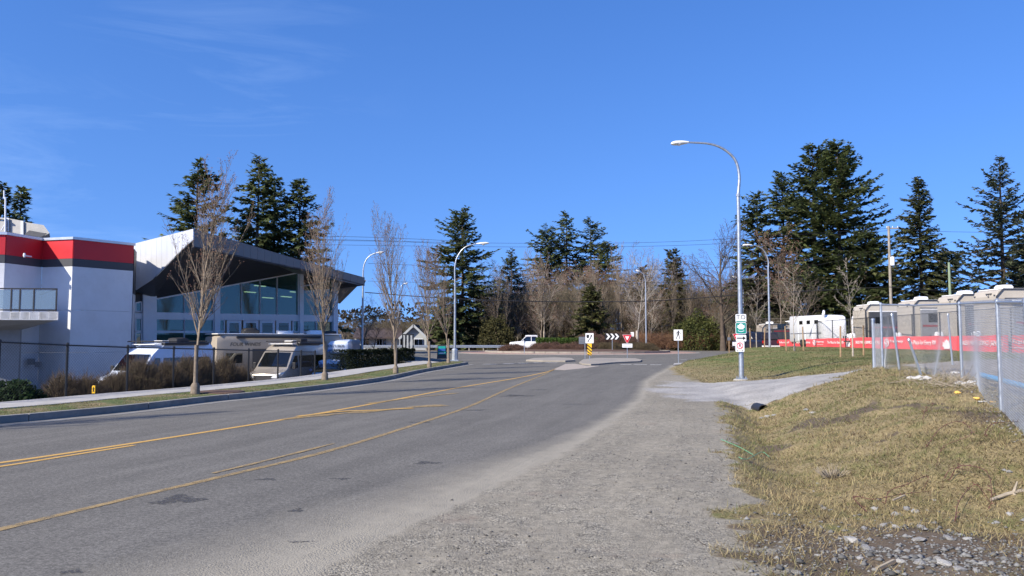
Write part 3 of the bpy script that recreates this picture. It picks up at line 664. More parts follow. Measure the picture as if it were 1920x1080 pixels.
# left fascia of pale metal panels
def onLP(px, py):
    return onplane(px, py, (Lt.x, Lt.y), ((Pt-Lt).x, (Pt-Lt).y))
LN = Vector(((Pt-Lt).y, -(Pt-Lt).x, 0)).normalized()
edges = np.linspace(0, 1, 12)
topf = lambda x: 458+(x-247)/(362.5-247)*(429-458)
def botf(x): return np.interp(x, [247, 254, 291, 347, 362.5], [470, 544, 520, 463, 449])
xs = [247, 254]+[254+i*(108.5/11) for i in range(1, 12)]
for a, c in zip(xs[:-1], xs[1:]):
    pts = [onLP(a+.12, topf(a)), onLP(c-.12, topf(c)), onLP(c-.12, botf(c)), onLP(a+.12, botf(a))]
    child(MB().poly(pts, -LN*.06), 'roof_panel', 'panel_white', show)
RD = (Tt-Pt); RN = Vector((RD.y, -RD.x, 0)).normalized()
PbR = onplane(362.5, 464, (Pt.x, Pt.y), (RD.x, RD.y)); topR = lambda x: np.interp(x, [362.5, 451, 571, 687], [429, 454, 490, 521]); botR = lambda x: np.interp(x, [362.5, 440, 567, 640, 682], [464, 477, 506, 527, 536])
xr = np.linspace(362.5, 684, 25)
for a, c in zip(xr[:-1], xr[1:]):
    pts = [onplane(x, y, (Pt.x, Pt.y), (RD.x, RD.y)) for x, y in ((a+.15, topR(a)), (c-.15, topR(c)), (c-.15, botR(c)), (a+.15, botR(a)))]
    child(MB().poly(pts, -RN*.06), 'roof_panel', 'deck_and_shade_grey', show)  # same metal as the left fascia, with its shade put into the darker colour
# backing, soffit and roof deck
bk1 = [onLP(247, topf(247)+1), onLP(362.5, 430), onLP(362.5, 448), onLP(291, 519), onLP(254, 542)]
PbL = onLP(362.5, 448.)
TbR = onplane(682, 535.5, (Pt.x, Pt.y), (RD.x, RD.y)); 
def tri(*pts, up=.08, name='soffit', mat='soffit'): child(MB().poly(pts, (0, 0, up)), name, mat, show)
tri(Lb, onLP(291, 520), F0); tri(onLP(291, 520), PbL, F0); tri(PbL, F1, F0); tri(PbL, PbR, F1); tri(PbR, onplane(567, 506, (Pt.x, Pt.y), (RD.x, RD.y)), F1)
tri(onplane(567, 506, (Pt.x, Pt.y), (RD.x, RD.y)), TbR, F2, F1); tri(TbR, Rr, F2)
tri(F0, F1, F1+BK, F0+BK, name='ceiling', mat='room_ceiling'); tri(F1, F2, F2+BK, F1+BK, name='ceiling', mat='room_ceiling')
tri(Lb, F0, F0+BK, name='soffit')
dz = Vector((0, 0, -.14))
BL, BR_, BP = Vector((-30, 60, 6.2)), Vector((-16, 74, 5.0)), Vector((-24, 68, 6.6))
tri(onLP(247.5, 458.5)+dz-LN*.08, Pt+dz+Vector((0, .3, 0)), BP, BL, up=.05, name='roof_deck', mat='deck_and_shade_grey')
tri(Pt+dz+Vector((-.05, .3, 0)), onplane(684, 521, (Pt.x, Pt.y), (RD.x, RD.y))+dz-RN*.1, BR_, BP, up=.05, name='roof_deck', mat='deck_and_shade_grey')
child(MB().poly([Tt+dz, Tb_, Rr, Rr+Vector((0, 0, .15))], Vector((-.05, .05, 0))), 'fascia_end', 'deck_and_shade_grey', show)

# the wing: three wall faces in plan, banded white / charcoal / red
wing = empty('dealership_wing', (-24.5, 43.3, LOT), 0, 'tall white building wing with a red and charcoal band along its top', 'building')
A0, A1 = Vector((-38.5, 37.6, 0)), Vector((-25.6, 43.4, 0)); A1 = at(79, 500, 43.6); A1.z = 0; B1 = at(136, 500, 43.0); B1.z = 0; C1 = at(250, 500, 45.9); C1.z = 0
Am = at(9, 500, 41.1); Am.z = 0
back = [C1+Vector((-7, 9, 0)), A0+Vector((-7, 14, 0))]
faces = [(A0, Am), (Am, A1), (A1, B1), (B1, C1)]
TOP = 7.08
def outn(a, c): d = (c-a).normalized(); return Vector((d.y, -d.x, 0))
for a, c in faces:
    n = outn(a, c); d = (c-a).normalized(); L_ = (c-a).length
    for z0, z1, nm, mt, pr in ((LOT-.3, .95, 'wall_panel', 'white_wall', 0), (.965, 3.25, 'wall_panel', 'white_wall', 0), (3.265, 5.62, 'wall_panel', 'white_wall', 0), (5.63, 6.05, 'charcoal_band', 'wall_charcoal', .012), (6.055, TOP, 'red_band', 'wall_red', .02)):
        k = max(1, round(L_/7)) if nm == 'wall_panel' else 1
        for j in range(k):
            p, q = a+d*(L_*j/k+.006), a+d*(L_*(j+1)/k-.006)
            child(MB().poly([p+n*pr+Vector((0, 0, z0)), q+n*pr+Vector((0, 0, z0)), q+n*pr+Vector((0, 0, z1)), p+n*pr+Vector((0, 0, z1))], -n*(.2+pr)), nm, mt, wing)
    e0, e1 = a-d*.06, c+d*.05
    child(MB().poly([e0+n*.09+Vector((0, 0, TOP+.01)), e1+n*.09+Vector((0, 0, TOP+.01)), e1-n*.35+Vector((0, 0, TOP+.01)), e0-n*.35+Vector((0, 0, TOP+.01))], (0, 0, .14)), 'parapet_cap', 'cap_metal', wing)
ring = [A0, Am, A1, B1, C1]+back
child(MB().poly([p+Vector((0, 0, TOP-.35)) for p in [A0+Vector((0, .3, 0)), Am+Vector((0, .3, 0)), A1+Vector((0, .3, 0)), B1+Vector((0, .3, 0)), C1+Vector((-.3, .1, 0))]+back], (0, 0, .1)), 'roof', 'deck_and_shade_grey', wing)
child(MB().poly([C1+Vector((0, 0, LOT)), back[0]+Vector((0, 0, LOT)), back[0]+Vector((0, 0, TOP)), C1+Vector((0, 0, TOP))], (-.2, -.1, 0)), 'side_wall', 'white_wall', wing)
# recess panel between the wing and the showroom
g0, g1 = C1+Vector((.02, .05, 0)), at(254, 560, 47.6); g1.z = 0
child(MB().poly([g0+Vector((0, 0, LOT)), g1+Vector((0, 0, LOT)), g1+Vector((0, 0, 4.3)), g0+Vector((0, 0, 4.3))], (-.1, .1, 0)), 'wall_panel', 'white_wall', wing)
child(MB().poly([g0+Vector((0, 0, 4.32)), g1+Vector((0, 0, 4.32)), g1+Vector((0, 0, 6.9)), g0+Vector((0, 0, 6.9))], (-.1, .1, 0)), 'charcoal_band', 'wall_charcoal', wing)
# small wall boxes low on the face
for px, py, s in ((59, 678, .32), (72, 683, .28)):
    p = at(px, py, 42.7); 
    child(MB().box(-s/2, s/2, -.12, .1, -s/2, s/2, Matrix.Translation(p) @ Matrix.Rotation(.3, 4, 'Z')), 'wall_box', 'rv_grey', wing, bevel=.01)
p = at(46, 479, 41.6); child(MB().lathe(p, [(.04, -.1), (.07, 0), (.05, .12)], 10).box(p.x-.03, p.x+.03, p.y, p.y+.6, p.z-.03, p.z+.03), 'wall_lamp', 'frame_white', wing)
# balcony: tiled fascia, sloping soffit, glass railing
def bp(px, py, Y=38.3): return at(px, py, Y)
z0, z1 = bp(50, 600).z, bp(50, 584.5).z
c0 = bp(109, 592); cL = Vector((-36, 36.6, 0)); bd = Vector((c0.x-cL.x, c0.y-cL.y, 0)); bl = bd.length; bd.normalize(); bn = Vector((bd.y, -bd.x, 0))
k = 0; x = bl
while x > 1:
    p, q = cL+bd*(x-.42), cL+bd*(x-.01)
    child(MB().poly([p+Vector((0, 0, z0)), q+Vector((0, 0, z0)), q+Vector((0, 0, z1)), p+Vector((0, 0, z1))], -bn*.1), 'fascia_panel', 'panel_white', wing); x -= .43
cE = Vector((c0.x, c0.y, 0)); wE = A1+Vector((.3, -.3, 0))
child(MB().poly([cL+Vector((0, 0, z0+.02)), cE+Vector((0, 0, z0+.02)), wE+Vector((0, 0, z0+.02)), A0+Vector((0, 0, z0+.02))], (0, 0, z1-z0-.04)), 'balcony_slab', 'white_wall', wing)
child(MB().poly([cE+Vector((0, 0, z0)), wE+Vector((0, 0, z0)), wE+Vector((0, 0, z1)), cE+Vector((0, 0, z1))], (-.1, 0, 0)), 'fascia_panel', 'panel_white', wing)
s0 = bp(40, 618.5, 40.6); s1 = bp(-60, 618.5, 39.); 
child(MB().add([cL+Vector((0, 0, z0)), cE+Vector((0, 0, z0)), s0, s1], [(0, 1, 2, 3)]).add([cE+Vector((0, 0, z0)), wE+Vector((0, 0, z0)), s0], [(0, 1, 2)]), 'balcony_soffit', 'rv_grey', wing)
zt = bp(50, 541.5).z
rail = MB()
posts = [bl-.15-i*1.02 for i in range(10)]+[bl-1.8, bl-5]
for s in posts:
    p = cL+bd*s-bn*.12; rail.bar((p.x, p.y, z1-.02), (p.x, p.y, zt), .05, .05)
for z in (zt, z1+.08):
    p, q = cL-bn*.12, cL+bd*(bl-.15)-bn*.12; rail.bar((p.x, p.y, z), (q.x, q.y, z), .06, .06)
    rr = wE-bn*.1; rail.bar((q.x, q.y, z), (rr.x-.2, rr.y, z), .06, .06)
rl = child(rail, 'railing', 'black_metal', wing)
for a, c in zip(sorted(posts)[:-1], sorted(posts)[1:]):
    if c-a < .3: continue
    p, q = cL+bd*(a+.05)-bn*.12, cL+bd*(c-.05)-bn*.12
    sub(MB().poly([(p.x, p.y, z1+.13), (q.x, q.y, z1+.13), (q.x, q.y, zt-.06), (p.x, p.y, zt-.06)], -bn*.012), 'glass_panel', 'glass_rail', rl)
# dark entrance recess and column under the balcony
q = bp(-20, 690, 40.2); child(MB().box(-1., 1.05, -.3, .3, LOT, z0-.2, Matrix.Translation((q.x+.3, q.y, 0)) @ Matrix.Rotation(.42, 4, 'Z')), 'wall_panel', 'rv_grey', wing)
# rooftop plant screen and mast
hv = empty('rooftop_unit', tuple(at(40, 425, 44.5)), 0, 'grey louvred plant unit on the roof of the tall white wing', 'roof unit')
def hvp(px, py, Y=44.5): return at(px, py, Y)
child(MB().poly([hvp(14, 409), hvp(42, 414), hvp(42, 440), hvp(14, 434)], (-1.2, 2.0, 0)), 'housing', 'hvac', hv)
child(MB().poly([hvp(13, 408, 44.4), hvp(17, 409, 44.4), hvp(17, 434, 44.4), hvp(13, 433, 44.4)], (-.1, .1, 0)), 'post', 'panel_white', hv)
child(MB().poly([hvp(40, 413.6, 44.4), hvp(44, 414.3, 44.4), hvp(44, 440, 44.4), hvp(40, 439, 44.4)], (-.1, .1, 0)), 'post', 'panel_white', hv)
child(MB().poly([hvp(44, 416), hvp(82, 422), hvp(93, 437), hvp(76, 446), hvp(44, 441)], (-1.0, 1.8, 0)), 'intake_hood', 'hvac', hv)
child(MB().poly([hvp(47, 440, 44.3), hvp(55, 432, 44.3), hvp(89, 438, 44.3), hvp(76, 445, 44.3)], (-.1, .1, 0)), 'louvre', 'rv_dark', hv)
child(MB().poly([hvp(-30, 404, 44.2), hvp(12, 409, 44.2), hvp(12, 412, 44.2), hvp(-30, 408, 44.2)], (-.2, .4, 0)).poly([hvp(-30, 412, 44.3), hvp(12, 414, 44.3), hvp(12, 436, 44.3), hvp(-30, 430, 44.3)], (-.3, .6, 0)), 'screen', 'hvac', hv)
mt = empty('roof_mast', tuple(at(9, 440, 43)), 0, 'thin white antenna mast standing on the wing roof', 'antenna')
a, b_ = at(10, 442, 43), at(10.5, 370, 43); child(MB().tube([a, b_], .045, 8).tube([at(8, 372, 43), at(8, 357, 43)], .04, 8).bar(at(8, 371, 43), at(11, 371, 43), .05, .05).tube([at(3, 432, 43), at(9.5, 421, 43)], .03, 6), 'mast', 'frame_white', mt)

# ------------------------------------------------------------------ the small white house behind the street trees
hs_ = empty('house', tuple(at(765, 650, 112)), 0, 'low white bungalow with a dark gabled roof beyond the hedge', 'house')
def hp(px, py, Y=112): return at(px, py, Y)
hn = Vector((0, -1, 0))
child(MB().poly([hp(752, 633), hp(775, 613), hp(800, 633), hp(800, 665), hp(752, 665)], (0, 7, 0)), 'gable_wall', 'house_wall', hs_)
child(MB().poly([hp(665, 634, 114), hp(753, 634, 114), hp(753, 665, 114), hp(665, 665, 114)], (0, 6, 0)), 'wall', 'house_wall', hs_)
child(MB().poly([hp(795, 640, 114), hp(850, 643, 114), hp(850, 662, 114), hp(795, 665, 114)], (0, 6, 0)), 'wall', 'house_wall', hs_)
for a, c in (((748, 636), (775.5, 610)), ((775, 610), (803, 636))):
    p, q = hp(*a, 111.4), hp(*c, 111.4); child(MB().poly([p, q, q+Vector((0, 8, 0)), p+Vector((0, 8, 0))], (0, 0, .18)), 'roof', 'house_roof', hs_)
    child(MB().bar(p+Vector((0, -.05, .02)), q+Vector((0, -.05, .02)), .3, .1, up=(0, 1, 0)), 'barge_board', 'sign_red' if c[0] == 775 else 'house_wall', hs_)
child(MB().poly([hp(662, 635, 113), hp(754, 635, 113), hp(754, 617, 117.5), hp(668, 617, 117.5)], (0, 0, .2)), 'roof', 'house_roof', hs_)
child(MB().poly([hp(790, 641, 113), hp(856, 644, 113), hp(850, 618, 118), hp(790, 612, 118)], (0, 0, .2)), 'roof', 'house_roof', hs_)
for x0, x1, y0, y1, Y in ((749.5, 762, 635, 648, 111.9), (776, 793, 635, 648, 111.9), (706, 717, 634, 652, 113.9), (718, 724, 634, 652, 113.9), (680, 692, 634, 648, 113.9)):
    fr = child(MB().poly([hp(x0, y0, Y), hp(x1, y0, Y), hp(x1, y1, Y), hp(x0, y1, Y)], (0, -.06, 0)), 'window', 'frame_white', hs_)
    xm = (x0+x1)/2
    for u, v in ((x0+.7, xm-.4), (xm+.4, x1-.7)): sub(MB().poly([hp(u, y0+1, Y-.08), hp(v, y0+1, Y-.08), hp(v, y1-1, Y-.08), hp(u, y1-1, Y-.08)], (0, -.03, 0)), 'pane', 'glass_dark', fr)

# ------------------------------------------------------------------ vehicles. Local frame: front towards -y, x to the side, z up
def ring(y, zb, zt, w, belt=1.25, tum=.10, crown=.03, er=.12):
    zt_ = max(zt, zb+.2); bl_ = min(belt, zb+.72*(zt_-zb)); sh = zt_-min(er, .3*(zt_-zb)); tw = w-tum*max(0, sh-belt); e = min(er, .25*w)
    h = [(0, zb), (w*.94, zb), (w, zb+.10), (w, bl_), (w-tum*max(0, (sh+bl_)/2-belt), (sh+bl_)/2), (tw, sh), (tw-e*.35, zt_-e*.22), (tw-e*1.2, zt_), (0, zt_+crown)]
    return [(x, y, z) for x, z in h]+[(-x, y, z) for x, z in h[-2:0:-1]]
def loft(st, m=None, **k):
    m = m or MB(); rs = [ring(*s, **k) if len(s) == 4 else ring(*s) for s in st]; n = len(rs[0]); vs = [p for r in rs for p in r]; fs = []
    for i in range(len(rs)-1):
        for j in range(n): a, b = i*n+j, i*n+(j+1) % n; fs.append((a, b, b+n, a+n))
    fs += [tuple(range(n))[::-1], tuple(range((len(rs)-1)*n, len(rs)*n))]
    return m.add(vs, fs)
def part(mb, name, mat, par, **k): return mb.build(name, mat, par, **k)
def wheel(par, x, y, r=.36, w=.24):
    s = 1 if x > 0 else -1
    t = part(MB().lathe((x, y, r), [(r*.72, -w/2), (r*.95, -w/2), (r, -w/2+.04), (r, w/2-.04), (r*.95, w/2), (r*.72, w/2)], 24, 'x'), 'wheel', 'tyre', par, smooth=True)
    part(MB().lathe((x+s*(w/2-.02), y, r), [(r*.62, -.03), (r*.66, .015), (r*.3, .0), (r*.2, .025), (.02, .025)] if s > 0 else [(r*.62, .03), (r*.66, -.015), (r*.3, 0), (r*.2, -.025), (.02, -.025)], 20, 'x'), 'rim', 'rim', t, smooth=True)
    return t
def arch(par, x, y, r):
    s = 1 if x > 0 else -1; pts = [(x+s*.0, y+(r+.07)*math.cos(a), r+(r+.07)*math.sin(a)) for a in np.linspace(-.35, math.pi+.35, 16)]
    part(MB().poly(pts, (s*.012, 0, 0)), 'wheel_arch', 'plastic_black', par)
def camper_van(loc, rz, paint, label, side_windows=True, rack=True):
    v = empty('camper_van', loc, rz, label, 'camper van', 'camper vans parked along the fence')
    st = [(0, .42, .80, .78), (.07, .34, .97, .90), (.35, .3, 1.08, .99), (.75, .3, 1.17, 1.03), (1.0, .3, 1.32, 1.03), (1.4, .3, 1.78, 1.03), (1.78, .3, 2.20, 1.03), (2.15, .3, 2.46, 1.03), (2.6, .3, 2.64, 1.03), (3.2, .3, 2.72, 1.03), (5.85, .3, 2.72, 1.03), (6.05, .32, 2.62, 1.02), (6.14, .4, 2.3, 1.0)]
    body = part(loft(st), 'body', paint, v, smooth=True)
    sx = lambda z: 1.03-.10*max(0, z-1.25)
    # windscreen, with its dark surround
    g = lambda x, y, z, o: (x, y-.62*o, z+.62*o)
    part(MB().add([g(-.88, 1.02, 1.36, .03), g(.88, 1.02, 1.36, .03), g(.80, 1.72, 2.145, .03), g(-.80, 1.72, 2.145, .03), g(0, .99, 1.36, .06), g(0, 1.70, 2.15, .05)], [(0, 4, 5, 3), (4, 1, 2, 5)]), 'windscreen', 'glass_car', v)
    part(MB().bar(g(-.3, 1.06, 1.40, .06), g(.45, 1.10, 1.46, .06), .02, .02).bar(g(.35, 1.06, 1.40, .06), g(.8, 1.12, 1.47, .06), .02, .02), 'wiper', 'plastic_black', v)
    for s in (-1, 1):
        f = lambda y, z, o=.014: (s*(sx(z)+o), y, z)
        part(MB().poly([f(1.28, 1.30), f(2.18, 1.28), f(2.18, 1.98), f(1.86, 1.98)], (s*.006, 0, 0)), 'door_window', 'glass_car', v)
        if side_windows:
            for a, c in ((2.42, 4.05), (4.12, 5.72)): part(MB().poly([f(a, 1.30), f(c, 1.30), f(c, 1.98), f(a, 1.98)], (s*.006, 0, 0)), 'side_window', 'glass_car', v)
        mi = part(MB().box(-.09, .09, -.05, .05, -.19, .19, Matrix.Translation((s*1.22, 1.3, 1.42))).box(-.09, .09, -.03, .03, -.03, .03, Matrix.Translation((s*1.09, 1.33, 1.3))), 'mirror', 'plastic_black', v, bevel=.02)
        hl = part(MB().add([(s*.52, -.0, .80), (s*.86, .06, .82), (s*1.0, .42, 1.0), (s*1.0, .62, 1.09), (s*.93, .30, 1.03), (s*.70, .10, .95)], [(0, 1, 2, 3, 4, 5)]).poly([(s*.50, -.03, .78), (s*.85, .02, .78), (s*1.01, .36, .96), (s*1.015, .6, 1.1), (s*.94, .3, 1.07), (s*.68, .04, .95)], (0, -.02, .01)), 'headlight', 'lit_lens', v)
        part(MB().poly([(s*1.032, 1.22, .62), (s*1.032, 5.9, .62), (s*1.032, 5.9, .72), (s*1.032, 1.22, .72)], (s*.015, 0, 0)), 'side_moulding', 'plastic_black', v)
        part(MB().poly([(s*1.032, 2.22, .5), (s*1.032, 2.235, .5), (s*1.032, 2.235, 1.26), (s*1.032, 2.22, 1.26)], (s*.004, 0, 0)), 'door_seam', 'plastic_black', v)
        part(MB().box(s*1.03-.01, s*1.03+.03, 2.03, 2.17, 1.08, 1.11), 'door_handle', 'plastic_black', v)
        for y in (1.05, 4.78): arch(v, s*1.028, y, .37); wheel(v, s*.93, y, .36)
        part(MB().box(-.03, .03, -.05, .05, -.35, .35, Matrix.Translation((s*.98, 6.13, 1.2))), 'tail_light', 'red_lens', v)
    part(MB().poly([(-.48, -.02, .62), (.48, -.02, .62), (.56, .0, .92), (-.56, .0, .92)], (0, -.03, 0)), 'grille', 'plastic_black', v)
    part(loft([(-.09, .30, .60, .74), (.0, .28, .62, .97), (.3, .28, .60, 1.04)]), 'bumper', 'plastic_black', v, smooth=True)
    part(MB().box(-.26, .26, -.13, -.11, .42, .54), 'licence_plate', 'sign_white', v)
    part(MB().box(-.75, .75, 2.0, 2.5, 2.64, 2.68) if rack else MB().box(-.2, .2, 2.9, 3.3, 2.74, 2.8), 'roof_fairing', 'rv_roof', v, bevel=.01)
    ac = part(loft([(4.0, 2.76, 2.88, .3), (4.1, 2.76, 2.98, .38), (4.7, 2.76, 3.0, .38), (4.9, 2.76, 2.84, .3)], belt=5), 'roof_air_conditioner', 'plastic_black', v, smooth=True)
    part(MB().box(-.28, .28, 3.0, 3.5, 2.76, 2.86), 'roof_vent', 'rv_roof', v, bevel=.03)
    part(MB().box(.80, 1.04, 2.4, 5.6, 2.62, 2.76), 'awning', 'plastic_black', v, bevel=.03)
    rk = MB()
    for y in (1.9, 2.9, 5.6): rk.bar((-.85, y, 2.82), (.85, y, 2.82), .05, .04)
    for s in (-1, 1): rk.bar((s*.8, 1.8, 2.8), (s*.8, 5.7, 2.8), .04, .04)
    if rack: part(rk, 'roof_rack', 'plastic_black', v)
    return v
glassmat('glass_car', (.01, .013, .015), (.02, .03, .03), .03)
wv = camper_van((-19.4, 38.6, LOT), R(-20), 'paint_white_in_shade', 'white high roof camper van behind the brown shrubs below the showroom')
tv = camper_van((-13.85, 44.5, LOT), R(-11), 'paint_tan', 'tan high roof camper van with dark side windows beside the black fence')
for s in (-1, 1):
    lettering('RV', .34, (s*1.05, 4.15, .93), (math.pi/2, 0, s*math.pi/2), 'plastic_black', tv)
    lettering('THOR', .17, (s*1.05, 5.35, .98), (math.pi/2, 0, s*math.pi/2), 'plastic_black', tv)

# motorhome standing across the vans
mh = empty('motorhome', (-18.2, 48.0, LOT), R(-52), 'beige class C motorhome with dark awning parked behind the two camper vans', 'motorhome')
part(loft([(0, .9, 2.2, .9), (.1, .85, 3.05, 1.12), (.5, .6, 3.22, 1.2), (7.9, .6, 3.22, 1.2), (8.0, .65, 3.1, 1.18)], belt=9, crown=.02), 'body', 'rv_beige', mh, smooth=True)
part(MB().box(-1.22, 1.22, .1, 8.02, 3.225, 3.275), 'roof', 'rv_roof', mh, bevel=.015)
for s in (-1, 1):
    part(MB().box(s*1.26-.07, s*1.26+.07, 1.2, 6.6, 3.0, 3.14), 'awning', 'plastic_black', mh, bevel=.03)
    part(MB().box(s*1.205-.01, s*1.205+.01, 2.2, 5.2, 1.2, 2.35), 'slide_panel', 'rv_dark', mh)
    part(MB().box(s*1.205-.01, s*1.205+.01, .6, 1.6, 1.5, 2.1), 'window', 'glass_car', mh)
    part(MB().box(s*1.205-.012, s*1.205+.012, .1, 7.9, .62, .9), 'skirt', 'rv_dark', mh)
    lettering('FOUR WINDS', .30, (s*1.225, 1.75, 2.62), (math.pi/2, 0, s*math.pi/2), 'plastic_black', mh, shear=.25)
    for y in (1.2, 5.8): wheel(mh, s*1.08, y, .4)
for y, h, mt_, w_ in ((2.0, .34, 'plastic_black', .38), (6.3, .24, 'rv_roof', .38), (4.2, .16, 'rv_roof', .25), (7.2, .2, 'plastic_black', .3)):
    part(loft([(y, 3.27, 3.27+h*.7, w_*.8), (y+.15, 3.27, 3.27+h, w_), (y+.75, 3.27, 3.27+h, w_), (y+.95, 3.27, 3.27+h*.6, w_*.8)], belt=9, crown=.01), 'roof_air_conditioner', mt_, mh, smooth=True)

# trailer with rounded pale nose cap beside the tan van
ft = empty('travel_trailer', (-11.75, 52.0, LOT), R(6), 'pale grey trailer with a rounded overhanging nose coloured blue as in shade beside the tan camper van', 'trailer')
part(loft([(-.55, 2.15, 2.6, .95), (-.45, 2.02, 2.78, 1.12), (-.1, 1.95, 2.88, 1.2), (.6, 1.95, 2.92, 1.2), (1.4, 1.95, 2.92, 1.2)], belt=9, crown=.02), 'nose_cap', 'paint_white_in_shade', ft, smooth=True)
part(loft([(1.2, .6, 2.9, 1.19), (7.6, .6, 2.9, 1.19)], belt=9), 'body', 'rv_grey', ft, smooth=True)
part(MB().add([(-1.0, -.5, 2.25), (-.5, -.56, 2.2), (1.1, -.47, 2.72), (1.13, -.42, 2.6), (-.2, -.58, 2.12), (-1.05, -.47, 2.12)], [(0, 1, 2, 3, 4, 5)]), 'swoosh', 'paint_blue', ft)
lettering('ADVENTURER', .24, (.1, -.60, 2.5), (math.pi/2, 0, 0), 'paint_navy', ft, shear=.2)
part(MB().box(-.3, .3, 2.2, 3.1, 2.92, 3.22), 'roof_air_conditioner', 'rv_roof', ft, bevel=.05)
part(MB().bar((-.4, 0, .9), (-.4, 0, 1.97), .1, .1).bar((.4, 0, .9), (.4, 0, 1.97), .1, .1).bar((0, -.1, 1.9), (0, -.1, 1.1), .15, .15), 'landing_gear', 'plastic_black', ft)
for s in (-1, 1): wheel(ft, s*1.05, 5.2, .36); wheel(ft, s*1.05, 6.0, .36)

# ordinary cars
def car(name, loc, rz, paint, label, catg, kind='sedan', group=None):
    c = empty(name, loc, rz, label, catg, group)
    if kind == 'sedan':
        part(loft([(0, .35, .55, .7), (.1, .25, .68, .84), (.9, .2, .86, .9), (1.4, .2, .93, .9), (3.7, .2, .97, .9), (4.5, .22, .95, .86), (4.6, .35, .8, .8)], belt=2, crown=.02), 'body', paint, c, smooth=True)
        part(loft([(1.25, .85, .93, .80), (1.95, .85, 1.36, .74), (2.3, .85, 1.43, .72), (3.2, .85, 1.42, .72), (4.0, .85, .98, .74)], belt=.9, tum=.3), 'cabin', 'glass_car', c, smooth=True)
        part(loft([(1.95, 1.36, 1.42, .60), (2.4, 1.40, 1.46, .62), (3.2, 1.40, 1.45, .62), (3.5, 1.3, 1.37, .6)], belt=9), 'roof', paint, c, smooth=True); wy, wr, hw = (.85, 3.65), .32, .9
    else:
        part(loft([(0, .55, .95, .80), (.1, .42, 1.12, .94), (.8, .38, 1.20, .98), (1.5, .38, 1.24, .98), (5.7, .38, 1.22, .98), (5.85, .45, 1.18, .96)], belt=2, crown=.02), 'body', paint, c, smooth=True)
        part(loft([(1.45, 1.15, 1.25, .86), (2.15, 1.15, 1.80, .80), (2.4, 1.15, 1.87, .80), (3.55, 1.15, 1.88, .80), (3.85, 1.15, 1.3, .84)], belt=1.3, tum=.15), 'cabin', 'glass_car', c, smooth=True)
        rf = loft([(2.08, 1.80, 1.88, .70), (2.3, 1.84, 1.93, .74), (3.5, 1.84, 1.93, .74), (3.66, 1.80, 1.88, .70)], belt=9)
        for s in (-1, 1):
            for y0, z0_, y1, z1_ in ((1.5, 1.2, 2.12, 1.84), (2.85, 1.2, 2.85, 1.86), (3.82, 1.2, 3.6, 1.86)): rf.bar((s*.90, y0, z0_), (s*.78, y1, z1_), .09, .07)
        part(rf, 'roof', paint, c, smooth=True)
        part(MB().box(-.86, .86, 3.95, 5.7, 1.19, 1.265), 'cargo_bed', 'plastic_black', c); wy, wr, hw = (1.0, 4.65), .40, .98
    for s in (-1, 1):
        for y in wy: arch(c, s*(hw-.005), y, wr); wheel(c, s*(hw-.1), y, wr)
        zl = .62 if kind == 'sedan' else .98
        part(MB().box(s*hw*.75-.16, s*hw*.75+.16, .02, .16, zl-.08, zl+.08), 'headlight', 'lit_lens', c, bevel=.02)
        e = wy[1]+.95 if kind == 'sedan' else 5.86
        part(MB().box(s*hw*.84-.1, s*hw*.84+.1, e-.05, e, zl-.1, zl+.16), 'tail_light', 'red_lens', c)
        part(MB().box(-.08, .08, -.05, .05, -.07, .07, Matrix.Translation((s*(hw+.1), wy[0]+.85, 1.02 if kind == 'sedan' else 1.32))), 'mirror', paint, c, bevel=.02)
    part(MB().box(-.4, .4, -.015, .08, .45 if kind == 'sedan' else .72, .6 if kind == 'sedan' else 1.0), 'grille', 'plastic_black', c)
    part(MB().box(-hw*.9, hw*.9, -.06, .12, .3 if kind == 'sedan' else .45, .42 if kind == 'sedan' else .66), 'bumper', paint if kind == 'sedan' else 'aluminium', c, bevel=.03)
    return c
car('parked_car', (-10.6, 45.5, LOT+.1), R(8), 'paint_blue', 'blue car parked low behind the fence beside the third street tree', 'car')
car('pickup_truck', (-.35, 104.5, .2), R(-90), 'paint_white', 'white pickup truck passing behind the clipped green hedge', 'pickup truck', 'pickup')
dt = car('pickup_truck', (24.0, 84.0, .28), R(157+180), 'paint_navy', 'dark navy pickup truck seen from behind beside the red banner', 'pickup truck', 'pickup')
dt.rotation_euler = (0, 0, R(180+14)); dt.location = (24.2, 84.8, .42)
part(MB().box(-.95, .95, 5.86, 6.02, .5, .66), 'rear_bumper', 'sign_white', dt); part(MB().box(-.92, .92, 3.9, 5.8, 1.22, 1.95), 'canopy', 'paint_navy', dt, bevel=.08)
part(MB().box(-.25, .25, 6.02, 6.04, .30, .48), 'licence_plate', 'sign_white', dt)

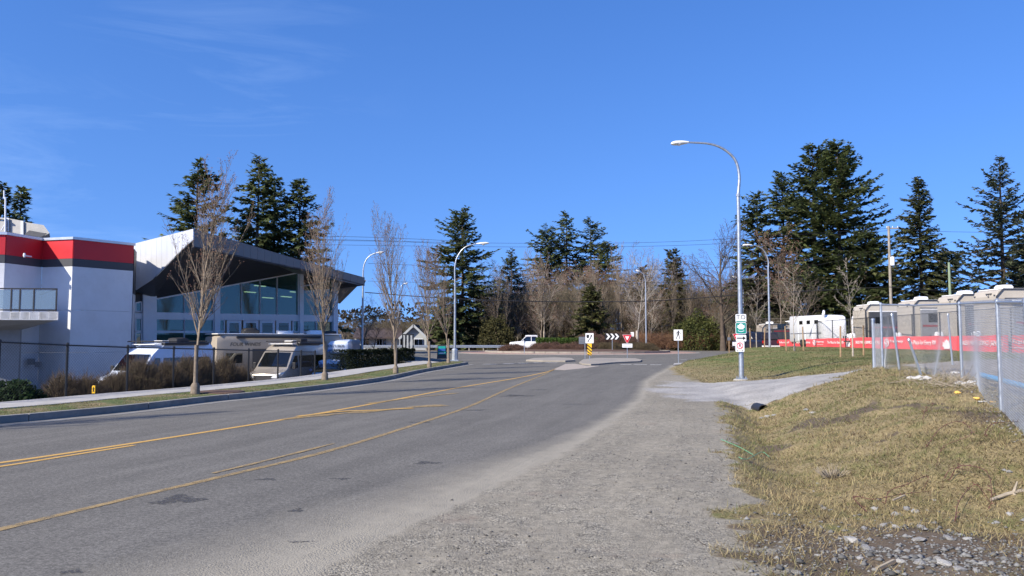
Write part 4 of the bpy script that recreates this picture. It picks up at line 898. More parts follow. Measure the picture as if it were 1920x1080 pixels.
# ------------------------------------------------------------------ travel trailers on the lot to the right (long side towards the road, nose towards the left)
def trailer(name, x, y, z, L_, H, label, slide=None, beige='rv_beige_light', group='travel trailers parked in a row on the lot', wfront=2.35, ac=True, W=2.4):
    t = empty(name, (x, y, z), 0, label, 'travel trailer', group)
    w = W
    prof = [(0, .55), (0, H-.42), (.12, H-.10), (.42, H), (L_, H), (L_, .55)]
    part(MB().poly([(a, 0, b) for a, b in prof], (0, w, 0)), 'body', beige, t, bevel=.03)
    part(MB().box(.35, L_+.02, -.02, w+.02, H+.002, H+.06), 'roof', 'rv_roof', t)
    part(MB().bar((.02, -.03, .55), (.02, -.03, H-.42), .09, .05).bar((.02, -.03, H-.42), (.42, -.03, H+.02), .09, .05).bar((.40, -.03, H+.02), (L_, -.03, H+.02), .09, .06), 'corner_trim', 'rv_dark', t)
    for k in range(8): part(MB().box(-.012, -.002, .06, w-.06, .75+k*.33, .765+k*.33), 'siding_groove', 'rv_beige', t)
    for k in range(9): part(MB().box(.12, L_-.1, -.008, -.002, .75+k*.30, .765+k*.30), 'siding_groove', 'rv_beige', t)
    part(MB().box(.5, L_-.3, -.016, -.004, H-.75, H-.52), 'stripe', 'rv_dark', t)
    for dy, dz_ in ((.55, -.26), (.75, -.26), (.95, -.26), (.45+.3, -.42), (.15, -.36), (w-.2, -.36)):
        part(MB().box(-.05, .02 if dz_ < -.3 else .05, dy-.05, dy+.05, H+dz_-.03, H+dz_+.03), 'marker_light', 'rv_dark', t)
    sd = slide or (1.3, 4.8, .8, H-.45)
    so_ = part(MB().box(sd[0], sd[1], -.22, -.017, sd[2], sd[3]), 'slide_out', sd[4] if len(sd) > 4 else 'rv_dark', t, bevel=.015)
    part(MB().box(sd[0]+.1, sd[1]-.1, -.228, -.2205, 1.62, 1.75), 'red_stripe', 'rv_stripe_red', so_)
    part(MB().box(sd[0]+.5, sd[1]-.9, -.24, -.222, 1.95, 2.55), 'window', 'glass_car', so_)
    part(MB().box(sd[0]+.02, sd[1]-.02, -.24, -.02, sd[3]+.01, sd[3]+.07), 'slide_awning', 'rv_roof', t)
    part(MB().box(sd[1]+.4, sd[1]+1.1, -.03, -.017, .8, 2.6), 'door', 'rv_grey', t)
    part(MB().box(sd[1]+1.4, min(sd[1]+2.6, L_-.2), -.03, -.017, 1.7, 2.4), 'window', 'glass_car', t)
    hitch = MB().bar((-1.3, w/2, .55), (.1, w*.2, .55), .1, .1).bar((-1.3, w/2, .55), (.1, w*.8, .55), .1, .1).bar((-1.15, w/2, .0), (-1.15, w/2, 1.0), .07, .07)
    part(hitch, 'hitch', 'plastic_black', t)
    for dx in (-.45, -.72): part(MB().lathe((dx, w/2+.0, .62), [(.14, 0), (.155, .1), (.155, .45), (.1, .56), (.05, .6)], 14), 'gas_bottle', 'rv_roof' if dx < -.5 else 'frame_white', t, smooth=True)
    for dx in (L_*.52, L_*.52+.85): wheel(t, dx, .12, .34, .2).rotation_euler = (0, 0, 0)
    if ac: part(loft([(-.45, 0, .16, .3), (-.3, 0, .27, .36), (.3, 0, .27, .36), (.5, 0, .12, .3)], belt=9, crown=.01), 'roof_air_conditioner', 'rv_roof', t, smooth=True).location = (1.3, w*.55, H+.06)
    part(MB().lathe((L_*.55, w*.5, H+.06), [(.05, 0), (.05, .22), (.42, .26), (.42, .32), (.1, .40)], 16), 'antenna_dome', 'rv_roof', t, smooth=True)
    return t
ZL = .97
trailer('travel_trailer', 29.0, 65.4, ZL, 8.2, 3.55, 'beige trailer with dark grey slide out and red stripe, leftmost of the tan row', (.25, 3.1, .75, 2.95))
trailer('travel_trailer', 29.2, 58.0, ZL, 8.4, 3.55, 'beige trailer with a white roof dish, second from the left in the tan row', (.5, 4.4, .8, 2.85, 'rv_grey'))
trailer('travel_trailer', 29.0, 51.9, ZL, 8.0, 3.62, 'beige trailer behind the bent part of the chain link fence, third in the tan row', (.5, 3.8, .8, 2.9))
trailer('travel_trailer', 29.1, 47.8, ZL, 8.6, 3.72, 'largest and nearest beige trailer at the right edge behind the chain link fence', (.9, 5.6, .8, 3.0, 'rv_grey'))
wt = empty('horse_trailer', (30.2, 83.0, ZL), R(-90), 'white trailer with rounded nose and dark side windows behind the red banner', 'trailer', None)
part(loft([(.0, .55, 1.6, .8), (.1, .5, 2.4, 1.05), (.45, .45, 2.85, 1.16), (1.0, .45, 3.0, 1.2), (8.6, .45, 3.1, 1.2), (8.8, .5, 3.0, 1.17)], belt=9, crown=.04), 'body', 'paint_white', wt, smooth=True)
for s in (-1, 1):
    for y in (2.4, 4.3, 6.2): part(MB().box(s*1.205-.01, s*1.205+.012, y, y+.12, .6, 2.9), 'pillar', 'frame_white', wt)
    for y in (1.0, 3.0, 5.0): part(MB().box(s*1.205-.01, s*1.205+.02, y, y+.9, 2.2, 2.55), 'window', 'glass_car', wt)
    part(MB().box(s*1.205-.01, s*1.205+.012, .4, 8.5, 1.25, 1.36), 'stripe', 'rv_grey', wt)
    for y in (4.5, 5.4): wheel(wt, s*1.15, y, .36)
part(MB().tube([(-.9, .5, 2.6), (-.95, .2, 3.1), (-.8, .6, 3.35), (-.5, 1.3, 3.3), (-.4, 1.8, 3.1)], .12, 8), 'air_intake', 'paint_white', wt, smooth=True)
wt.location = (30.0, 74.0, ZL); wt.rotation_euler = (0, 0, R(0)); 
wt2 = trailer('travel_trailer', 30.9, 70.6, ZL, 7.0, 2.95, 'low white trailer with black side windows beside the leftmost tan trailer', (1.2, 3.4, 1.0, 2.4), beige='paint_white', group=None, W=2.0)
bt = trailer('travel_trailer', 29.5, 94.0, ZL, 6.5, 2.5, 'small distant beige trailer at the far left of the lot', (1.2, 3.6, .8, 2.0), beige='rv_beige', group=None)
for x, y, rz, p_, lb in ((31.5, 63.4, -86, 'rv_grey', 'grey pickup truck standing between the two leftmost tan trailers'), (30.2, 44.6, -86, 'rv_dark', 'dark grey pickup truck in front of the nearest beige trailer')):
    car('pickup_truck', (x, y, ZL), R(rz), p_, lb, 'pickup truck', 'pickup')

# ------------------------------------------------------------------ trees
def rv(a, b): return rng.uniform(a, b)
def bare_mesh(seed, H, style='street', rmin=.004, nmax=9000):
    """leafless tree: tapering limbs that fork; returns a mesh. style street: many steep upswept limbs from a low fork"""
    g = random.Random(seed); P0, P1, R0, R1 = [], [], [], []; tips = []
    def rot(d, ang, az):
        u = d.cross(Vector((0, 0, 1))) if abs(d.z) < .98 else Vector((1, 0, 0)); u.normalize(); v = d.cross(u)
        return (d*math.cos(ang)+(u*math.cos(az)+v*math.sin(az))*math.sin(ang)).normalized()
    def limb(p, d, L_, r, lev, up, wob, kids_n, ang, t0):
        n = {0: 9, 1: 6, 2: 4, 3: 2}.get(lev, 2); pts = [p]; dirs = [d]; rr = [r]
        for i in range(n):
            d = (d+Vector((g.gauss(0, wob), g.gauss(0, wob), g.gauss(0, wob*.6)+up))).normalized(); q = pts[-1]+d*(L_/n)
            r2 = r*(1-(i+1)/n*.82) if lev else r*(1-(i+1)/n*.9)
            P0.append(pts[-1]); P1.append(q); R0.append(max(rmin, rr[-1])); R1.append(max(rmin*.8, r2)); pts.append(q); dirs.append(d); rr.append(r2)
        tips.append(pts[-1])
        if lev >= 3 or len(P0) > nmax: return
        kn = kids_n[lev]
        for k in range(kn):
            t = t0[lev]+(1-t0[lev])*(k+g.random())/kn*.97; f = t*n; i = min(n-1, int(f)); f -= i
            q = pts[i].lerp(pts[i+1], f); rl = rr[i]*(1-f)+rr[i+1]*f
            nl = L_*(len_f[lev])*(1-.62*t if lev else shape(t))*g.uniform(.75, 1.2)
            limb(q, rot(dirs[i+1], ang[lev]*g.uniform(.7, 1.3), g.uniform(0, 6.283)), nl, max(rmin, min(rl*.62, nl*.014)), lev+1, up_l[lev+1], wob, kids_n, ang, t0)
    if style == 'street':
        len_f = [.50, .44, .36]; up_l = [.02, .12, .09, .05]; shape = lambda t: (1.15-.75*t)*(.85 if t < .3 else 1)*g.uniform(.75, 1.15)
        limb(Vector((0, 0, -.1)), Vector((0, 0, 1)), H, .066*H/7, 0, .02, .026, [34, 11, 3], [R(25), R(25), R(34)], [.235, .12, .2])
    elif style == 'spread':
        len_f = [.55, .55, .42]; up_l = [.02, .05, .03, .01]; shape = lambda t: (1.1-.6*t)
        limb(Vector((0, 0, -.1)), Vector((g.gauss(0, .06), g.gauss(0, .06), 1)), H, .020*H, 0, .02, .08, [20, 10, 7], [R(48), R(40), R(42)], [.22, .15, .15])
    elif style == 'forest':
        len_f = [.30, .48, .45]; up_l = [.02, .07, .04, .02]; shape = lambda t: (.75+.5*math.sin(t*3))
        limb(Vector((0, 0, -.1)), Vector((g.gauss(0, .03), g.gauss(0, .03), 1)), H, .0088*H, 0, .02, .035, [22, 7, 4], [R(45), R(38), R(40)], [.30, .12, .15])
    elif style == 'poplar':
        len_f = [.22, .42, .4]; up_l = [.02, .14, .1, .05]; shape = lambda t: (.9+.3*math.sin(t*3))
        limb(Vector((0, 0, -.1)), Vector((0, 0, 1)), H, .010*H, 0, .02, .02, [30, 7, 3], [R(34), R(28), R(34)], [.25, .1, .15])
    elif style == 'sapling':
        len_f = [.36, .4, .4]; up_l = [.02, .07, .04, .02]; shape = lambda t: (1.1-.8*t)
        limb(Vector((0, 0, -.05)), Vector((g.gauss(0, .02), 0, 1)), H, .028, 0, .02, .03, [15, 5, 2], [R(48), R(35), R(34)], [.30, .15, .2])
    V_, F_ = segs([tuple(p) for p in P0], [tuple(p) for p in P1], np.array(R0), np.array(R1), 3); k_ = H/V_[:, 2].max(); V_ = V_*k_; return V_, F_, [t*k_ for t in tips]
def bud_quads(tips, s, seed, k=1):
    g = np.random.default_rng(seed); T = np.array([tuple(t) for t in tips]); T = np.repeat(T, k, 0)+g.normal(0, s*1.1, (len(T)*k, 3)); n = len(T)
    a = g.normal(0, 1, (n, 3)); a /= np.linalg.norm(a, axis=1, keepdims=True); b = np.cross(a, g.normal(0, 1, (n, 3))); b /= np.linalg.norm(b, axis=1, keepdims=True)
    V_ = np.stack([T-a*s*.5, T+b*s*.4, T+a*s*.9, T-b*s*.4], 1).reshape(-1, 3); return V_, np.arange(4*n).reshape(-1, 4)
def bare_tree(name, seed, H, style, bark, loc=(0, 0, 0), rmin=.004, bud=None, label=None, cat='tree', group=None, collar=False, budk=1):
    V_, F_, tips = bare_mesh(seed, H, style, rmin)
    t = empty(name, loc, 0, label, cat, group)
    zmask = V_[F_][:, :, 2].mean(1)
    np_obj('branches', np_mesh('branches', V_, F_, bark), t)
    if bud:
        bv, bf = bud_quads(tips, bud, seed, budk); np_obj('buds', np_mesh('buds', bv, bf, 'bud'), t)['kind'] = 'stuff'
    r = V_[:6, :2].max()
    tr = MB().tube([(0, 0, -.1), (0, 0, H*.08), (0, 0, H*.2)], [r*1.25, r*1.04, r*.9], 10).build('trunk', bark, t, smooth=True)
    if collar: MB().lathe((0, 0, 0), [(.125, -.02), (.12, .24), (.075, .32)], 14).build('root_flare', bark, t, smooth=True)
    return t
def conifer_mesh(seed, H, Rm, base=.05, pw=.8, droop=.25, dens=1., sag=.3, fr=.47, dark=1., gap=.12, top_thin=.15, col0=(.055, .075, .030), col1=(.145, .170, .07), tip_up=.0, jit=.3, lite=False):
    g = random.Random(seed); gn = np.random.default_rng(seed)
    P0, P1, R0, R1 = [], [], [], []
    cen, au, av, cl = [], [], [], []
    z = H*base; Rm *= 1.12; fr *= 1.0; side = g.uniform(0, 6.28)
    while z < H*.985:
        t = z/H; tt = (t-base)/(1-base); r = Rm*((1-tt)**pw)*min(1., .55+tt*3.5)+.12
        nb = max(3, int((5.0 if tt < .85 else 4)*dens))
        for k in range(nb):
            if g.random() < gap: continue
            az = g.uniform(0, 6.283); L_ = r*(1.32 if g.random() < .13 else 1.)*g.uniform(1-jit*1.6, 1+jit*.6)*(1+.12*math.cos(az-side)); el = R(22)*(tt-.35)*2 - droop*(1-tt)*.6+g.gauss(0, .20)
            d = Vector((math.cos(az)*math.cos(el), math.sin(az)*math.cos(el), math.sin(el))); p = Vector((0, 0, z+g.uniform(-.2, .2)))
            n = max(2, int(L_/.55)); st = L_/n; rb = .012*L_+.012; pts = [p]
            for i in range(n):
                f = (i+1)/n; d = (d+Vector((g.gauss(0, .05), g.gauss(0, .05), -sag*.12*(1-f*1.6)+tip_up*.1*f))).normalized(); q = pts[-1]+d*st
                P0.append(tuple(pts[-1])); P1.append(tuple(q)); R0.append(rb*(1-.8*i/n)); R1.append(rb*(1-.8*f)); pts.append(q)
            sh = g.uniform(.72, 1.18)
            m = max(5, int(L_*7.8*dens)); u = Vector((-math.sin(az), math.cos(az), 0))
            for j in range(m):
                f = .12+.90*((j+g.random())/m)**.85; fi = min(n-1e-3, f*n); i = int(min(fi, n-1)); c = pts[i].lerp(pts[i+1], min(1, fi-i))
                ln = fr*g.uniform(.6, 1.25)*(1.0+.5*math.sin(math.pi*min(f, 1))*min(1, L_/3)); s_ = 1 if j % 2 else -1
                dd = (d*g.uniform(.45, 1.0)+u*s_*g.uniform(.25, 1.0)+Vector((0, 0, g.uniform(-.75, .22)))).normalized()
                wv_ = dd.cross(Vector((g.gauss(0, .35), g.gauss(0, .35), 1))).normalized()*ln*g.uniform(.22, .36)
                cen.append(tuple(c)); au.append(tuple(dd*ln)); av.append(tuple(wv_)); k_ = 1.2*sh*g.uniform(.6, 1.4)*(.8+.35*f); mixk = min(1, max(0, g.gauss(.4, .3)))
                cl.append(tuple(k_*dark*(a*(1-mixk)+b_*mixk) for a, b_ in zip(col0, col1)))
        z += (H*.0085+.11)*(1.1 if tt < .8 else .8)/max(.6, dens**.5)
    c = np.array(cen); a = np.array(au); v = np.array(av); col = np.array(cl)
    # each frond: a forked spray of narrow leaf-shaped blades (long diamond)
    V_ = np.stack([c, c+a*.42+v, c+a, c+a*.42-v], 1).reshape(-1, 3); F_ = np.arange(len(V_)).reshape(-1, 4)
    a2 = a*.72+v*1.3; v2 = v*.62; c2 = c+a*.3; a3 = a*.72-v*1.3+np.array([0, 0, -.06])
    V2 = np.stack([c2, c2+a2*.4+v2, c2+a2, c2+a2*.4-v2], 1).reshape(-1, 3); V3 = np.stack([c2, c2+a3*.4+v2, c2+a3, c2+a3*.4-v2], 1).reshape(-1, 3)
    VV = np.concatenate([V_, V2] if lite else [V_, V2, V3]); FF = np.arange(len(VV)).reshape(-1, 4); CC = np.concatenate([np.repeat(col, 4, 0)]*(2 if lite else 3))
    BV, BF = segs(P0, P1, np.array(R0), np.array(R1), 3)
    return VV, FF, CC, BV, BF
def conifer(name, seed, H, Rm, label, cat='tree', loc=(0, 0, 0), group=None, trunk_r=None, **k):
    t = empty(name, loc, 0, label, cat, group); VV, FF, CC, BV, BF = conifer_mesh(seed, H, Rm, **k)
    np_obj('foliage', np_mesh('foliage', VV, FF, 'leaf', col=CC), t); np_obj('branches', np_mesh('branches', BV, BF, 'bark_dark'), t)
    tr = trunk_r or H*.014
    MB().tube([(0, 0, -.5), (0, 0, H*.1), (rv(-.1, .1), 0, H*.5), (0, 0, H*.98)], [tr*1.3, tr, tr*.6, .03], 10).build('trunk', 'bark_dark', t, smooth=True)
    return t
def place(px, py_top, Y, zb): p = at(px, py_top, Y); return p.x, Y, zb, p.z-zb          # x, y, ground, height
# --- conifers, each at its own distance
gc_ = 'tall conifers behind the showroom'
def con(px, py, Y, wpx, label, zb=0., seed=1, name='fir_tree', group=None, **k):
    x, y, z, H = place(px, py, Y, zb); k.setdefault('lite', Y > 109); return conifer(name, seed, H, wpx/2/F_PX*Y, label, loc=(x, y, z), group=group, **k)
con(372, 296, 74, 290, 'dark fir with long low limbs rising behind the peak of the folded roof', seed=3, pw=.95, droop=.1, gap=.3, jit=.45, sag=.15, tip_up=.5)
con(487, 288, 78, 175, 'tallest and sharpest of the firs behind the sloping roof', seed=4, pw=.75, gap=.18, jit=.35, tip_up=.4)
con(516, 328, 82, 130, 'fir squeezed between two taller firs behind the roof', seed=5, pw=.7, gap=.15)
con(563, 334, 80, 140, 'right hand fir of the dark group behind the roof, beside the second street tree', seed=6, pw=.6, gap=.14, jit=.35)
con(4, 342, 70, 110, 'fir cut off by the left edge of the picture behind the roof mast', seed=7, pw=.7, name='fir_tree', gap=.2, jit=.4)
con(41, 345, 72, 110, 'open topped fir behind the rooftop plant unit', seed=8, pw=.85, gap=.25, jit=.5)
con(867, 388, 117, 175, 'big dark spruce behind the street lamp at the end of the boulevard', zb=.2, seed=9, name='spruce_tree', pw=.62, droop=.35, gap=.10, dens=1.15, jit=.4, tip_up=.5)
con(836, 560, 114, 80, 'small dark spruce leaning against the big spruce beside the bungalow', zb=.2, seed=10, name='spruce_tree', pw=.6)
con(959, 468, 128, 120, 'thin topped fir right of the big spruce', zb=.2, seed=11, pw=.8, gap=.25, col1=(.12, .115, .05))
con(1027, 428, 150, 130, 'left hand fir of the cluster above the roundabout', zb=.2, seed=12, pw=.55, base=.28, gap=.2, jit=.35)
con(1062, 396, 152, 140, 'highest fir of the cluster above the roundabout with a bare lower trunk', zb=.2, seed=13, pw=.7, base=.34, gap=.18, jit=.4)
con(1107, 406, 154, 140, 'fir with a bare lower trunk, second highest above the roundabout', zb=.2, seed=14, pw=.7, base=.34, gap=.18, jit=.4)
con(1134, 455, 150, 95, 'short dense fir at the right end of the cluster above the roundabout', zb=.2, seed=15, pw=.5, base=.3, gap=.1)
con(1109, 535, 112, 86, 'small olive green cedar standing behind the keep right sign', zb=.3, seed=16, name='cedar_tree', pw=.7, base=.02, gap=.05, dens=1.2, col0=(.05, .06, .024), col1=(.14, .14, .055))
ced0 = con(1066, 600, 118, 44, 'low brownish green cedar left of the small olive cedar', zb=.3, seed=17, name='cedar_tree', pw=.7, base=.02, col0=(.05, .045, .018), col1=(.12, .085, .035))
con(1262, 466, 122, 80, 'ivy clad dark conifer right of the island lamp', zb=.3, seed=18, name='cedar_tree', pw=.55, base=.1, gap=.1, col0=(.05, .055, .025), col1=(.12, .11, .045))
con(1205, 500, 130, 60, 'ivy covered trunk left of the dark conifer behind the island lamp', zb=.3, seed=19, name='cedar_tree', pw=.45, base=.15, col0=(.05, .045, .02), col1=(.10, .08, .035))
con(1418, 362, 112, 170, 'lower left fir of the great right hand group, behind the tall street lamp', zb=.6, seed=20, pw=.6, gap=.14, jit=.35, dens=1.1)
con(1466, 320, 116, 180, 'fir between the two giants of the right hand group, pitched to the left', zb=.6, seed=21, pw=.6, gap=.14, jit=.38, dens=1.1)
con(1522, 268, 108, 225, 'left hand giant of the two tallest firs on the right', zb=.7, seed=22, pw=.66, gap=.12, jit=.40, dens=1.15, tip_up=.8)
con(1569, 262, 104, 245, 'right hand giant of the two tallest firs, its limbs reaching over the utility pole', zb=.7, seed=23, pw=.62, gap=.12, jit=.42, dens=1.15, tip_up=1.1, col1=(.13, .155, .055))
con(1622, 420, 100, 110, 'shorter dark fir at the foot of the right hand giant beside the utility pole', zb=.8, seed=24, pw=.5, gap=.12)
con(1722, 330, 94, 138, 'dense narrow cone shaped cedar between the two wooden poles', zb=.9, seed=25, name='cedar_tree', pw=.72, base=.03, gap=.04, dens=1.35, jit=.22, fr=.34, col0=(.045, .058, .024), col1=(.12, .125, .05))
con(1776, 470, 98, 90, 'small dark conifer behind the short green pole', zb=.9, seed=26, pw=.5)
con(1873, 288, 84, 290, 'open spire topped cedar with upswept limbs at the far right', zb=.9, seed=27, name='deodar_tree', pw=1.05, base=.08, gap=.12, dens=1.1, jit=.35, fr=.34, sag=.5, tip_up=1.3, col0=(.045, .06, .035), col1=(.12, .135, .075))
con(1935, 440, 90, 150, 'dark conifer cut off by the right edge of the picture', zb=.9, seed=28, pw=.5)
con(1672, 500, 104, 90, 'dark conifer behind the wooden utility pole', zb=.9, seed=29, pw=.5)
# --- street trees on the boulevard
lab = ['slender leafless street tree nearest the camera, in front of the white van', 'second leafless street tree, in front of the pale trailer nose', 'third leafless street tree, by the dark hedge', 'fourth and smaller leafless street tree, beside the black board sign', 'last leafless street tree, right beside the boulevard lamp']
for i, (px, py, top, sd_) in enumerate(((366, 739, 282, 31), (609, 713, 350, 38), (742, 699, 379, 33), (805, 688.5, 446, 34), (841, 681, 452, 35))):
    p = gp(px, py, .16); H = at(px, top, p.y).z-.16
    bare_tree('street_tree', sd_, H*(1.0), 'street', 'bark_street', (p.x, p.y, .15), rmin=.0046, bud=.026 if i < 3 else .030, label=lab[i], group='leafless street trees along the boulevard', collar=True, budk=2)
bare_tree('street_tree', 36, 7.2, 'street', 'bark_street', (-13.2, 12.2, .15), rmin=.005, label='leafless street tree standing just outside the left edge of the picture', group='leafless street trees along the boulevard', collar=True)
# --- staked saplings on the grass hill
sap = bare_tree('young_tree', 41, 5.2, 'sapling', 'bark_sapling', (0, 0, 0), rmin=.007, group='staked young trees on the grass hill', label='x')
spos = [((1597, 668), 41.5, 'nearest staked young tree on the grass hill'), ((1488, 660), 52, 'middle staked young tree on the grass hill'), ((1417, 652), 64, 'farthest staked young tree, next to the navy truck')]
for i, ((px, py), Y, lb) in enumerate(spos):
    x = (px-960)/F_PX*Y; z = zg(x, Y)
    if i == 0: sap.location = (x, Y, z); sap['label'] = lb
    else: c = copy_tree(sap, (x, Y, z), R(70*i), 1.0+.06*i, lb)
st_ = [(1574, 41, 'leaning left stake of the nearest young tree'), (1617, 42.5, 'right stake of the nearest young tree, beside the gate post'), (1473, 51.2, 'left stake of the middle young tree'), (1505, 53, 'right stake of the middle young tree'), (1406, 63.5, 'left stake of the farthest young tree'), (1432, 64.5, 'right stake of the farthest young tree')]
me = None
for px, Y, lb in st_:
    x = (px-960)/F_PX*Y; z = zg(x, Y)
    if me is None: o = MB().tube([(0, 0, -.2), (rv(-.02, .02), 0, 1.6)], [.05, .042], 8).build('wooden_stake', 'wood_stake', smooth=True); me = o.data
    else: o = link(bpy.data.objects.new('wooden_stake', me))
    o.location = (x, Y, z); o.rotation_euler = (rv(-.03, .03), rv(-.05, .05), 0); tag(o, lb, 'stake', 'wooden stakes beside the young trees')
# --- leafless woodland: trees one can tell apart
birch = bare_tree('birch_tree', 51, 17, 'forest', 'bark_birch', (0, 0, 0), rmin=.016, label='white barked birch behind the roundabout island')
x, y, z, H = place(1193, 470, 106, .2); birch.location = (x, y, z); birch.scale = (H/17,)*3
protos = []
for i, (sd_, st2, bk) in enumerate(((61, 'forest', 'bark_grey'), (62, 'forest', 'bark_dark'), (63, 'poplar', 'bark_grey'), (64, 'forest', 'bark_sapling'), (65, 'spread', 'bark_dark'), (66, 'spread', 'bark_grey'))):
    protos.append(bare_tree('bare_tree', sd_, 15, st2, bk, (0, 0, -50), rmin=.015, bud=.10 if i in (0, 3) else None, budk=2))
used = set()
GF = 'leafless trees of the wood behind the roundabout'
def bare(i, px, py, Y, label, zb=.2, group=None, sx=1.):
    x, y, z, H = place(px, py, Y, zb); s_ = H/15
    if i not in used:
        used.add(i); t = protos[i]; t.location = (x, y, z); t.rotation_euler = (0, 0, rv(0, 6)); t.scale = (s_*sx, s_*sx, s_); t['label'] = label; t['category'] = 'tree'
        if group: t['group'] = group
    else:
        t = copy_tree(protos[i], (x, y, z), rv(0, 6), (s_*sx, s_*sx, s_), label)
        if group: t['group'] = group
        elif 'group' in t: del t['group']
    return t
bare(4, 1352, 418, 104, 'wide leaning leafless tree left of the tall street lamp', sx=1.25)
bare(5, 1238, 448, 124, 'rounded leafless tree above the island lamp', sx=1.15)
bare(2, 1165, 450, 118, 'tall thin poplar left of the white barked birch')
bare(2, 986, 462, 122, 'tall thin poplar between the spruce and the fir cluster')
bare(3, 1020, 480, 116, 'pale trunked leafless tree in front of the fir cluster')
bare(4, 735, 575, 96, 'dark round leafless tree in front of the bungalow', zb=-.2)
bare(5, 676, 548, 88, 'dark leafless tree behind the lamp by the roof tip', zb=-.4)
bare(4, 700, 600, 92, 'low dark leafless tree left of the bungalow', zb=-.3, sx=1.3)
bare(0, 1460, 420, 96, 'leafless tree with pale twigs in front of the right hand firs', zb=.6, sx=1.1)
bare(5, 1520, 470, 98, 'leafless tree low in front of the two giant firs', zb=.6)
bare(0, 1345, 520, 112, 'upright leafless tree right of the big leaning one')
n_ = 0
LBW = ['slim leafless tree with grey bark among the dense brown wood', 'slim leafless tree with dark bark among the dense brown wood', 'straight slim poplar among the dense brown wood', 'slim leafless tree with pale bark among the dense brown wood', 'spreading dark leafless tree among the dense brown wood', 'spreading grey leafless tree among the dense brown wood']
for row, (Y, n, lo, hi) in enumerate(((116, 26, 530, 590), (128, 34, 490, 565), (142, 34, 480, 545))):
    for k in range(n):
        px = 905+(1480-905)*(k+rv(-.3, 1.3))/n; i = rng.choice([0, 0, 1, 1, 3, 3, 2])
        bare(i, px, rv(lo, hi), Y+rv(-5, 5), LBW[i], group='woodland: '+LBW[i][:40].strip(), sx=rv(.9, 1.5))
for k in range(12):
    i = rng.choice([0, 1, 4, 5]); bare(i, 655+k*17+rv(-6, 6), rv(575, 612), rv(120, 140), LBW[i], group='woodland: '+LBW[i][:40].strip(), sx=1.4)
for k in range(10):
    i = rng.choice([0, 1, 4]); bare(i, 1395+k*28+rv(-6, 6), rv(480, 560), rv(118, 128), LBW[i], zb=.5, group='woodland: '+LBW[i][:40].strip(), sx=1.2)

for k, (px, py, lb) in enumerate(((940, 590, 'low brownish cedar at the right edge of the big spruce'), (1180, 598, 'low brownish cedar behind the yield sign'), (1400, 540, 'brownish cedar behind the second lamp, at the left foot of the right hand firs'), (1000, 566, 'slim brownish cedar in front of the bare wood, left of centre'))):
    x, y, z, H = place(px, py, 121+k, .2); copy_tree(ced0, (x, y, z), 1.3*k, H/(at(1066, 600, 118).z-.3), lb)
pop = [o for o in protos if o.name == 'bare_tree.002' or o == protos[2]][0]
for k in range(16):
    px = 925+k*33+rv(-10, 10); x, y, z, H = place(px, rv(470, 520), rv(112, 126), .2); copy_tree(pop, (x, y, z), rv(0, 6), (H/15*.8, H/15*.8, H/15), 'tall slender upright poplar standing above the brown wood', group='tall slender poplars of the wood')
# --- leafy masses: leaf faces scattered through a volume
def leaf_cloud(n, fn, size, c0, c1, seed, aspect=.5, squash=1.):
    g = np.random.default_rng(seed); P = fn(g, n); n = len(P); a = g.normal(0, 1, (n, 3)); a[:, 2] *= squash; a /= np.linalg.norm(a, axis=1, keepdims=True); b = np.cross(a, g.normal(0, 1, (n, 3))); b /= np.linalg.norm(b, axis=1, keepdims=True)
    s_ = size*g.uniform(.6, 1.3, (n, 1)); V_ = np.stack([P-a*s_, P+b*s_*aspect, P+a*s_, P-b*s_*aspect], 1).reshape(-1, 3)
    k = g.uniform(0, 1, (n, 1)); cl = np.array(c0)*(1-k)+np.array(c1)*k; cl *= g.uniform(.75, 1.25, (n, 1)); return V_, np.arange(4*n).reshape(-1, 4), np.repeat(cl, 4, 0)
def boxfn(x0, x1, y0, y1, z0, z1, lump=.15, fr=1.3):
    def f(g, n):
        P = np.stack([g.uniform(x0, x1, n), g.uniform(y0, y1, n), g.uniform(0, 1, n)**.7], 1); top = z1+lump*(vnoise(P[:, 0], P[:, 1], fr, 3))*2; P[:, 2] = z0+(top-z0)*P[:, 2]; return P
    return f
def bushfn(cx, cy, z0, r, h, lump=.2):
    def f(g, n):
        u = g.normal(0, 1, (n, 3)); u /= np.linalg.norm(u, axis=1, keepdims=True); u[:, 2] = np.abs(u[:, 2]); rr = g.uniform(.55, 1, (n, 1))**.5*(1+lump*np.sin(u[:, :1]*7+cx*3)*np.cos(u[:, 1:2]*6)); P = u*rr*np.array([r, r, h]); return P+np.array([cx, cy, z0])
    return f
# thicket at the foot of the wood: twigs nobody could count
def twig_cloud(n, fn, ln, rad, seed, up=.6, spread=.6):
    g = np.random.default_rng(seed); P = fn(g, n); d = g.normal(0, spread, (n, 3)); d[:, 2] = np.abs(d[:, 2])+up; d /= np.linalg.norm(d, axis=1, keepdims=True); L_ = ln*g.uniform(.5, 1.3, (n, 1))
    return segs(P, P+d*L_, np.full(n, rad), np.full(n, rad*.4), 3)
mk('twig_brown', (.135, .115, .075), .9, var=.4, scale=.6, world=True); mk('twig_grey', (.15, .13, .095), .9, var=.4, scale=.5, world=True); mk('bramble', (.21, .115, .065), .9, var=.35, scale=.7, world=True)
V_, F_ = twig_cloud(30000, boxfn(-6, 46, 118, 142, .2, 8.5, 1.6, .2), 1.9, .020, 5); tag(np_obj('thicket', np_mesh('thicket', V_, F_, 'twig_brown')), 'brown leafless thicket filling the wood behind the roundabout', 'thicket', kind='stuff')
V_, F_ = twig_cloud(9000, boxfn(-22, -8, 116, 128, .0, 3.5, .8, .3), 1.3, .02, 6); tag(np_obj('thicket', np_mesh('thicket', V_, F_, 'twig_brown')), 'dark leafless thicket behind and beside the bungalow', 'thicket', kind='stuff')
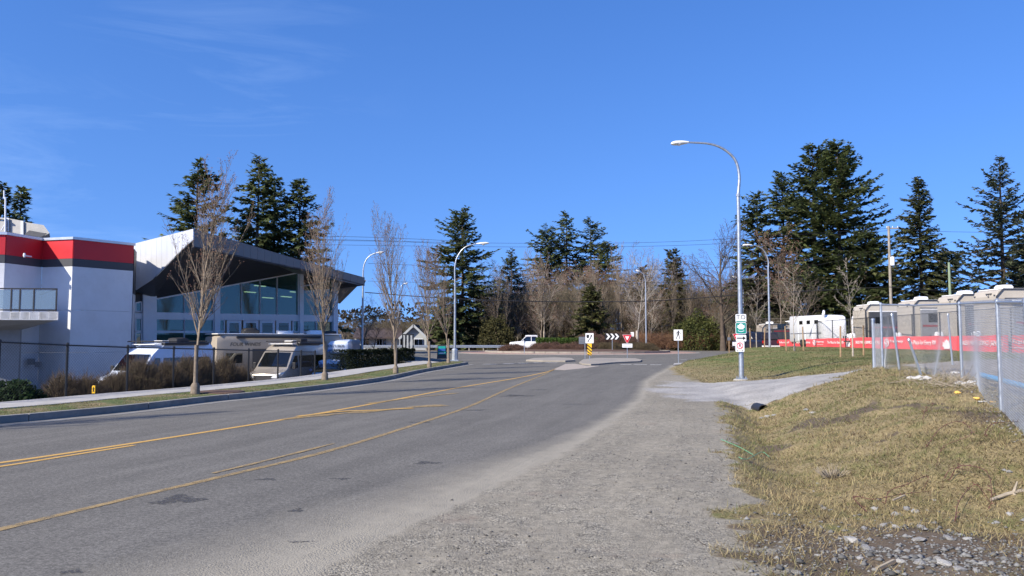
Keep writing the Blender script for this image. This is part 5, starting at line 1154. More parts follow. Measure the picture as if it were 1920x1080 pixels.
V_, F_ = twig_cloud(9000, boxfn(28, 62, 104, 112, .6, 4.5, .9, .3), 1.5, .02, 7); tag(np_obj('thicket', np_mesh('thicket', V_, F_, 'twig_grey')), 'leafless thicket at the foot of the right hand firs', 'thicket', kind='stuff')
V_, F_ = twig_cloud(9000, boxfn(14.5, 32, 108, 114, .2, 1.9, .45, .35), .9, .016, 8, up=.3, spread=1.); tag(np_obj('bramble_bank', np_mesh('bramble_bank', V_, F_, 'bramble')), 'rust brown bramble bank beyond the road behind the pedestrian sign', 'brambles', kind='stuff')
# far wooded rise that closes the view
far_ = np_mesh('far_wood', *leaf_cloud(24000, boxfn(-150, 190, 158, 190, -.5, 8.5, 2.2, .09), .55, (.020, .024, .012), (.055, .045, .028), 9)[:2], 'leaf', col=leaf_cloud(24000, boxfn(-150, 190, 158, 190, -.5, 8.5, 2.2, .09), .55, (.020, .024, .012), (.065, .05, .03), 9)[2])
tag(np_obj('far_wood', far_), 'dark distant wood closing the view behind everything', 'wood', kind='stuff')
mk('far_hill', (.035, .035, .022), .95, var=.4, scale=.2, world=True)
vs = []; fs = []
for i in range(61):
    x = -260+i*9; h_ = 5.5+2.2*math.sin(i*.7)+1.3*math.sin(i*1.9+1); vs += [(x, 196+3*math.sin(i), -1.6), (x, 199+3*math.sin(i), h_), (x, 215, h_-1), (x, 230, -1.6)]
    if i: a = 4*i; fs += [(a-4, a, a+1, a-3), (a-3, a+1, a+2, a-2), (a-2, a+2, a+3, a-1)]
MB().add(vs, fs).build('hills', 'far_hill', smooth=True)['kind'] = 'structure'
# evergreen bushes in the wood edge
def leafy(name, fn, n, size, c0, c1, seed, label, cat='bush', loc=None, **k):
    V_, F_, cl = leaf_cloud(n, fn, size, c0, c1, seed, **k); c_ = np.array([V_[:, 0].mean(), V_[:, 1].mean(), V_[:, 2].min()]); o = np_obj(name, np_mesh(name, V_-c_, F_, 'leaf', col=cl)); o.location = c_; return tag(o, label, cat)
x = (1308-960)/F_PX*110; leafy('evergreen_bush', bushfn(x, 110, .2, 3.6, 5.0), 7000, .16, (.04, .055, .018), (.14, .15, .045), 11, 'yellow green evergreen bush behind the pedestrian crossing sign')
x = (930-960)/F_PX*112; leafy('evergreen_bush', bushfn(x, 112, .2, 2.8, 4.6), 4500, .16, (.045, .048, .018), (.11, .10, .04), 12, 'olive bush at the right foot of the big spruce')
x = (1350-960)/F_PX*112; leafy('evergreen_bush', bushfn(x, 112, .2, 2.2, 3.0), 2500, .15, (.02, .035, .012), (.05, .075, .025), 13, 'dark green bush between the brambles and the tall lamp')
# island planting
leafy('clipped_hedge', boxfn(icx-4.7, icx+2.2, icy-2.6, icy-1.0, .6, 1.86, .05, 2.), 9000, .085, (.035, .07, .012), (.10, .17, .035), 14, 'bright green clipped hedge on the roundabout island behind the keep right sign', 'hedge')
def shrub_mass(name, fn, n, ln, rad, mat, seed, label, loc=None, up=.5, spread=.7, cat='shrub'):
    V_, F_ = twig_cloud(n, fn, ln, rad, seed, up, spread); c_ = np.array([V_[:, 0].mean(), V_[:, 1].mean(), V_[:, 2].min()]); o = np_obj(name, np_mesh(name, V_-c_, F_, mat)); o.location = c_; return tag(o, label, cat)
mk('shrub_redbrown', (.105, .058, .042), .9, var=.35, scale=1.5); mk('shrub_olive', (.085, .065, .035), .9, var=.4, scale=1.5)
shrub_mass('brown_shrub', bushfn(icx-7.2, icy-3.8, .3, 1.5, .62), 5000, .35, .012, 'shrub_redbrown', 21, 'low rounded russet shrub in front of the white pickup truck')
for k, (cx_, w_) in enumerate(((-3.4, 2.3), (-.3, 2.3), (3.0, 2.4), (6.4, 2.3))):
    shrub_mass('brown_shrub', bushfn(icx+cx_, icy-5.2+abs(cx_)*.35, .4, w_, .72), 8000, .34, .012, 'shrub_redbrown' if k < 2 else 'shrub_olive', 22+k, ['low russet shrub on the island below the clipped hedge', 'low russet shrub on the island directly behind the striped marker', 'clipped dark olive shrub on the island left of the yield sign', 'clipped dark olive shrub at the right end of the island'][k])
for k, (cx_, cy_) in enumerate(((1.6, -1.2), (5.0, -.4))): shrub_mass('brown_shrub', bushfn(icx+cx_, icy+cy_, .5, 2.2, 1.7), 6000, .4, .013, 'shrub_redbrown', 30+k, ['russet shrub behind the chevron board on the island', 'russet shrub behind the yield sign on the island'][k])
# brown leafless shrubs along the left fence
def fence_off(s, off): p = koff(s, off); return p
def dome_shrub(px, Y, rx, h, seed, label, n=5200, mat='twig_shrub'):
    g = random.Random(seed); gn = np.random.default_rng(seed); x = (px-960)/F_PX*Y; z = -.35
    m = n//5; az = gn.uniform(0, 6.283, m); el = np.arccos(gn.uniform(.02, 1, m)); d = np.stack([np.cos(az)*np.sin(el)*rx, np.sin(az)*np.sin(el)*rx*.8, np.cos(el)*h], 1)*gn.uniform(.82, 1.05, (m, 1))
    base = gn.normal(0, .16, (m, 3)); base[:, 2] = 0; mid = base*.6+d*.5+gn.normal(0, .07, (m, 3)); mid[:, 2] += .12
    P0, P1, R0, R1 = [base, mid], [mid, base*.2+d], [np.full(m, .012), np.full(m, .007)], [np.full(m, .008), np.full(m, .0035)]
    for k in range(4):
        f = gn.uniform(.15, .95, (m, 1)); q = mid+(base*.2+d-mid)*f; dd = d/np.linalg.norm(d, axis=1, keepdims=True)+gn.normal(0, .45, (m, 3)); dd[:, 2] += .15
        P0.append(q); P1.append(q+dd*gn.uniform(.10, .24, (m, 1))); R0.append(np.full(m, .0055)); R1.append(np.full(m, .003))
    V_, F_ = segs(np.concatenate(P0), np.concatenate(P1), np.concatenate(R0), np.concatenate(R1), 3)
    t = empty('brown_shrub', (x, Y, z), 0, label, 'shrub', 'leafless brown shrubs behind the left fence')
    np_obj('twigs', np_mesh('twigs', V_, F_, mat), t)
    bv, bf = bud_quads(list((base*.2+d)[:, :]), .022, seed, 6); np_obj('buds', np_mesh('buds', bv, bf, 'bud_olive'), t)['kind'] = 'stuff'
    return t
mk('twig_shrub', (.095, .068, .042), .9, var=.35, scale=2.5); mk('bud_olive', (.10, .085, .04), .85, var=.3, scale=3)
sx = [(122, 23.2, 0.55, 1.02, 'leftmost brown leafless shrub behind the black fence'), (168, 23.6, 0.48, .92, 'brown leafless shrub behind the yellow marker post'), (222, 24.6, 0.62, 1.02, 'brown leafless shrub left of the fence post in front of the van bonnet'), (268, 25.2, 0.78, 1.5, 'tallest brown leafless shrub in front of the white van side'), (318, 26.4, 0.57, 1.38, 'brown leafless shrub left of the nearest street tree'), (352, 27.4, 0.52, 1.5, 'brown leafless shrub directly behind the nearest street tree'), (386, 28.2, 0.52, 1.48, 'brown leafless shrub just right of the nearest street tree'), (424, 29.4, 0.52, 1.44, 'brown leafless shrub in front of the motorhome'), (452, 30.4, 0.50, 0.95, 'rightmost brown leafless shrub, before the tan van bonnet')]
for i, (px, Y, rx, h, lb) in enumerate(sx): dome_shrub(px, Y, rx, h-.12, 200+i, lb, n=4600)
x = (22-960)/F_PX*20.7; leafy('laurel_bush', bushfn(x, 20.7, -.35, 1.0, .98, .08), 5200, .055, (.012, .028, .010), (.035, .07, .022), 15, 'glossy dark evergreen bush at the lower left edge')
# dark hedge behind the sidewalk, right of the fence
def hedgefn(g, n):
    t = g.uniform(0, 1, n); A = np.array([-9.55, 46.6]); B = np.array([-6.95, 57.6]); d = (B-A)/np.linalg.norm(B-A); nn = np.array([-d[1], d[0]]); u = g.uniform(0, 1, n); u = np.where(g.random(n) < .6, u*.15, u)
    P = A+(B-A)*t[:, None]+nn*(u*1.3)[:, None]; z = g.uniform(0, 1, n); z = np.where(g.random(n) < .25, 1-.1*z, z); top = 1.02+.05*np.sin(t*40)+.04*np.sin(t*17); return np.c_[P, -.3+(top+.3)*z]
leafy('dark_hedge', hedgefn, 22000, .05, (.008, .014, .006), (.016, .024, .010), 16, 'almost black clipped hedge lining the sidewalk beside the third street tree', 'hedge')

# ------------------------------------------------------------------ street lamps
def lamp(px, Y, zb, curve, head, label, r0=.105, pedestal=False, size=1.):
    x = (px-960)/F_PX*Y; t = empty('street_lamp', (x, Y, zb), 0, label, 'street lamp', 'cobra head street lamps')
    o = Vector((x, Y, zb)); pts = [at(a, b, Y)-o for a, b in curve]; pts = [Vector((p.x, 0, p.z)) for p in pts]
    j = pts[0].z
    MB().tube([(0, 0, 0), (0, 0, j)], [r0, r0*.66], 12).build('pole', 'galvanised', t, smooth=True)
    MB().lathe((0, 0, j-.05), [(r0*.85, 0), (r0*.85, .10)], 12).build('collar', 'galvanised', t)
    cc = [tuple(p) for p in catmull([(p.x, p.z) for p in [Vector((0, 0, j))]+pts[1:]], .12)]
    MB().tube([(a, 0, b) for a, b in cc], list(np.linspace(r0*.62, r0*.34, len(cc))), 10).build('arm', 'galvanised', t, smooth=True)
    h0, h1 = at(head[0], head[1], Y)-o, at(head[2], head[3], Y)-o; s = 1 if h1.x > h0.x else -1; L_ = abs(h1.x-h0.x); z = h0.z
    prof = [(0, .05, .045), (.12, .07, .06), (.35, .13, .09), (.75, .15, .10), (.93, .11, .07), (1., .04, .03)]; m = MB(); n = 12; vs = []; fs = []
    for f, w_, h_ in prof:
        for k in range(n): a = 2*math.pi*k/n; vs.append((h0.x+s*L_*f, w_*math.cos(a)*size, z+(h1.z-z)*f+h_*size*math.sin(a)*(1. if math.sin(a) > 0 else .8)))
    for i in range(len(prof)-1):
        for k in range(n): a = i*n+k; b = i*n+(k+1) % n; fs.append((a, b, b+n, a+n))
    fs += [tuple(range(n)), tuple(range(5*n, 6*n))]
    hd = m.add(vs, fs).build('lamp_head', 'lamp_head', t, smooth=True)
    MB().lathe((h0.x+s*L_*.55, 0, z-.13*size), [(.04, 0), (.12, .05), (.125, .07)], 14).build('lens', 'lit_lens', hd)
    MB().box(-.18, .18, -.18, .18, 0, .035).build('base_plate', 'galvanised', t, bevel=.005)
    for a in (-1, 1):
        for b in (-1, 1): MB().lathe((a*.135, b*.135, .035), [(.022, 0), (.022, .05), (.012, .05), (.012, .09)], 6).build('anchor_bolt', 'galvanised', t)
    if pedestal: MB().box(-.30, .30, -.30, .30, -.1, .0).lathe((0, 0, 0), [(.25, 0), (.24, .75), (.15, .85)], 8).build('pedestal', 'galvanised', t, bevel=.01)
    else: MB().lathe((0, 0, -.5), [(.30, 0), (.30, .49), (.28, .5)], 18).build('footing', 'concrete', t)
    return t
gl = gp(1388, 712, .12)
lamp(1388, gl.y, zg(gl.x, gl.y)+.04, [(1387, 366), (1386, 330), (1380, 303), (1367, 287), (1348, 275), (1325, 269), (1290, 267)], (1291, 267, 1258, 269.5), 'tallest street lamp carrying the route signs beside the gravel driveway', r0=.10)
lamp(1442, 70, .95, [(1442, 505), (1440, 488), (1433, 471), (1421, 462), (1407, 459)], (1409, 459, 1392, 460), 'street lamp behind the young trees at the left end of the red banner')
lamp(853, 59.5, .16, [(853, 535), (853, 500), (859, 479), (873, 463), (894, 457)], (893, 457, 917, 456), 'street lamp on a square pedestal at the tip of the boulevard', pedestal=True)
lamp(680, 64, -.3, [(680, 525), (682, 500), (689, 484), (700, 476), (708, 474)], (706, 474, 720, 473), 'street lamp beside the tip of the folded roof')
lamp(1211, 92, .5, [(1211, 545), (1210, 527), (1206, 514), (1199, 509)], (1200, 509, 1192, 507), 'street lamp standing in the roundabout island shrubs')
lamp(1394, 108, .3, [(1394, 560), (1393, 540), (1389, 526), (1380, 520)], (1381, 520, 1371, 519), 'distant street lamp seen just behind the tall lamp pole')
lamp(747, 118, .2, [(747, 570), (748, 550), (752, 537), (758, 532)], (757, 532, 765, 531), 'distant street lamp behind the third street tree')

# ------------------------------------------------------------------ traffic signs. Local frame: plate faces -y
def disc(cx, cz, r, n=24, ry=None): return [(cx+r*math.cos(2*math.pi*i/n), cz+(ry or r)*math.sin(2*math.pi*i/n)) for i in range(n)]
def rrect(x0, x1, z0, z1, r=.03, n=4):
    o = []
    for cx, cz, a0 in ((x1-r, z1-r, 0), (x0+r, z1-r, 90), (x0+r, z0+r, 180), (x1-r, z0+r, 270)):
        for k in range(n+1): a = R(a0+90*k/n); o.append((cx+r*math.cos(a), cz+r*math.sin(a)))
    return o
def flat(pts, layer, name, mat, par, th=.003):
    y = -.0032*layer; return MB().poly([(a, y, b) for a, b in pts], (0, -th, 0)).build(name, mat, par)
def post(par, h, mat='galvanised', w=.05, y=.04, z0=-.3): return MB().box(-w/2, w/2, y-w/2, y+w/2, z0, h).build('post', mat, par)
def sign(px, Y, zb, label, name='road_sign', rz=0., catg='road sign', group=None):
    return empty(name, ((px-960)/F_PX*Y, Y, zb), rz, label, catg, group)
# route signs and no parking sign on the tall lamp (each plate is a sign of its own)
LY = gl.y-.14; k_ = LY/F_PX
def plate(x0, x1, y0, y1, label, mat='sign_white', rad=.03):
    c = at((x0+x1)/2, (y0+y1)/2, LY); w_ = (x1-x0)*k_; h_ = (y1-y0)*k_; t = empty('road_sign', tuple(c), 0, label, 'road sign', None)
    flat(rrect(-w_/2, w_/2, -h_/2, h_/2, rad), 0, 'plate', mat, t, .004)
    MB().box(-w_*.3, w_*.3, .004, .05, -.02, .02).build('bracket', 'galvanised', t); return t, w_, h_
t, w_, h_ = plate(1379, 1399, 589, 604, 'white TO plate at the top of the route signs on the tall lamp')
lettering('TO', .24, (0, -.006, .03), (math.pi/2, 0, 0), 'sign_black', t, ext=.002, space=1.15); flat([(-w_*.44, -h_*.46), (w_*.44, -h_*.46), (w_*.44, -h_*.34), (-w_*.44, -h_*.34)], 1.5, 'green_bar', 'sign_green', t)
t, w_, h_ = plate(1379, 1399.3, 604.6, 626, 'green highway 1 shield with white maple leaf under the TO plate', rad=.05)
flat(rrect(-w_*.46, w_*.46, -h_*.46, h_*.46, .04), 1.5, 'green_field', 'sign_green', t)
leafp = [(0, .40), (.10, .30), (.17, .33), (.17, .20), (.36, .22), (.30, .10), (.40, .02), (.22, -.12), (.24, -.20), (.06, -.18), (.0, -.20)]
leafp = leafp+[(-a, b) for a, b in leafp[-2:0:-1]]
flat([(a*w_*.95, b*w_*.95+.035) for a, b in leafp], 2.8, 'maple_leaf', 'sign_white', t)
lettering('1', .19, (0, -.0135, .055), (math.pi/2, 0, 0), 'sign_green', t, ext=.002)
arc = [(.36*w_*math.sin(a), -.12*w_-.22*w_*math.cos(a)) for a in np.linspace(-.95, .95, 12)]
flat(arc+[(a*.97, b+.022) for a, b in arc[::-1]], 2.8, 'smile_line', 'sign_white', t)
t, w_, h_ = plate(1380, 1399, 628, 640, 'white plate with a black arrow pointing right under the green shield')
flat([(-.17, -.022), (.07, -.022), (.07, -.075), (.18, 0), (.07, .075), (.07, .022), (-.17, .022)], 1.5, 'arrow', 'sign_black', t)
t, w_, h_ = plate(1379, 1395.5, 640.6, 659.5, 'white no parking plate with a red ring, lowest on the tall lamp')
ro, ri_ = disc(0, .04, .125, 28), disc(0, .04, .098, 28)
MB().add([(a, -.008, b) for a, b in ro]+[(a, -.008, b) for a, b in ri_], [(i, (i+1) % 28, 28+(i+1) % 28, 28+i) for i in range(28)]).build('red_ring', 'sign_red', t)
lettering('P', .20, (0, -.0065, .04), (math.pi/2, 0, 0), 'sign_black', t, ext=.002)
flat([(-.08, .135), (-.062, .148), (.085, -.05), (.065, -.065)], 3.2, 'red_slash', 'sign_red', t)
for s in (-1, 1): flat([(s*.11-.04*s, -.13), (s*.11+.02*s, -.15), (s*.11-.04*s, -.17)], 1.5, 'arrow_mark', 'sign_black', t)
# pedestrian crossing sign
t = sign(1271, 54, .06, 'white pedestrian crossing sign on a post beside the crosswalk')
z = at(1271, 628, 54).z-.06; post(t, z+.37)
flat(rrect(-.30, .30, z-.375, z+.36, .03), 0, 'plate', 'sign_white', t, .004)
pf = flat(disc(.015, z+.255, .045, 16), 1.5, 'walking_figure', 'sign_black', t); me_ = MB()
for pts in ([(-.055, .20), (.05, .20), (.06, .02), (-.05, .02)], [(-.04, .19), (-.13, .09), (-.15, .10), (-.06, .22)], [(-.13, .09), (-.17, .0), (-.145, -.01), (-.11, .09)], [(.04, .2), (.12, .12), (.16, .02), (.185, .03), (.14, .14), (.06, .22)], [(-.05, .03), (.01, .03), (-.05, -.12), (-.13, -.29), (-.17, -.28), (-.10, -.12)], [(.0, .04), (.06, .04), (.09, -.12), (.13, -.29), (.09, -.30), (.045, -.12)]):
    me_.poly([(a, -.0048, b+z+.01) for a, b in pts], (0, -.003, 0))
me_.build('walking_figure', 'sign_black', pf)
# keep right sign above a striped hazard marker
t = sign(1105, 58.5, .13, 'white keep right sign above a black and yellow striped marker on the splitter island')
z = at(1105, 634, 58.5).z-.13; post(t, z+.3)
flat(rrect(-.30, .30, z-.37, z+.36, .03), 0, 'plate', 'sign_white', t, .004)
flat([(-.22, .25+z), (-.03, .25+z), (-.03, .07+z), (-.06, .02+z), (-.125, -.02+z), (-.19, .02+z), (-.22, .07+z)], 1.5, 'island_symbol', 'sign_black', t)
flat([(-.15, -.30+z), (-.09, -.30+z), (-.05, -.18+z), (.10, .0+z), (.165, .13+z), (.225, .13+z), (.14, .27+z), (.045, .13+z), (.10, .13+z), (.04, .02+z), (-.10, -.16+z)], 1.5, 'arrow', 'sign_black', t)
zm0, zm1 = at(1105, 666.5, 58.4).z-.13, at(1105, 644, 58.4).z-.13
hm = flat(rrect(-.155, .155, zm0, zm1, .02), 0, 'hazard_plate', 'sign_yellow', t, .004)
for i in range(4):
    zc = zm1-.06-i*.235; pts = [(-.152, zc), (.152, zc-.27), (.152, zc-.38), (-.152, zc-.11)]; pts = [(a, min(zm1-.005, max(zm0+.01, b))) for a, b in pts]
    if pts[0][1] > zm0+.05: flat(pts, 1.5, 'stripe', 'sign_black', hm)
# sign seen from behind
t = sign(1092, 64, .13, 'grey back of a road sign left of the keep right sign'); z = at(1092, 638, 64).z-.13; post(t, z+.28).location.x = .19
flat(rrect(-.30, .24, z-.30, z+.28, .03), 0, 'plate', 'sign_back', t, .004)
for dz in (-.15, 0, .15): MB().box(-.28, .22, -.03, -.005, z+dz-.02, z+dz+.02).build('stiffener', 'rv_grey', t)
# chevron board
t = sign(1147.5, 83.5, .4, 'black chevron board with three white arrows on the roundabout island'); z = at(1147, 631, 83.5).z-.4; post(t, z+.1, w=.06)
flat([(-.74, z-.32), (.74, z-.32), (.74, z+.32), (-.74, z+.32)], 0, 'plate', 'sign_black', t, .004)
for i in range(3):
    x = -.66+i*.46; flat([(x, z+.30), (x+.20, z+.30), (x+.46, z), (x+.20, z-.30), (x, z-.30), (x+.24, z)], 1.5, 'chevron', 'sign_white', t)
# yield signs
def yield_sign(px, py, Y, zb, label, h=.75):
    t = sign(px, Y, zb, label, group='yield signs'); z = at(px, py, Y).z-zb; post(t, z+.1)
    T = lambda s, o=0: [(-h/2*s, z+h*.30*s), (h/2*s, z+h*.30*s), (.05*s, z-h*.55*s), (-.05*s, z-h*.55*s)]
    flat(T(1.06), 0, 'plate', 'sign_white', t, .004); flat(T(1.), 1.5, 'red_border', 'sign_red', t); flat(T(.46), 2.8, 'white_centre', 'sign_white', t)
    flat([(-.42, z-.82), (.42, z-.82), (.42, z-.50), (-.42, z-.50)], 0, 'information_plate', 'sign_white', t, .004)
    for dz in (-.58, -.70): MB().box(-.34, .34, -.0085, -.005, z+dz-.025, z+dz+.01).build('text_line', 'rv_grey', t)
    return t
yield_sign(1175.5, 633, 66, .16, 'red and white yield sign on the splitter island')
yield_sign(1381, 631, 72, .2, 'second yield sign half hidden behind the tall lamp pole')
t = sign(1185, 96, .5, 'small white sign back beyond the island, above the yield sign'); z = at(1185, 627, 96).z-.5; post(t, z+.1, w=.06); flat(rrect(-.2, .2, z-.3, z+.28, .02), 0, 'plate', 'sign_white', t)
t = sign(983, 80.5, .2, 'bare grey sign post at the left edge of the roundabout island', name='sign_post', catg='post'); post(t, at(983, 640, 80.5).z-.2, w=.06)
t = sign(1366, 88, .3, 'dark back of a small sign on a post before the brambles'); z = at(1366, 634, 88).z-.3; post(t, z+.4, 'wood_stake', w=.08); flat(rrect(-.18, .18, z-.25, z+.1, .02), 0, 'plate', 'sign_back', t)
# sandwich board and dark slatted bench end by the hedge
t = empty('sandwich_board', (*at(828.5, 660, 62.5)[:2], .17), R(6), 'dark sandwich board with a blue green picture standing at the end of the sidewalk', 'board sign')
for s, nm in ((-1, 'front_board'), (1, 'rear_board')): MB().poly([(-.38, s*.30, 0), (.38, s*.30, 0), (.33, s*.05, 1.08), (-.33, s*.05, 1.08)], (0, s*.03, 0)).build(nm, 'plastic_black', t)
MB().poly([(-.31, -.305, .33), (.31, -.305, .33), (.28, -.125, .98), (-.28, -.125, .98)], (0, -.012, 0)).build('poster', 'sign_green', t); MB().poly([(-.28, -.30, .60), (.28, -.30, .60), (.26, -.20, .8), (-.26, -.20, .8)], (0, -.022, 0)).build('poster_band', 'rv_stripe_blue' if 'rv_stripe_blue' in M else 'paint_blue', t)
MB().box(-.22, .22, -.36, -.33, .40, .47).build('text_line', 'sign_white', t)
t = empty('slatted_rack', ((765.5-960)/F_PX*76, 76, .1), 0, 'black frame with upright slats standing behind the dark hedge', 'rack')
z1_ = at(765, 627, 76).z-.1
for x in (-.52, -.2, .12, .5): MB().box(x-.055, x+.055, -.05, .05, 0, z1_).build('slat', 'black_metal', t)
MB().box(-.58, .56, -.04, .04, z1_-.06, z1_+.04).box(-.58, .56, -.04, .04, .55, .62).build('rail', 'black_metal', t)
for x in (-.36, -.04, .31): MB().box(x-.07, x+.07, -.02, .02, .62, z1_-.06).build('panel', 'house_wall', t)
t = empty('marker_post', (*at(176, 731, 22.6)[:2], .14), 0, 'short yellow marker post at the back edge of the sidewalk', 'marker post')
MB().box(-.045, .045, -.02, .02, 0, .22).build('post', 'sign_yellow', t, bevel=.008); MB().box(-.018, .018, -.024, -.02, .05, .17).build('symbol', 'sign_black', t)

# ------------------------------------------------------------------ guard rail across the far road
t = empty('guard_rail', (-12, 106, .15), 0, 'long grey guard rail along the far side of the roundabout', 'guard rail'); 
prof = [(0, .42), (-.06, .47), (-.06, .55), (0, .60), (-.06, .65), (-.06, .73), (0, .78)]
x0_, x1_ = -13., 12.5; vs = [(x, y, z) for x in (x0_, x1_) for y, z in prof]; n = len(prof)
MB().add(vs, [(i, i+1, n+i+1, n+i) for i in range(n-1)]+[(i+1, i, n+i, n+i+1) for i in range(0)]).add([(x, y+.012, z) for x in (x0_, x1_) for y, z in prof], [(i, i+1, n+i+1, n+i) for i in range(n-1)]).build('rail', 'galvanised', t)
for k in range(14): MB().box(x0_+.3+k*1.9-.08, x0_+.3+k*1.9+.08, .02, .2, -.2, .78).build('post', 'wood_pole', t)

# ------------------------------------------------------------------ utility poles and cables
def pole(px, y_top, Y, zb, r, mat, label):
    p = at(px, y_top, Y); t = empty('utility_pole', (p.x, Y, zb), 0, label, 'utility pole'); MB().tube([(0, 0, -.5), (0, 0, p.z-zb)], [r, r*.72], 12).build('pole', mat, t, smooth=True); return t, p
UP, pp = pole(1666, 424, 92, .8, .19, 'wood_pole', 'wooden utility pole with a white transformer right of the giant firs')
h = pp.z-.8
MB().box(-.25, 1.1, -.06, .06, h-.32, h-.18).build('crossarm', 'wood_pole', UP); MB().bar((.05, 0, h-4.9), (1.15, 0, h-4.3), .09, .09).build('crossarm', 'wood_pole', UP)
for x in (-.2, .45, 1.05): MB().lathe((x, 0, h-.18), [(.035, 0), (.06, .06), (.035, .12), (.05, .17)], 8).build('insulator', 'frame_white', UP)
MB().lathe((.26, -.15, h-4.0), [(.05, -.62), (.24, -.6), (.26, 0), (.24, .38), (.05, .44)], 16).build('transformer', 'frame_white', UP, smooth=True)
pole(1779, 492, 78, .9, .15, 'pole_green', 'short plain green pole between the cedar and the spire topped tree')
CAB = [([(560, 450), (760, 453), (960, 456), (1200, 455), (1400, 446), (1666, 428)], 98, .018, 'topmost thin cable crossing the whole view'),
 ([(560, 458), (760, 461), (960, 463), (1200, 462), (1400, 454), (1670, 432)], 98, .018, 'second thin cable just below the topmost one'),
 ([(430, 447), (566, 443), (700, 445), (860, 452)], 86, .018, 'thin cable passing in front of the firs behind the roof'),
 ([(430, 453), (566, 449), (700, 451), (860, 458)], 86, .018, 'lower thin cable passing in front of the firs behind the roof'),
 ([(690, 494), (960, 503), (1200, 506), (1400, 498), (1668, 467)], 98, .02, 'upper cable of the middle pair between the poles'),
 ([(690, 527), (960, 533), (1200, 531), (1400, 520), (1668, 470)], 98, .018, 'lower cable of the middle pair between the poles'),
 ([(684, 548), (800, 557), (960, 564.5), (1200, 565), (1385, 553), (1530, 545), (1666, 538)], 96, .05, 'thick black telephone cable crossing low before the woods'),
 ([(1666, 428), (1760, 434), (1960, 437)], 92, .018, 'thin cable leading right from the top of the utility pole'),
 ([(1666, 538), (1780, 545), (1960, 543)], 90, .04, 'thick cable leading right from the utility pole behind the trailers')]
for pix, Y, r, lb in CAB:
    pts = [tuple(at(x, y, Y)) for x, y in pix]; c3 = []
    xs = np.linspace(pts[0][0], pts[-1][0], 40); zc = catmull([(p[0], p[2]) for p in pts], 2.0); zs = np.interp(xs, zc[:, 0], zc[:, 1])
    o = MB().tube([(x-xs[0], 0, z-zs[0]) for x, z in zip(xs, zs)], r, 4).build('overhead_cable', 'plastic_black'); o.location = (xs[0], Y, zs[0]); tag(o, lb, 'cable')

# ------------------------------------------------------------------ chain link fences
def chainlink(A, B, a0, a1, b0, b1, pitch, rad, warp=None, sub=.35):
    """diamond lattice between posts A and B; a0..a1 and b0..b1 are the bottom and top heights at each"""
    A, B = np.array(A, float), np.array(B, float); L_ = np.linalg.norm(B-A); H = max(a1-a0, b1-b0); P0, P1 = [], []
    for sgn in (1, -1):
        k = -H if sgn > 0 else 0.
        while k < (L_ if sgn > 0 else L_+H):
            u0, u1 = (max(0, k), min(L_, k+H)) if sgn > 0 else (max(0, k-H), min(L_, k))
            if u1-u0 > .01:
                n = max(1, int((u1-u0)/sub)); us = np.linspace(u0, u1, n+1); vs = (us-k) if sgn > 0 else (k-us); q = []
                for u, v in zip(us, vs):
                    f = u/L_; v_ = v/H; zb_ = a0+(b0-a0)*f; zt_ = a1+(b1-a1)*f; p = A+(B-A)*f; pt = np.array([p[0], p[1], zb_+(zt_-zb_)*v_])
                    if warp: pt = pt+warp(f, v_)
                    q.append(pt)
                P0 += q[:-1]; P1 += q[1:]
            k += pitch
    return segs(P0, P1, np.full(len(P0), rad), np.full(len(P0), rad), 3)
# black fence along the left sidewalk
OFF = 3.98
ss_ = np.linspace(s_at(12), S_END, 900); fpx = []
for s in ss_: p = koff(s, OFF); fpx.append(960+F_PX*p[0]/p[1])
lf = empty('chain_link_fence', (*koff(s_at(22), OFF), -.2), 0, 'low black chain link fence between the sidewalk and the parked vans', 'fence')
fl0 = [(-140, 633), (2, 640), (129, 646), (242, 650), (328, 652), (403, 654), (468, 656), (523, 657.3), (566, 658.6), (592, 659.2)]
FP = []
for px, py in fl0:
    s = float(np.interp(px, fpx, ss_)); p = koff(s, OFF); FP.append((p[0], p[1], at(px, py, p[1]).z))
for i, (x, y, z) in enumerate(FP):
    child(MB().tube([(x, y, -.45), (x, y, z+.01)], .033, 8).lathe((x, y, z), [(.045, 0), (.04, .04), (.01, .06)], 8), 'post', 'black_metal', lf)
    if i:
        a = FP[i-1]; child(MB().tube([(a[0], a[1], a[2]-.02), (x, y, z-.02)], .022, 6), 'top_rail', 'black_metal', lf)
        V_, F_ = chainlink(a[:2], (x, y), -.3, a[2]+.03, -.3, z+.03, .085, .0026, sub=9)
        o = np_obj('mesh_panel', np_mesh('mesh_panel', V_, F_, 'black_metal'), lf); o.matrix_parent_inverse = Matrix.Translation(-lf.location); o['kind'] = 'stuff'
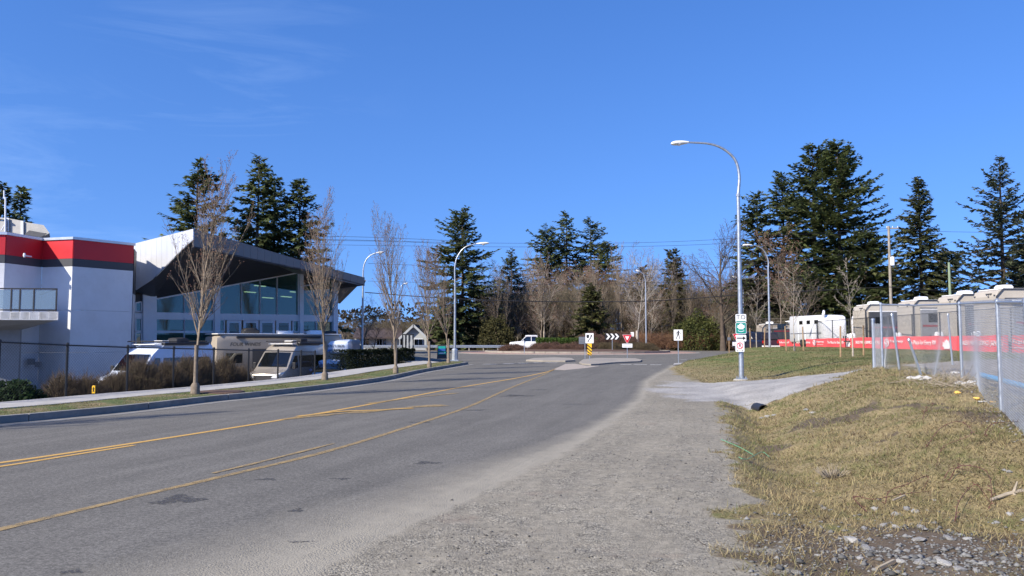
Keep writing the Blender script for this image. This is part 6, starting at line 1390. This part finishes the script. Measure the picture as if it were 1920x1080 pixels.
# galvanised fence on the mound, bent at its far end
TOPZ = [2.12, 2.29, 2.50, 2.73]; rf_ = empty('chain_link_fence', (9.3, 16, .5), 0, 'galvanised chain link fence on the mound, bent and sagging at its far end', 'fence')
def rpost(x, y, z0, z1, dx=0, dy=0, r=.034, nm='post'): child(MB().tube([(x, y, z0-.25), (x+dx, y+dy, z1)], r, 10).lathe((x+dx, y+dy, z1), [(r*1.25, -.03), (r*1.2, .02), (.01, .05)], 10), nm, 'galvanised', rf_, smooth=True)
FR = [(5.2, 7.4)]+FENCE_R; TZ = [2.05]+TOPZ
for (x, y), z in zip(FR, TZ): rpost(x, y, zg(x, y), z, r=.034)
for i in range(len(FR)-1):
    (x0, y0), (x1, y1) = FR[i], FR[i+1]; za, zb_ = TZ[i]-.02, TZ[i+1]-.02
    child(MB().tube([(x0, y0, za), (x1, y1, zb_)] if i < 3 else [(x0, y0, za), ((x0+x1)/2, (y0+y1)/2, (za+zb_)/2-.03), (x1, y1, zb_)], .022, 8), 'top_rail', 'galvanised', rf_, smooth=True)
    wv2 = None
    if i == 3: wv2 = lambda f, v: np.array([-.25*math.sin(f*9+v*2)*(1-v)*.9*min(1, 3*(1-f)+.2), .12*math.sin(f*17)*(1-v), -.10*math.sin(math.pi*f)*(v)+.06*math.sin(f*14+v*5)*(1-v)])
    elif i == 2: wv2 = lambda f, v: np.array([-.10*math.sin(f*6.3)*(1-v), 0, 0])
    V_, F_ = chainlink((x0, y0), (x1, y1), zg(x0, y0)-.02, za+.05, zg(x1, y1)-.02, zb_+.05, .082, .0021, wv2, sub=.14 if i >= 2 else 9)
    o = np_obj('mesh_panel', np_mesh('mesh_panel', V_, F_, 'galv_wire'), rf_); o.matrix_parent_inverse = Matrix.Translation(-rf_.location); o['kind'] = 'stuff'
def wp(px, py, Y): return at(px, py, Y)
for a, b_, Y in (((1672, 590), (1689, 702), 22.3), ((1704, 637), (1735, 712), 20.5)):
    p, q = wp(*b_, Y), wp(*a, Y); rpost(p.x, p.y, p.z, q.z, dx=q.x-p.x, r=.032, nm='bent_post')
p, q = wp(1786, 678, 27), wp(1777, 590, 27); rpost(p.x, p.y, p.z, q.z, dx=q.x-p.x, r=.03, nm='brace_post')
gpst = wp(1639, 692, 26.2); gtop = wp(1639, 599, 26.2); rpost(gpst.x, gpst.y, gpst.z, gtop.z, r=.05, nm='gate_post')
V_, F_ = chainlink((gpst.x, gpst.y), (11.12, 24.0), gpst.z, wp(1645, 606, 26).z, .8, wp(1650, 607, 24).z, .078, .002, sub=9)
o = np_obj('mesh_panel', np_mesh('mesh_panel', V_, F_, 'galv_wire'), rf_); o.matrix_parent_inverse = Matrix.Translation(-rf_.location); o['kind'] = 'stuff'
# tall dark fence of the trailer lot with the red banner
B0, B1_ = Vector((26.8, 43, 0)), Vector((29.8, 95, 0)); BD = (B0-B1_).normalized()
df = empty('chain_link_fence', (28.2, 66, .95), 0, 'tall dark chain link fence round the trailer lot behind the young trees', 'fence')
ys = list(np.arange(39, 99, 4.0)); prev = None
for y in ys:
    x = 26.8+(y-43)*3/52; z0_ = zg(x, y); p = (x+.12, y)
    child(MB().tube([(p[0], y, z0_-.3), (p[0], y, 3.42)], .04, 6), 'post', 'black_metal', df)
    if prev:
        child(MB().tube([(prev[0], prev[1], 3.38), (p[0], y, 3.38)], .028, 6), 'top_rail', 'black_metal', df)
        V_, F_ = chainlink(prev, p, .95, 3.38, .95, 3.38, .16, .0045, sub=9); o = np_obj('mesh_panel', np_mesh('mesh_panel', V_, F_, 'black_metal'), df); o.matrix_parent_inverse = Matrix.Translation(-df.location); o['kind'] = 'stuff'
    prev = p
bn_ = empty('banner', (28.2, 66, 1.4), 0, 'long red dealership banner with white lettering tied along the trailer lot fence', 'banner')
NB_ = Vector((BD.y, -BD.x, 0)); 
def bpx(px): q = onplane(px, 640, (26.8, 43), (BD.x, BD.y)); return Vector((q.x, q.y, 0))
def bz(px): return at(px, float(np.interp(px, [1427, 1500, 1640, 1700, 1800, 1891, 1960], [637, 636, 632.5, 630.5, 630, 628.5, 627])), bpx(px).y).z, at(px, float(np.interp(px, [1427, 1500, 1640, 1700, 1800, 1891, 1960], [648, 649.5, 653, 655, 658, 661, 663])), bpx(px).y).z
for a, c in ((1427, 1552), (1552.3, 1640), (1640.3, 1735), (1735.4, 1891), (1898, 1985)):
    m = MB(); n = max(3, int((c-a)/6)); vs = []; fs = []
    for i in range(n+1):
        px = a+(c-a)*i/n; q = bpx(px); zt_, zb_ = bz(px); wob = .03*math.sin(px*.9)+.02*math.sin(px*2.3)
        for th in (0, -.01): vs += [(q.x-wob*.5+th-.02, q.y, zt_+wob*.6), (q.x+wob*.5+th-.02, q.y, zb_+wob*.4)]
        if i: k = 4*i; fs += [(k-4, k, k+1, k-3), (k-2, k-1, k+3, k+2)]
    child(m.add(vs, fs), 'banner_panel', 'banner_red', bn_, smooth=True)
rzt = math.atan2(BD.y, BD.x)
def btext(txt, p0, p1, hf, dz=0.):
    a, b = bpx(p0), bpx(p1); me = text_mesh(txt, 1., ext=.006); co = np.empty(len(me.vertices)*3); me.vertices.foreach_get('co', co); co = co.reshape(-1, 3); w_ = np.ptp(co[:, 0]); hh = np.ptp(co[:, 1])
    me.materials.clear(); me.materials.append(M['banner_white']); zt_, zb_ = bz((p0+p1)/2); L_ = (b-a).length; c = (a+b)/2; Hh = (zt_-zb_)*hf
    co[:, 0] = (co[:, 0]-co[:, 0].mean()*0-(co[:, 0].max()+co[:, 0].min())/2)*L_/w_; co[:, 1] = (co[:, 1]-(co[:, 1].max()+co[:, 1].min())/2)*Hh/hh; me.vertices.foreach_set('co', co.ravel()); me.update()
    o = link(bpy.data.objects.new('lettering', me), bn_); o.matrix_parent_inverse = Matrix.Translation(-bn_.location); o.location = (c.x-.085, c.y, (zt_+zb_)/2+dz*(zt_-zb_)); o.rotation_euler = (math.pi/2, 0, rzt); return o
def blogo(p0, p1):
    a, b = bpx(p0), bpx(p1); c = (a+b)/2; zt_, zb_ = bz((p0+p1)/2); r = (zt_-zb_)*.34; m = MB(); n = 22
    e = (b-a).length/2; outr = [(e*math.cos(2*math.pi*i/n), r*math.sin(2*math.pi*i/n)) for i in range(n)]
    o = m.poly([(u, v, .004) for u, v in outr], (0, 0, .004)).build('logo_disc', 'banner_white', bn_); o.matrix_parent_inverse = Matrix.Translation(-bn_.location); o.location = (c.x-.085, c.y, (zt_+zb_)/2+.02); o.rotation_euler = (math.pi/2, 0, rzt)
    me = text_mesh('S', 1., ext=.004); co = np.empty(len(me.vertices)*3); me.vertices.foreach_get('co', co); co = co.reshape(-1, 3); co[:, 0] *= e*1.3/max(.1, np.ptp(co[:, 0])); co[:, 1] = (co[:, 1]-(co[:, 1].max()+co[:, 1].min())/2)*r*1.4/np.ptp(co[:, 1]); co[:, 2] += .014; me.vertices.foreach_set('co', co.ravel())
    me.materials.clear(); me.materials.append(M['banner_red']); o2 = link(bpy.data.objects.new('logo_letter', me), o)
for q in ((1431, 1445),): btext('SALES | PARTS | SERVICE | RENTALS', *q, .3)
blogo(1447, 1451); btext('Fraserway', 1452, 1459.5, .3, .08); btext('THE RV EXPERTS'[:0]+'\u2014', 1453, 1459, .04, -.22)
btext('The Place for Every RV', 1462, 1481, .36); btext('SALES | PARTS | SERVICE | RENTALS', 1494, 1520.5, .32)
blogo(1525.5, 1531.5); btext('Fraserway', 1532.5, 1546, .3, .10); btext('\u2014\u2014', 1534, 1545, .035, -.22)
btext('The Place for Every RV', 1552.5, 1584, .40); btext('SALES | PARTS | SERVICE | RENTALS', 1606, 1651, .36)
blogo(1660, 1669); btext('Fraserway', 1671, 1695, .3, .1); btext('The Place for Every RV', 1705, 1757, .42)
btext('SALES | PARTS | SERVICE | RENTALS', 1805, 1883, .38); btext('Fraserway', 1902, 1950, .32, .1); btext('\u2014\u2014\u2014', 1903, 1948, .035, -.22)
def bleaf(px0, px1):
    a, b = bpx(px0), bpx(px1); c = (a+b)/2; zt_, zb_ = bz((px0+px1)/2); e = (b-a).length; H_ = (zt_-zb_)*.95
    o = MB().poly([(u*e*1.2, (v-.05)*H_*1.2, .006) for u, v in leafp], (0, 0, .004)).build('maple_leaf', 'banner_white', bn_); o.matrix_parent_inverse = Matrix.Translation(-bn_.location); o.location = (c.x-.085, c.y, (zt_+zb_)/2-.1); o.rotation_euler = (math.pi/2, 0, rzt)
bleaf(1587, 1597); bleaf(1768, 1787)

# ------------------------------------------------------------------ near ground: stones, culvert, litter, canes
mesh_st = []
for i in range(6):
    g = random.Random(i+5); m = MB(); import bmesh as _b
    bm = _b.new(); _b.ops.create_icosphere(bm, subdivisions=1, radius=1.)
    for v in bm.verts: v.co = Vector((v.co.x*g.uniform(.75, 1.2), v.co.y*g.uniform(.7, 1.1), v.co.z*g.uniform(.45, .8)))*g.uniform(.85, 1.12)
    me = bpy.data.meshes.new('stone'); bm.to_mesh(me); bm.free(); me.materials.append(M['stone' if i % 3 else 'stone_light']); mesh_st.append(me)
def on_ground(px, py):
    d = ray(px, py); t = np.geomspace(1.5, 45, 500); z = EYE+d.z*t; h = zgs(d.x*t, d.y*t); i = int(np.argmax((z <= h) & (d.y*t > .9)))
    if i == 0: i = int(np.argmin(abs(z)))
    return d.x*t[i], d.y*t[i]
gv = ground['grass_verge']
big = [(1600, 1018, .16), (1625, 1030, .12), (1725, 1016, .12), (1480, 968, .0), (1533, 910, .05), (1525, 922, .03), (1534, 1045, .06), (1560, 1005, .05), (1545, 955, .07), (1640, 958, .10), (1680, 968, .11), (1700, 955, .09), (1716, 963, .08), (1655, 988, .09), (1620, 992, .08), (1680, 990, .09), (1728, 990, .09), (1705, 1008, .07), (1752, 941, .05), (1780, 1012, .10), (1795, 1003, .06), (1814, 1012, .08), (1883, 885, .08), (1892, 888, .07), (1893, 968, .07), (1870, 985, .05), (1738, 958, .04), (1648, 938, .06), (1756, 1048, .07), (1725, 1058, .09), (1690, 1055, .08), (1665, 1030, .05), (1636, 1028, .05), (1612, 1050, .06), (1640, 1070, .05), (1700, 1035, .06), (1770, 1060, .12), (1800, 1068, .09), (1830, 1075, .07), (1496, 962, .03), (1810, 1036, .05), (1540, 948, .05), (1557, 958, .05), (1585, 975, .04), (1602, 968, .04), (1575, 1012, .04)]
for i, (px, py, s) in enumerate(big):
    s = max(.02, s*.6); x, y = on_ground(px, min(py, 1075)); o = bpy.data.objects.new('stone', mesh_st[i % 6]); link(o, gv); o.location = (x, y, zg(x, y)+s*.14); o.scale = (s, s*rv(.7, 1.), s*rv(.5, .8)); o.rotation_euler = (rv(-.3, .3), rv(-.3, .3), rv(0, 6))
def octs(P, s, seed, col):
    g = np.random.default_rng(seed); n = len(P); B = np.array([(1, 0, 0), (0, 1, 0), (-1, 0, 0), (0, -1, 0), (0, 0, .75), (0, 0, -.5)], float)
    a = g.uniform(0, 6.28, n); c, s_ = np.cos(a), np.sin(a); Bv = np.repeat(B[None], n, 0)*g.uniform(.6, 1.25, (n, 6, 1)); X = Bv[..., 0]*c[:, None]-Bv[..., 1]*s_[:, None]; Y_ = Bv[..., 0]*s_[:, None]+Bv[..., 1]*c[:, None]
    V_ = np.stack([X, Y_*.8, Bv[..., 2]*.7], -1)*s[:, None, None]+P[:, None]; T = np.array([(0, 1, 4), (1, 2, 4), (2, 3, 4), (3, 0, 4), (1, 0, 5), (2, 1, 5), (3, 2, 5), (0, 3, 5)])
    F_ = (T[None]+(np.arange(n)*6)[:, None, None]).reshape(-1, 3); return V_.reshape(-1, 3), F_, np.repeat(col, 6, 0)
def scatter(n, seed, u0, u1, y0, y1, keep):
    g = np.random.default_rng(seed); y = y0*(y1/y0)**g.uniform(0, 1, n); x = g.uniform(u0, u1, n)*(y+.6); k = keep(x, y, g); return x[k], y[k], g
def W(x, y): return sstep(-.35, .3, x-EX(y)+vnoise(x, y, 1.3, 21)*.5+vnoise(x, y, 5., 22)*.5)*(1-drive_mask(x, y))*(1-lot_mask(x, y))
# loose gravel on the shoulder and along the verge
x, y, g = scatter(60000, 3, -.9, .75, 2.2, 17, lambda x, y, g: (x > DX(y)-.1+g.uniform(-.1, .9, len(x))) & (W(x, y) < g.uniform(.05, .8, len(x))) & (vnoise(x, y, 1.2, 77)+vnoise(x*2.2, y*.5, 1., 78)*.9+g.uniform(-.5, .45, len(x))+.30*sstep(-1.6, 0, x-EX(y)) > .12))
sz = g.uniform(.0035, .0085, len(x))*(1+1.1*(g.random(len(x)) < .07))*(1+y*.03); cl = g.uniform(.10, .42, (len(x), 1))**1.0*np.array([[1., .97, .92]])
V_, F_, cc_ = octs(np.c_[x, y, zgs(x, y)+sz*.25], sz, 4, cl); tag(np_obj('loose_gravel', np_mesh('loose_gravel', V_, F_, 'leaf', col=cc_)), 'loose grey gravel scattered on the road shoulder', 'gravel', kind='stuff')
# rubble in the ditch corner
x, y, g = scatter(16000, 5, .22, .82, 4.2, 10, lambda x, y, g: (np.exp(-(((x-3.2)/1.5)**2+((y-6.2)/1.5)**2)) > g.uniform(.1, 1, len(x))) & (x > EX(y)-.2))
x = x[:5200]; y = y[:5200]; sz = g.uniform(.006, .020, len(x))*(1+1.5*(g.random(len(x)) < .09)); cl = g.uniform(.14, .46, (len(x), 1))*np.array([[.98, 1., 1.0]])
V_, F_, cc_ = octs(np.c_[x, y, zgs(x, y)+sz*.2], sz, 6, cl); tag(np_obj('rubble', np_mesh('rubble', V_, F_, 'leaf', col=cc_)), 'small broken grey stones lying in the bare ditch corner', 'rubble', kind='stuff')
x, y, g = scatter(9000, 15, .45, .75, 9.5, 22, lambda x, y, g: (np.abs(x-np.interp(y, [9.6, 13.2, 18.5, 24], [6.6, 8.3, 10.5, 11.3])-.2) < g.uniform(.1, .9, len(x))))
x = x[:2600]; y = y[:2600]; sz = g.uniform(.012, .035, len(x)); cl = g.uniform(.14, .5, (len(x), 1))*np.array([[1, .98, .96]])
V_, F_, cc_ = octs(np.c_[x, y, zgs(x, y)+sz*.2], sz, 16, cl); tag(np_obj('rubble', np_mesh('rubble', V_, F_, 'leaf', col=cc_)), 'stones and crumbs of litter along the foot of the galvanised fence', 'rubble', kind='stuff')
# grass blades
def blades(name, x, y, z, g, ln, wd, up, label, straw, seed, lay=(0, 0)):
    n = len(x); P = np.c_[x, y, z-.005]; az = g.uniform(0, 6.283, n); d = np.stack([np.cos(az)+lay[0], np.sin(az)+lay[1], g.uniform(*up, n)], 1); d /= np.linalg.norm(d, axis=1, keepdims=True)
    L_ = ln*g.uniform(.45, 1.35, (n, 1)); s_ = np.stack([-np.sin(az), np.cos(az), g.normal(0, .2, n)], 1)*(wd*g.uniform(.7, 1.3, (n, 1))); tip = P+d*L_+np.array([0, 0, -1])*L_*.12; mid = P+d*L_*.5
    V_ = np.stack([P-s_, P+s_, mid+s_*.8, tip, mid-s_*.8], 1); 
    F_ = np.array([[0, 1, 2, 4]]); Fq = (F_[None]+(np.arange(n)*5)[:, None, None]).reshape(-1, 4); 
    Vq = np.stack([P-s_, P+s_, tip+s_*.15, tip-s_*.15], 1).reshape(-1, 3); Fq = np.arange(4*n).reshape(-1, 4)
    k = np.clip(straw+g.normal(0, .22, n), 0, 1)[:, None]; c = np.array([[.085, .12, .03]])*(1-k)+np.array([[.35, .285, .155]])*k; c = c*g.uniform(.45, 1.3, (n, 1)); ced = g.random(n) < .14; c[ced] = np.array([.10, .065, .04])
    return tag(np_obj(name, np_mesh(name, Vq, Fq, 'leaf', col=np.repeat(c, 4, 0))), label, 'grass', kind='stuff')
x, y, g = scatter(300000, 7, .18, .9, 3.2, 30, lambda x, y, g: (W(x, y) > g.uniform(.2, 1.1, len(x))) & (y < 29.5) & (np.exp(-(((x-3.2)/1.35)**2+((y-6.2)/1.25)**2))+sstep(.0, .35, vnoise(x, y, .9, 31)+vnoise(x, y, 3.1, 32)*.6)*.45 < g.uniform(.05, .95, len(x))))
sel = slice(0, 175000); x, y = x[sel], y[sel]; st_n = .70+vnoise(x, y, .75, 51)*.9+vnoise(x, y, 3., 52)*.45
g2 = np.random.default_rng(8); k_w = .0016+y*.00030
print('blades', len(x))
blades('verge_grass', x, y, zgs(x, y), g2, (.075+.05*vnoise(x, y, 2., 53)+y*.0012)[:, None], k_w[:, None], (.25, 1.15), 'matted straw and green winter grass on the near mound', st_n, 1, lay=(-.35, -.25))
x, y, g = scatter(90000, 9, .12, .55, 28.5, 75, lambda x, y, g: (x > EX(y)+.2) & (drive_mask(x, y) < .4) & (lot_mask(x, y) < .5)); x, y = x[:42000], y[:42000]
st_n = .34+vnoise(x, y, .35, 61)*.9+vnoise(x, y, 1.7, 62)*.5+.35*(1-sstep(.1, .5, zgs(x, y)))
blades('hill_grass', x, y, zgs(x, y), np.random.default_rng(10), .085, .011, (.4, 1.2), 'short patchy lawn on the hill beyond the gravel driveway', st_n, 1)
g = np.random.default_rng(12); n = 30000; s = s_at(12)+(S_END-s_at(12))*g.uniform(0, 1, n)**1.1; o = g.uniform(.16, 1.97, n); px_ = np.interp(s, KL, KS[:, 0])+np.interp(s, KL, KN[:, 0])*o; py_ = np.interp(s, KL, KS[:, 1])+np.interp(s, KL, KN[:, 1])*o
blades('boulevard_grass', px_, py_, .125+.05*np.sin(math.pi*(o-.17)/1.78), np.random.default_rng(13), .055, .0055, (.5, 1.3), 'patchy grass on the boulevard strip between kerb and sidewalk', .42+vnoise(px_, py_, .8, 63)*.9+vnoise(px_, py_, 3., 64)*.4, 1)
# culvert
cx, cy = on_ground(1437, 772); t = empty('culvert_pipe', (cx, cy+.3, zg(cx, cy)-.02), 0, 'dark open end of a culvert pipe in the ditch below the gravel driveway', 'pipe')
m = MB(); n = 20; vs = []; fs = []
for yy, r in ((-.10, .15), (-.10, .125), (.5, .125), (.5, .15)):
    for k in range(n): a = 2*math.pi*k/n; vs.append((r*math.cos(a), yy, r*math.sin(a)))
for i in range(4):
    for k in range(n): a = i*n+k; b = i*n+(k+1) % n; c = ((i+1) % 4)*n; fs.append((a, b, c+(k+1) % n, c+k))
m.add(vs, fs).build('pipe', 'plastic_black', t, smooth=True); MB().lathe((0, .3, 0), [(.124, -.01), (.124, .01)], 18, 'y').build('depth_shade_disc', 'plastic_black', t)  # black disc added inside the bore to stand for the shade in the pipe
for i, (px, py, s) in enumerate(((1440, 783, .10), (1452, 780, .07), (1428, 786, .08), (1524, 775, .10), (1512, 770, .08))):
    x, y = on_ground(px, py); o = bpy.data.objects.new('stone', mesh_st[i]); link(o, gv); o.location = (x, y, zg(x, y)+.01); o.scale = (s, s*.8, s*.6)
# dead clump of cut stalks
cx, cy = on_ground(1560, 898); gg_ = random.Random(5); P0, P1 = [], []
for k in range(120):
    a = gg_.uniform(0, 6.28); r = gg_.uniform(0, .10); l = gg_.uniform(.06, .19); d = Vector((math.cos(a)*.7-.25, math.sin(a)*.6-.1, gg_.uniform(.3, 1.2))).normalized(); p = Vector((math.cos(a)*r, math.sin(a)*r, 0)); P0.append(tuple(p)); P1.append(tuple(p+d*l))
V_, F_ = segs(P0, P1, np.full(120, .0045), np.full(120, .003), 3); o = np_obj('dry_clump', np_mesh('dry_clump', V_, F_, 'dead_wood')); o.location = (cx, cy, zg(cx, cy)); tag(o, 'clump of cut dry straw coloured stalks in the middle of the bank', 'dry grass clump')
# bramble canes
canes = [([(1625, 965), (1600, 950), (1640, 960), (1690, 945), (1745, 925)], 'reddish bramble cane low above the rubble'), ([(1660, 948), (1668, 938), (1700, 930), (1740, 912), (1730, 925)], 'short arching bramble cane above the loose stones'), ([(1735, 845), (1765, 815), (1800, 810), (1822, 832), (1770, 850), (1755, 880)], 'double arching bramble cane in the middle right of the bank'), ([(1730, 790), (1738, 775), (1752, 770), (1730, 780)], 'small curled bramble cane high on the bank'), ([(1845, 820), (1860, 812), (1900, 808), (1960, 800)], 'bramble cane lying near the right edge'), ([(1780, 905), (1800, 895), (1850, 905), (1860, 950), (1852, 960)], 'arching bramble cane beside the dead branch'), ([(1790, 985), (1800, 960), (1830, 930), (1856, 950)], 'thin bramble cane arching over the lower right stones'), ([(1770, 905), (1785, 900), (1820, 890)], 'short bramble cane left of the dead branch')]
for i, (pix, lb) in enumerate(canes):
    q = []
    for j, (a, b) in enumerate(pix): x, y = on_ground(a, b); q.append((x, y, zg(x, y)+.02+.10*math.sin(math.pi*j/(len(pix)-1))))
    c3 = catmull(q, .03); c0_ = c3[0]; c3 = [tuple(p-c0_) for p in c3]; m = MB().tube(c3, list(np.linspace(.0045, .0022, len(c3))), 5)
    for p in c3[::3]: d = Vector((rv(-1, 1), rv(-1, 1), rv(0, 1))).normalized()*rv(.02, .05); m.add([Vector(p), Vector(p)+d, Vector(p)+d*.6+Vector((0, 0, .012))], [(0, 1, 2)])
    o = m.build('bramble_cane', 'cane'); o.location = c0_; tag(o, lb, 'bramble', 'bramble canes on the bank')
x, y = on_ground(1858, 945); x2, y2 = on_ground(1915, 925)
o = MB().tube([(0, 0, .02), ((x2-x)*.5, (y2-y)*.5, .07), (x2-x, y2-y, .10), ((x2-x)*1.5, (y2-y)*1.5, .08)], [.016, .02, .022, .02], 7).tube([((x2-x)*.75, (y2-y)*.75, .09), ((x2-x)*.78+.03, (y2-y)*.7, .20)], [.016, .008], 6).tube([((x2-x)*.7, (y2-y)*.7, .09), ((x2-x)*.8, (y2-y)*.6-.1, .0)], [.014, .01], 6).build('dead_branch', 'dead_wood', smooth=True)
o.location = (x, y, zg(x, y)); tag(o, 'pale dead branch lying at the right edge of the bank', 'branch')
for pix, lb, r in (([(1352, 828), (1385, 842), (1412, 858)], 'green string lying at the edge of the gravel', .004), ([(1385, 862), (1400, 866), (1428, 852), (1442, 862)], 'second green string a little nearer in the grass', .004)):
    q = []
    for a, b in pix: x, y = on_ground(a, b); q.append((x, y, zg(x, y)+.035))
    c3 = catmull(q, .05); o = MB().tube([tuple(p-c3[0]) for p in c3], r, 4).build('green_string', 'string_green'); o.location = c3[0]; tag(o, lb, 'string')
for px, py, w_, lb in ((1610, 780, .0, None), (1687, 943, .12, 'pale broken stick among the grey stones'), (1662, 1068, .12, 'pale piece of board at the bottom edge of the ditch')):
    if lb:
        x, y = on_ground(px, py); o = MB().bar((-.09, -.04, .02), (.09, .07, .05), .02, .012).build('stick', 'dead_wood'); o.location = (x, y, zg(x, y)); tag(o, lb, 'stick')
# litter at the foot of the galvanised fence
def lump(px, py, s, mat, name, label, cat_, flat_=.6, parts=5):
    x, y = on_ground(px, py); m = MB(); g = random.Random(px)
    for k in range(parts):
        cx_, cy_ = g.uniform(-s, s), g.uniform(-s, s); r = s*g.uniform(.4, .8); import bmesh as bb; bm = bb.new(); bb.ops.create_icosphere(bm, subdivisions=2, radius=r)
        vs = [(v.co.x*g.uniform(.8, 1.2)+cx_, v.co.y*g.uniform(.8, 1.2)+cy_, v.co.z*flat_*g.uniform(.7, 1.25)+r*.2) for v in bm.verts]; m.add(vs, [tuple(v.index for v in f.verts) for f in bm.faces]); bm.free()
    o = m.build(name, mat); o.location = (x, y, zg(x, y)); return tag(o, label, cat_)
lump(1726, 712, .16, 'sack_white', 'plastic_sack', 'crumpled white sack under the leaning fence post', 'sack'); lump(1815, 722, .17, 'sack_white', 'plastic_sack', 'grey white sack behind the middle fence post', 'sack'); lump(1788, 700, .10, 'sack_white', 'plastic_sack', 'small grey bundle on the twigs left of the middle fence post', 'sack')
lump(1806, 721, .08, 'sponge_yellow', 'foam_piece', 'largest yellow foam piece against the middle fence post', 'foam', parts=2); lump(1799, 739, .07, 'sponge_yellow', 'foam_piece', 'yellow foam piece left of and below the middle fence post', 'foam', parts=2); lump(1830, 750, .06, 'sponge_yellow', 'foam_piece', 'yellow foam piece halfway between the two nearest fence posts', 'foam', parts=2); lump(1861, 755, .05, 'sponge_yellow', 'foam_piece', 'yellow foam piece beside the nearest fence post', 'foam', parts=2)
lump(1845, 755, .07, 'sack_white', 'paper_scrap', 'white paper scrap between the yellow foam pieces', 'paper', flat_=.3, parts=3); lump(1611, 776, .0, 'sack_white', 'paper_scrap', 'x', 'x') if False else None
a, b = at(1836, 702, 16.5), at(1990, 742, 13.6); o = MB().tube([(0, 0, 0), tuple(b-a)], .055, 12).build('blue_pipe', 'pipe_blue', smooth=True); o.location = a; tag(o, 'pale blue plastic pipe lying behind the galvanised fence', 'pipe')
g = random.Random(77); P0, P1 = [], []
for k in range(260):
    px, py = g.choice([(1785, 690), (1800, 700), (1840, 690), (1860, 710), (1770, 720)]); x, y = (px+g.gauss(0, 22)-960)/F_PX*17, 17+g.gauss(0, .8); d = Vector((g.gauss(0, 1), g.gauss(0, .6), g.gauss(.35, .35))).normalized()*g.uniform(.15, .55); z = zg(x, y)+.02; P0.append((x, y, z)); P1.append((x+d.x, y+d.y, z+abs(d.z)))
V_, F_ = segs(P0, P1, np.full(len(P0), .007), np.full(len(P0), .003), 3); tag(np_obj('dry_brush', np_mesh('dry_brush', V_, F_, 'dead_wood')), 'tangle of dry brush behind the galvanised fence', 'brush', kind='stuff')
# mulch circle and lumps of soil at the nearest street tree
p = koff(s_at(22.1), 1.0); MB().lathe((p[0]+.25, p[1]+.3, .14), [(.75, 0), (.7, .045), (.3, .07), (0, .08)], 20).build('mulch_ring', 'bark_mulch')['kind'] = 'structure'
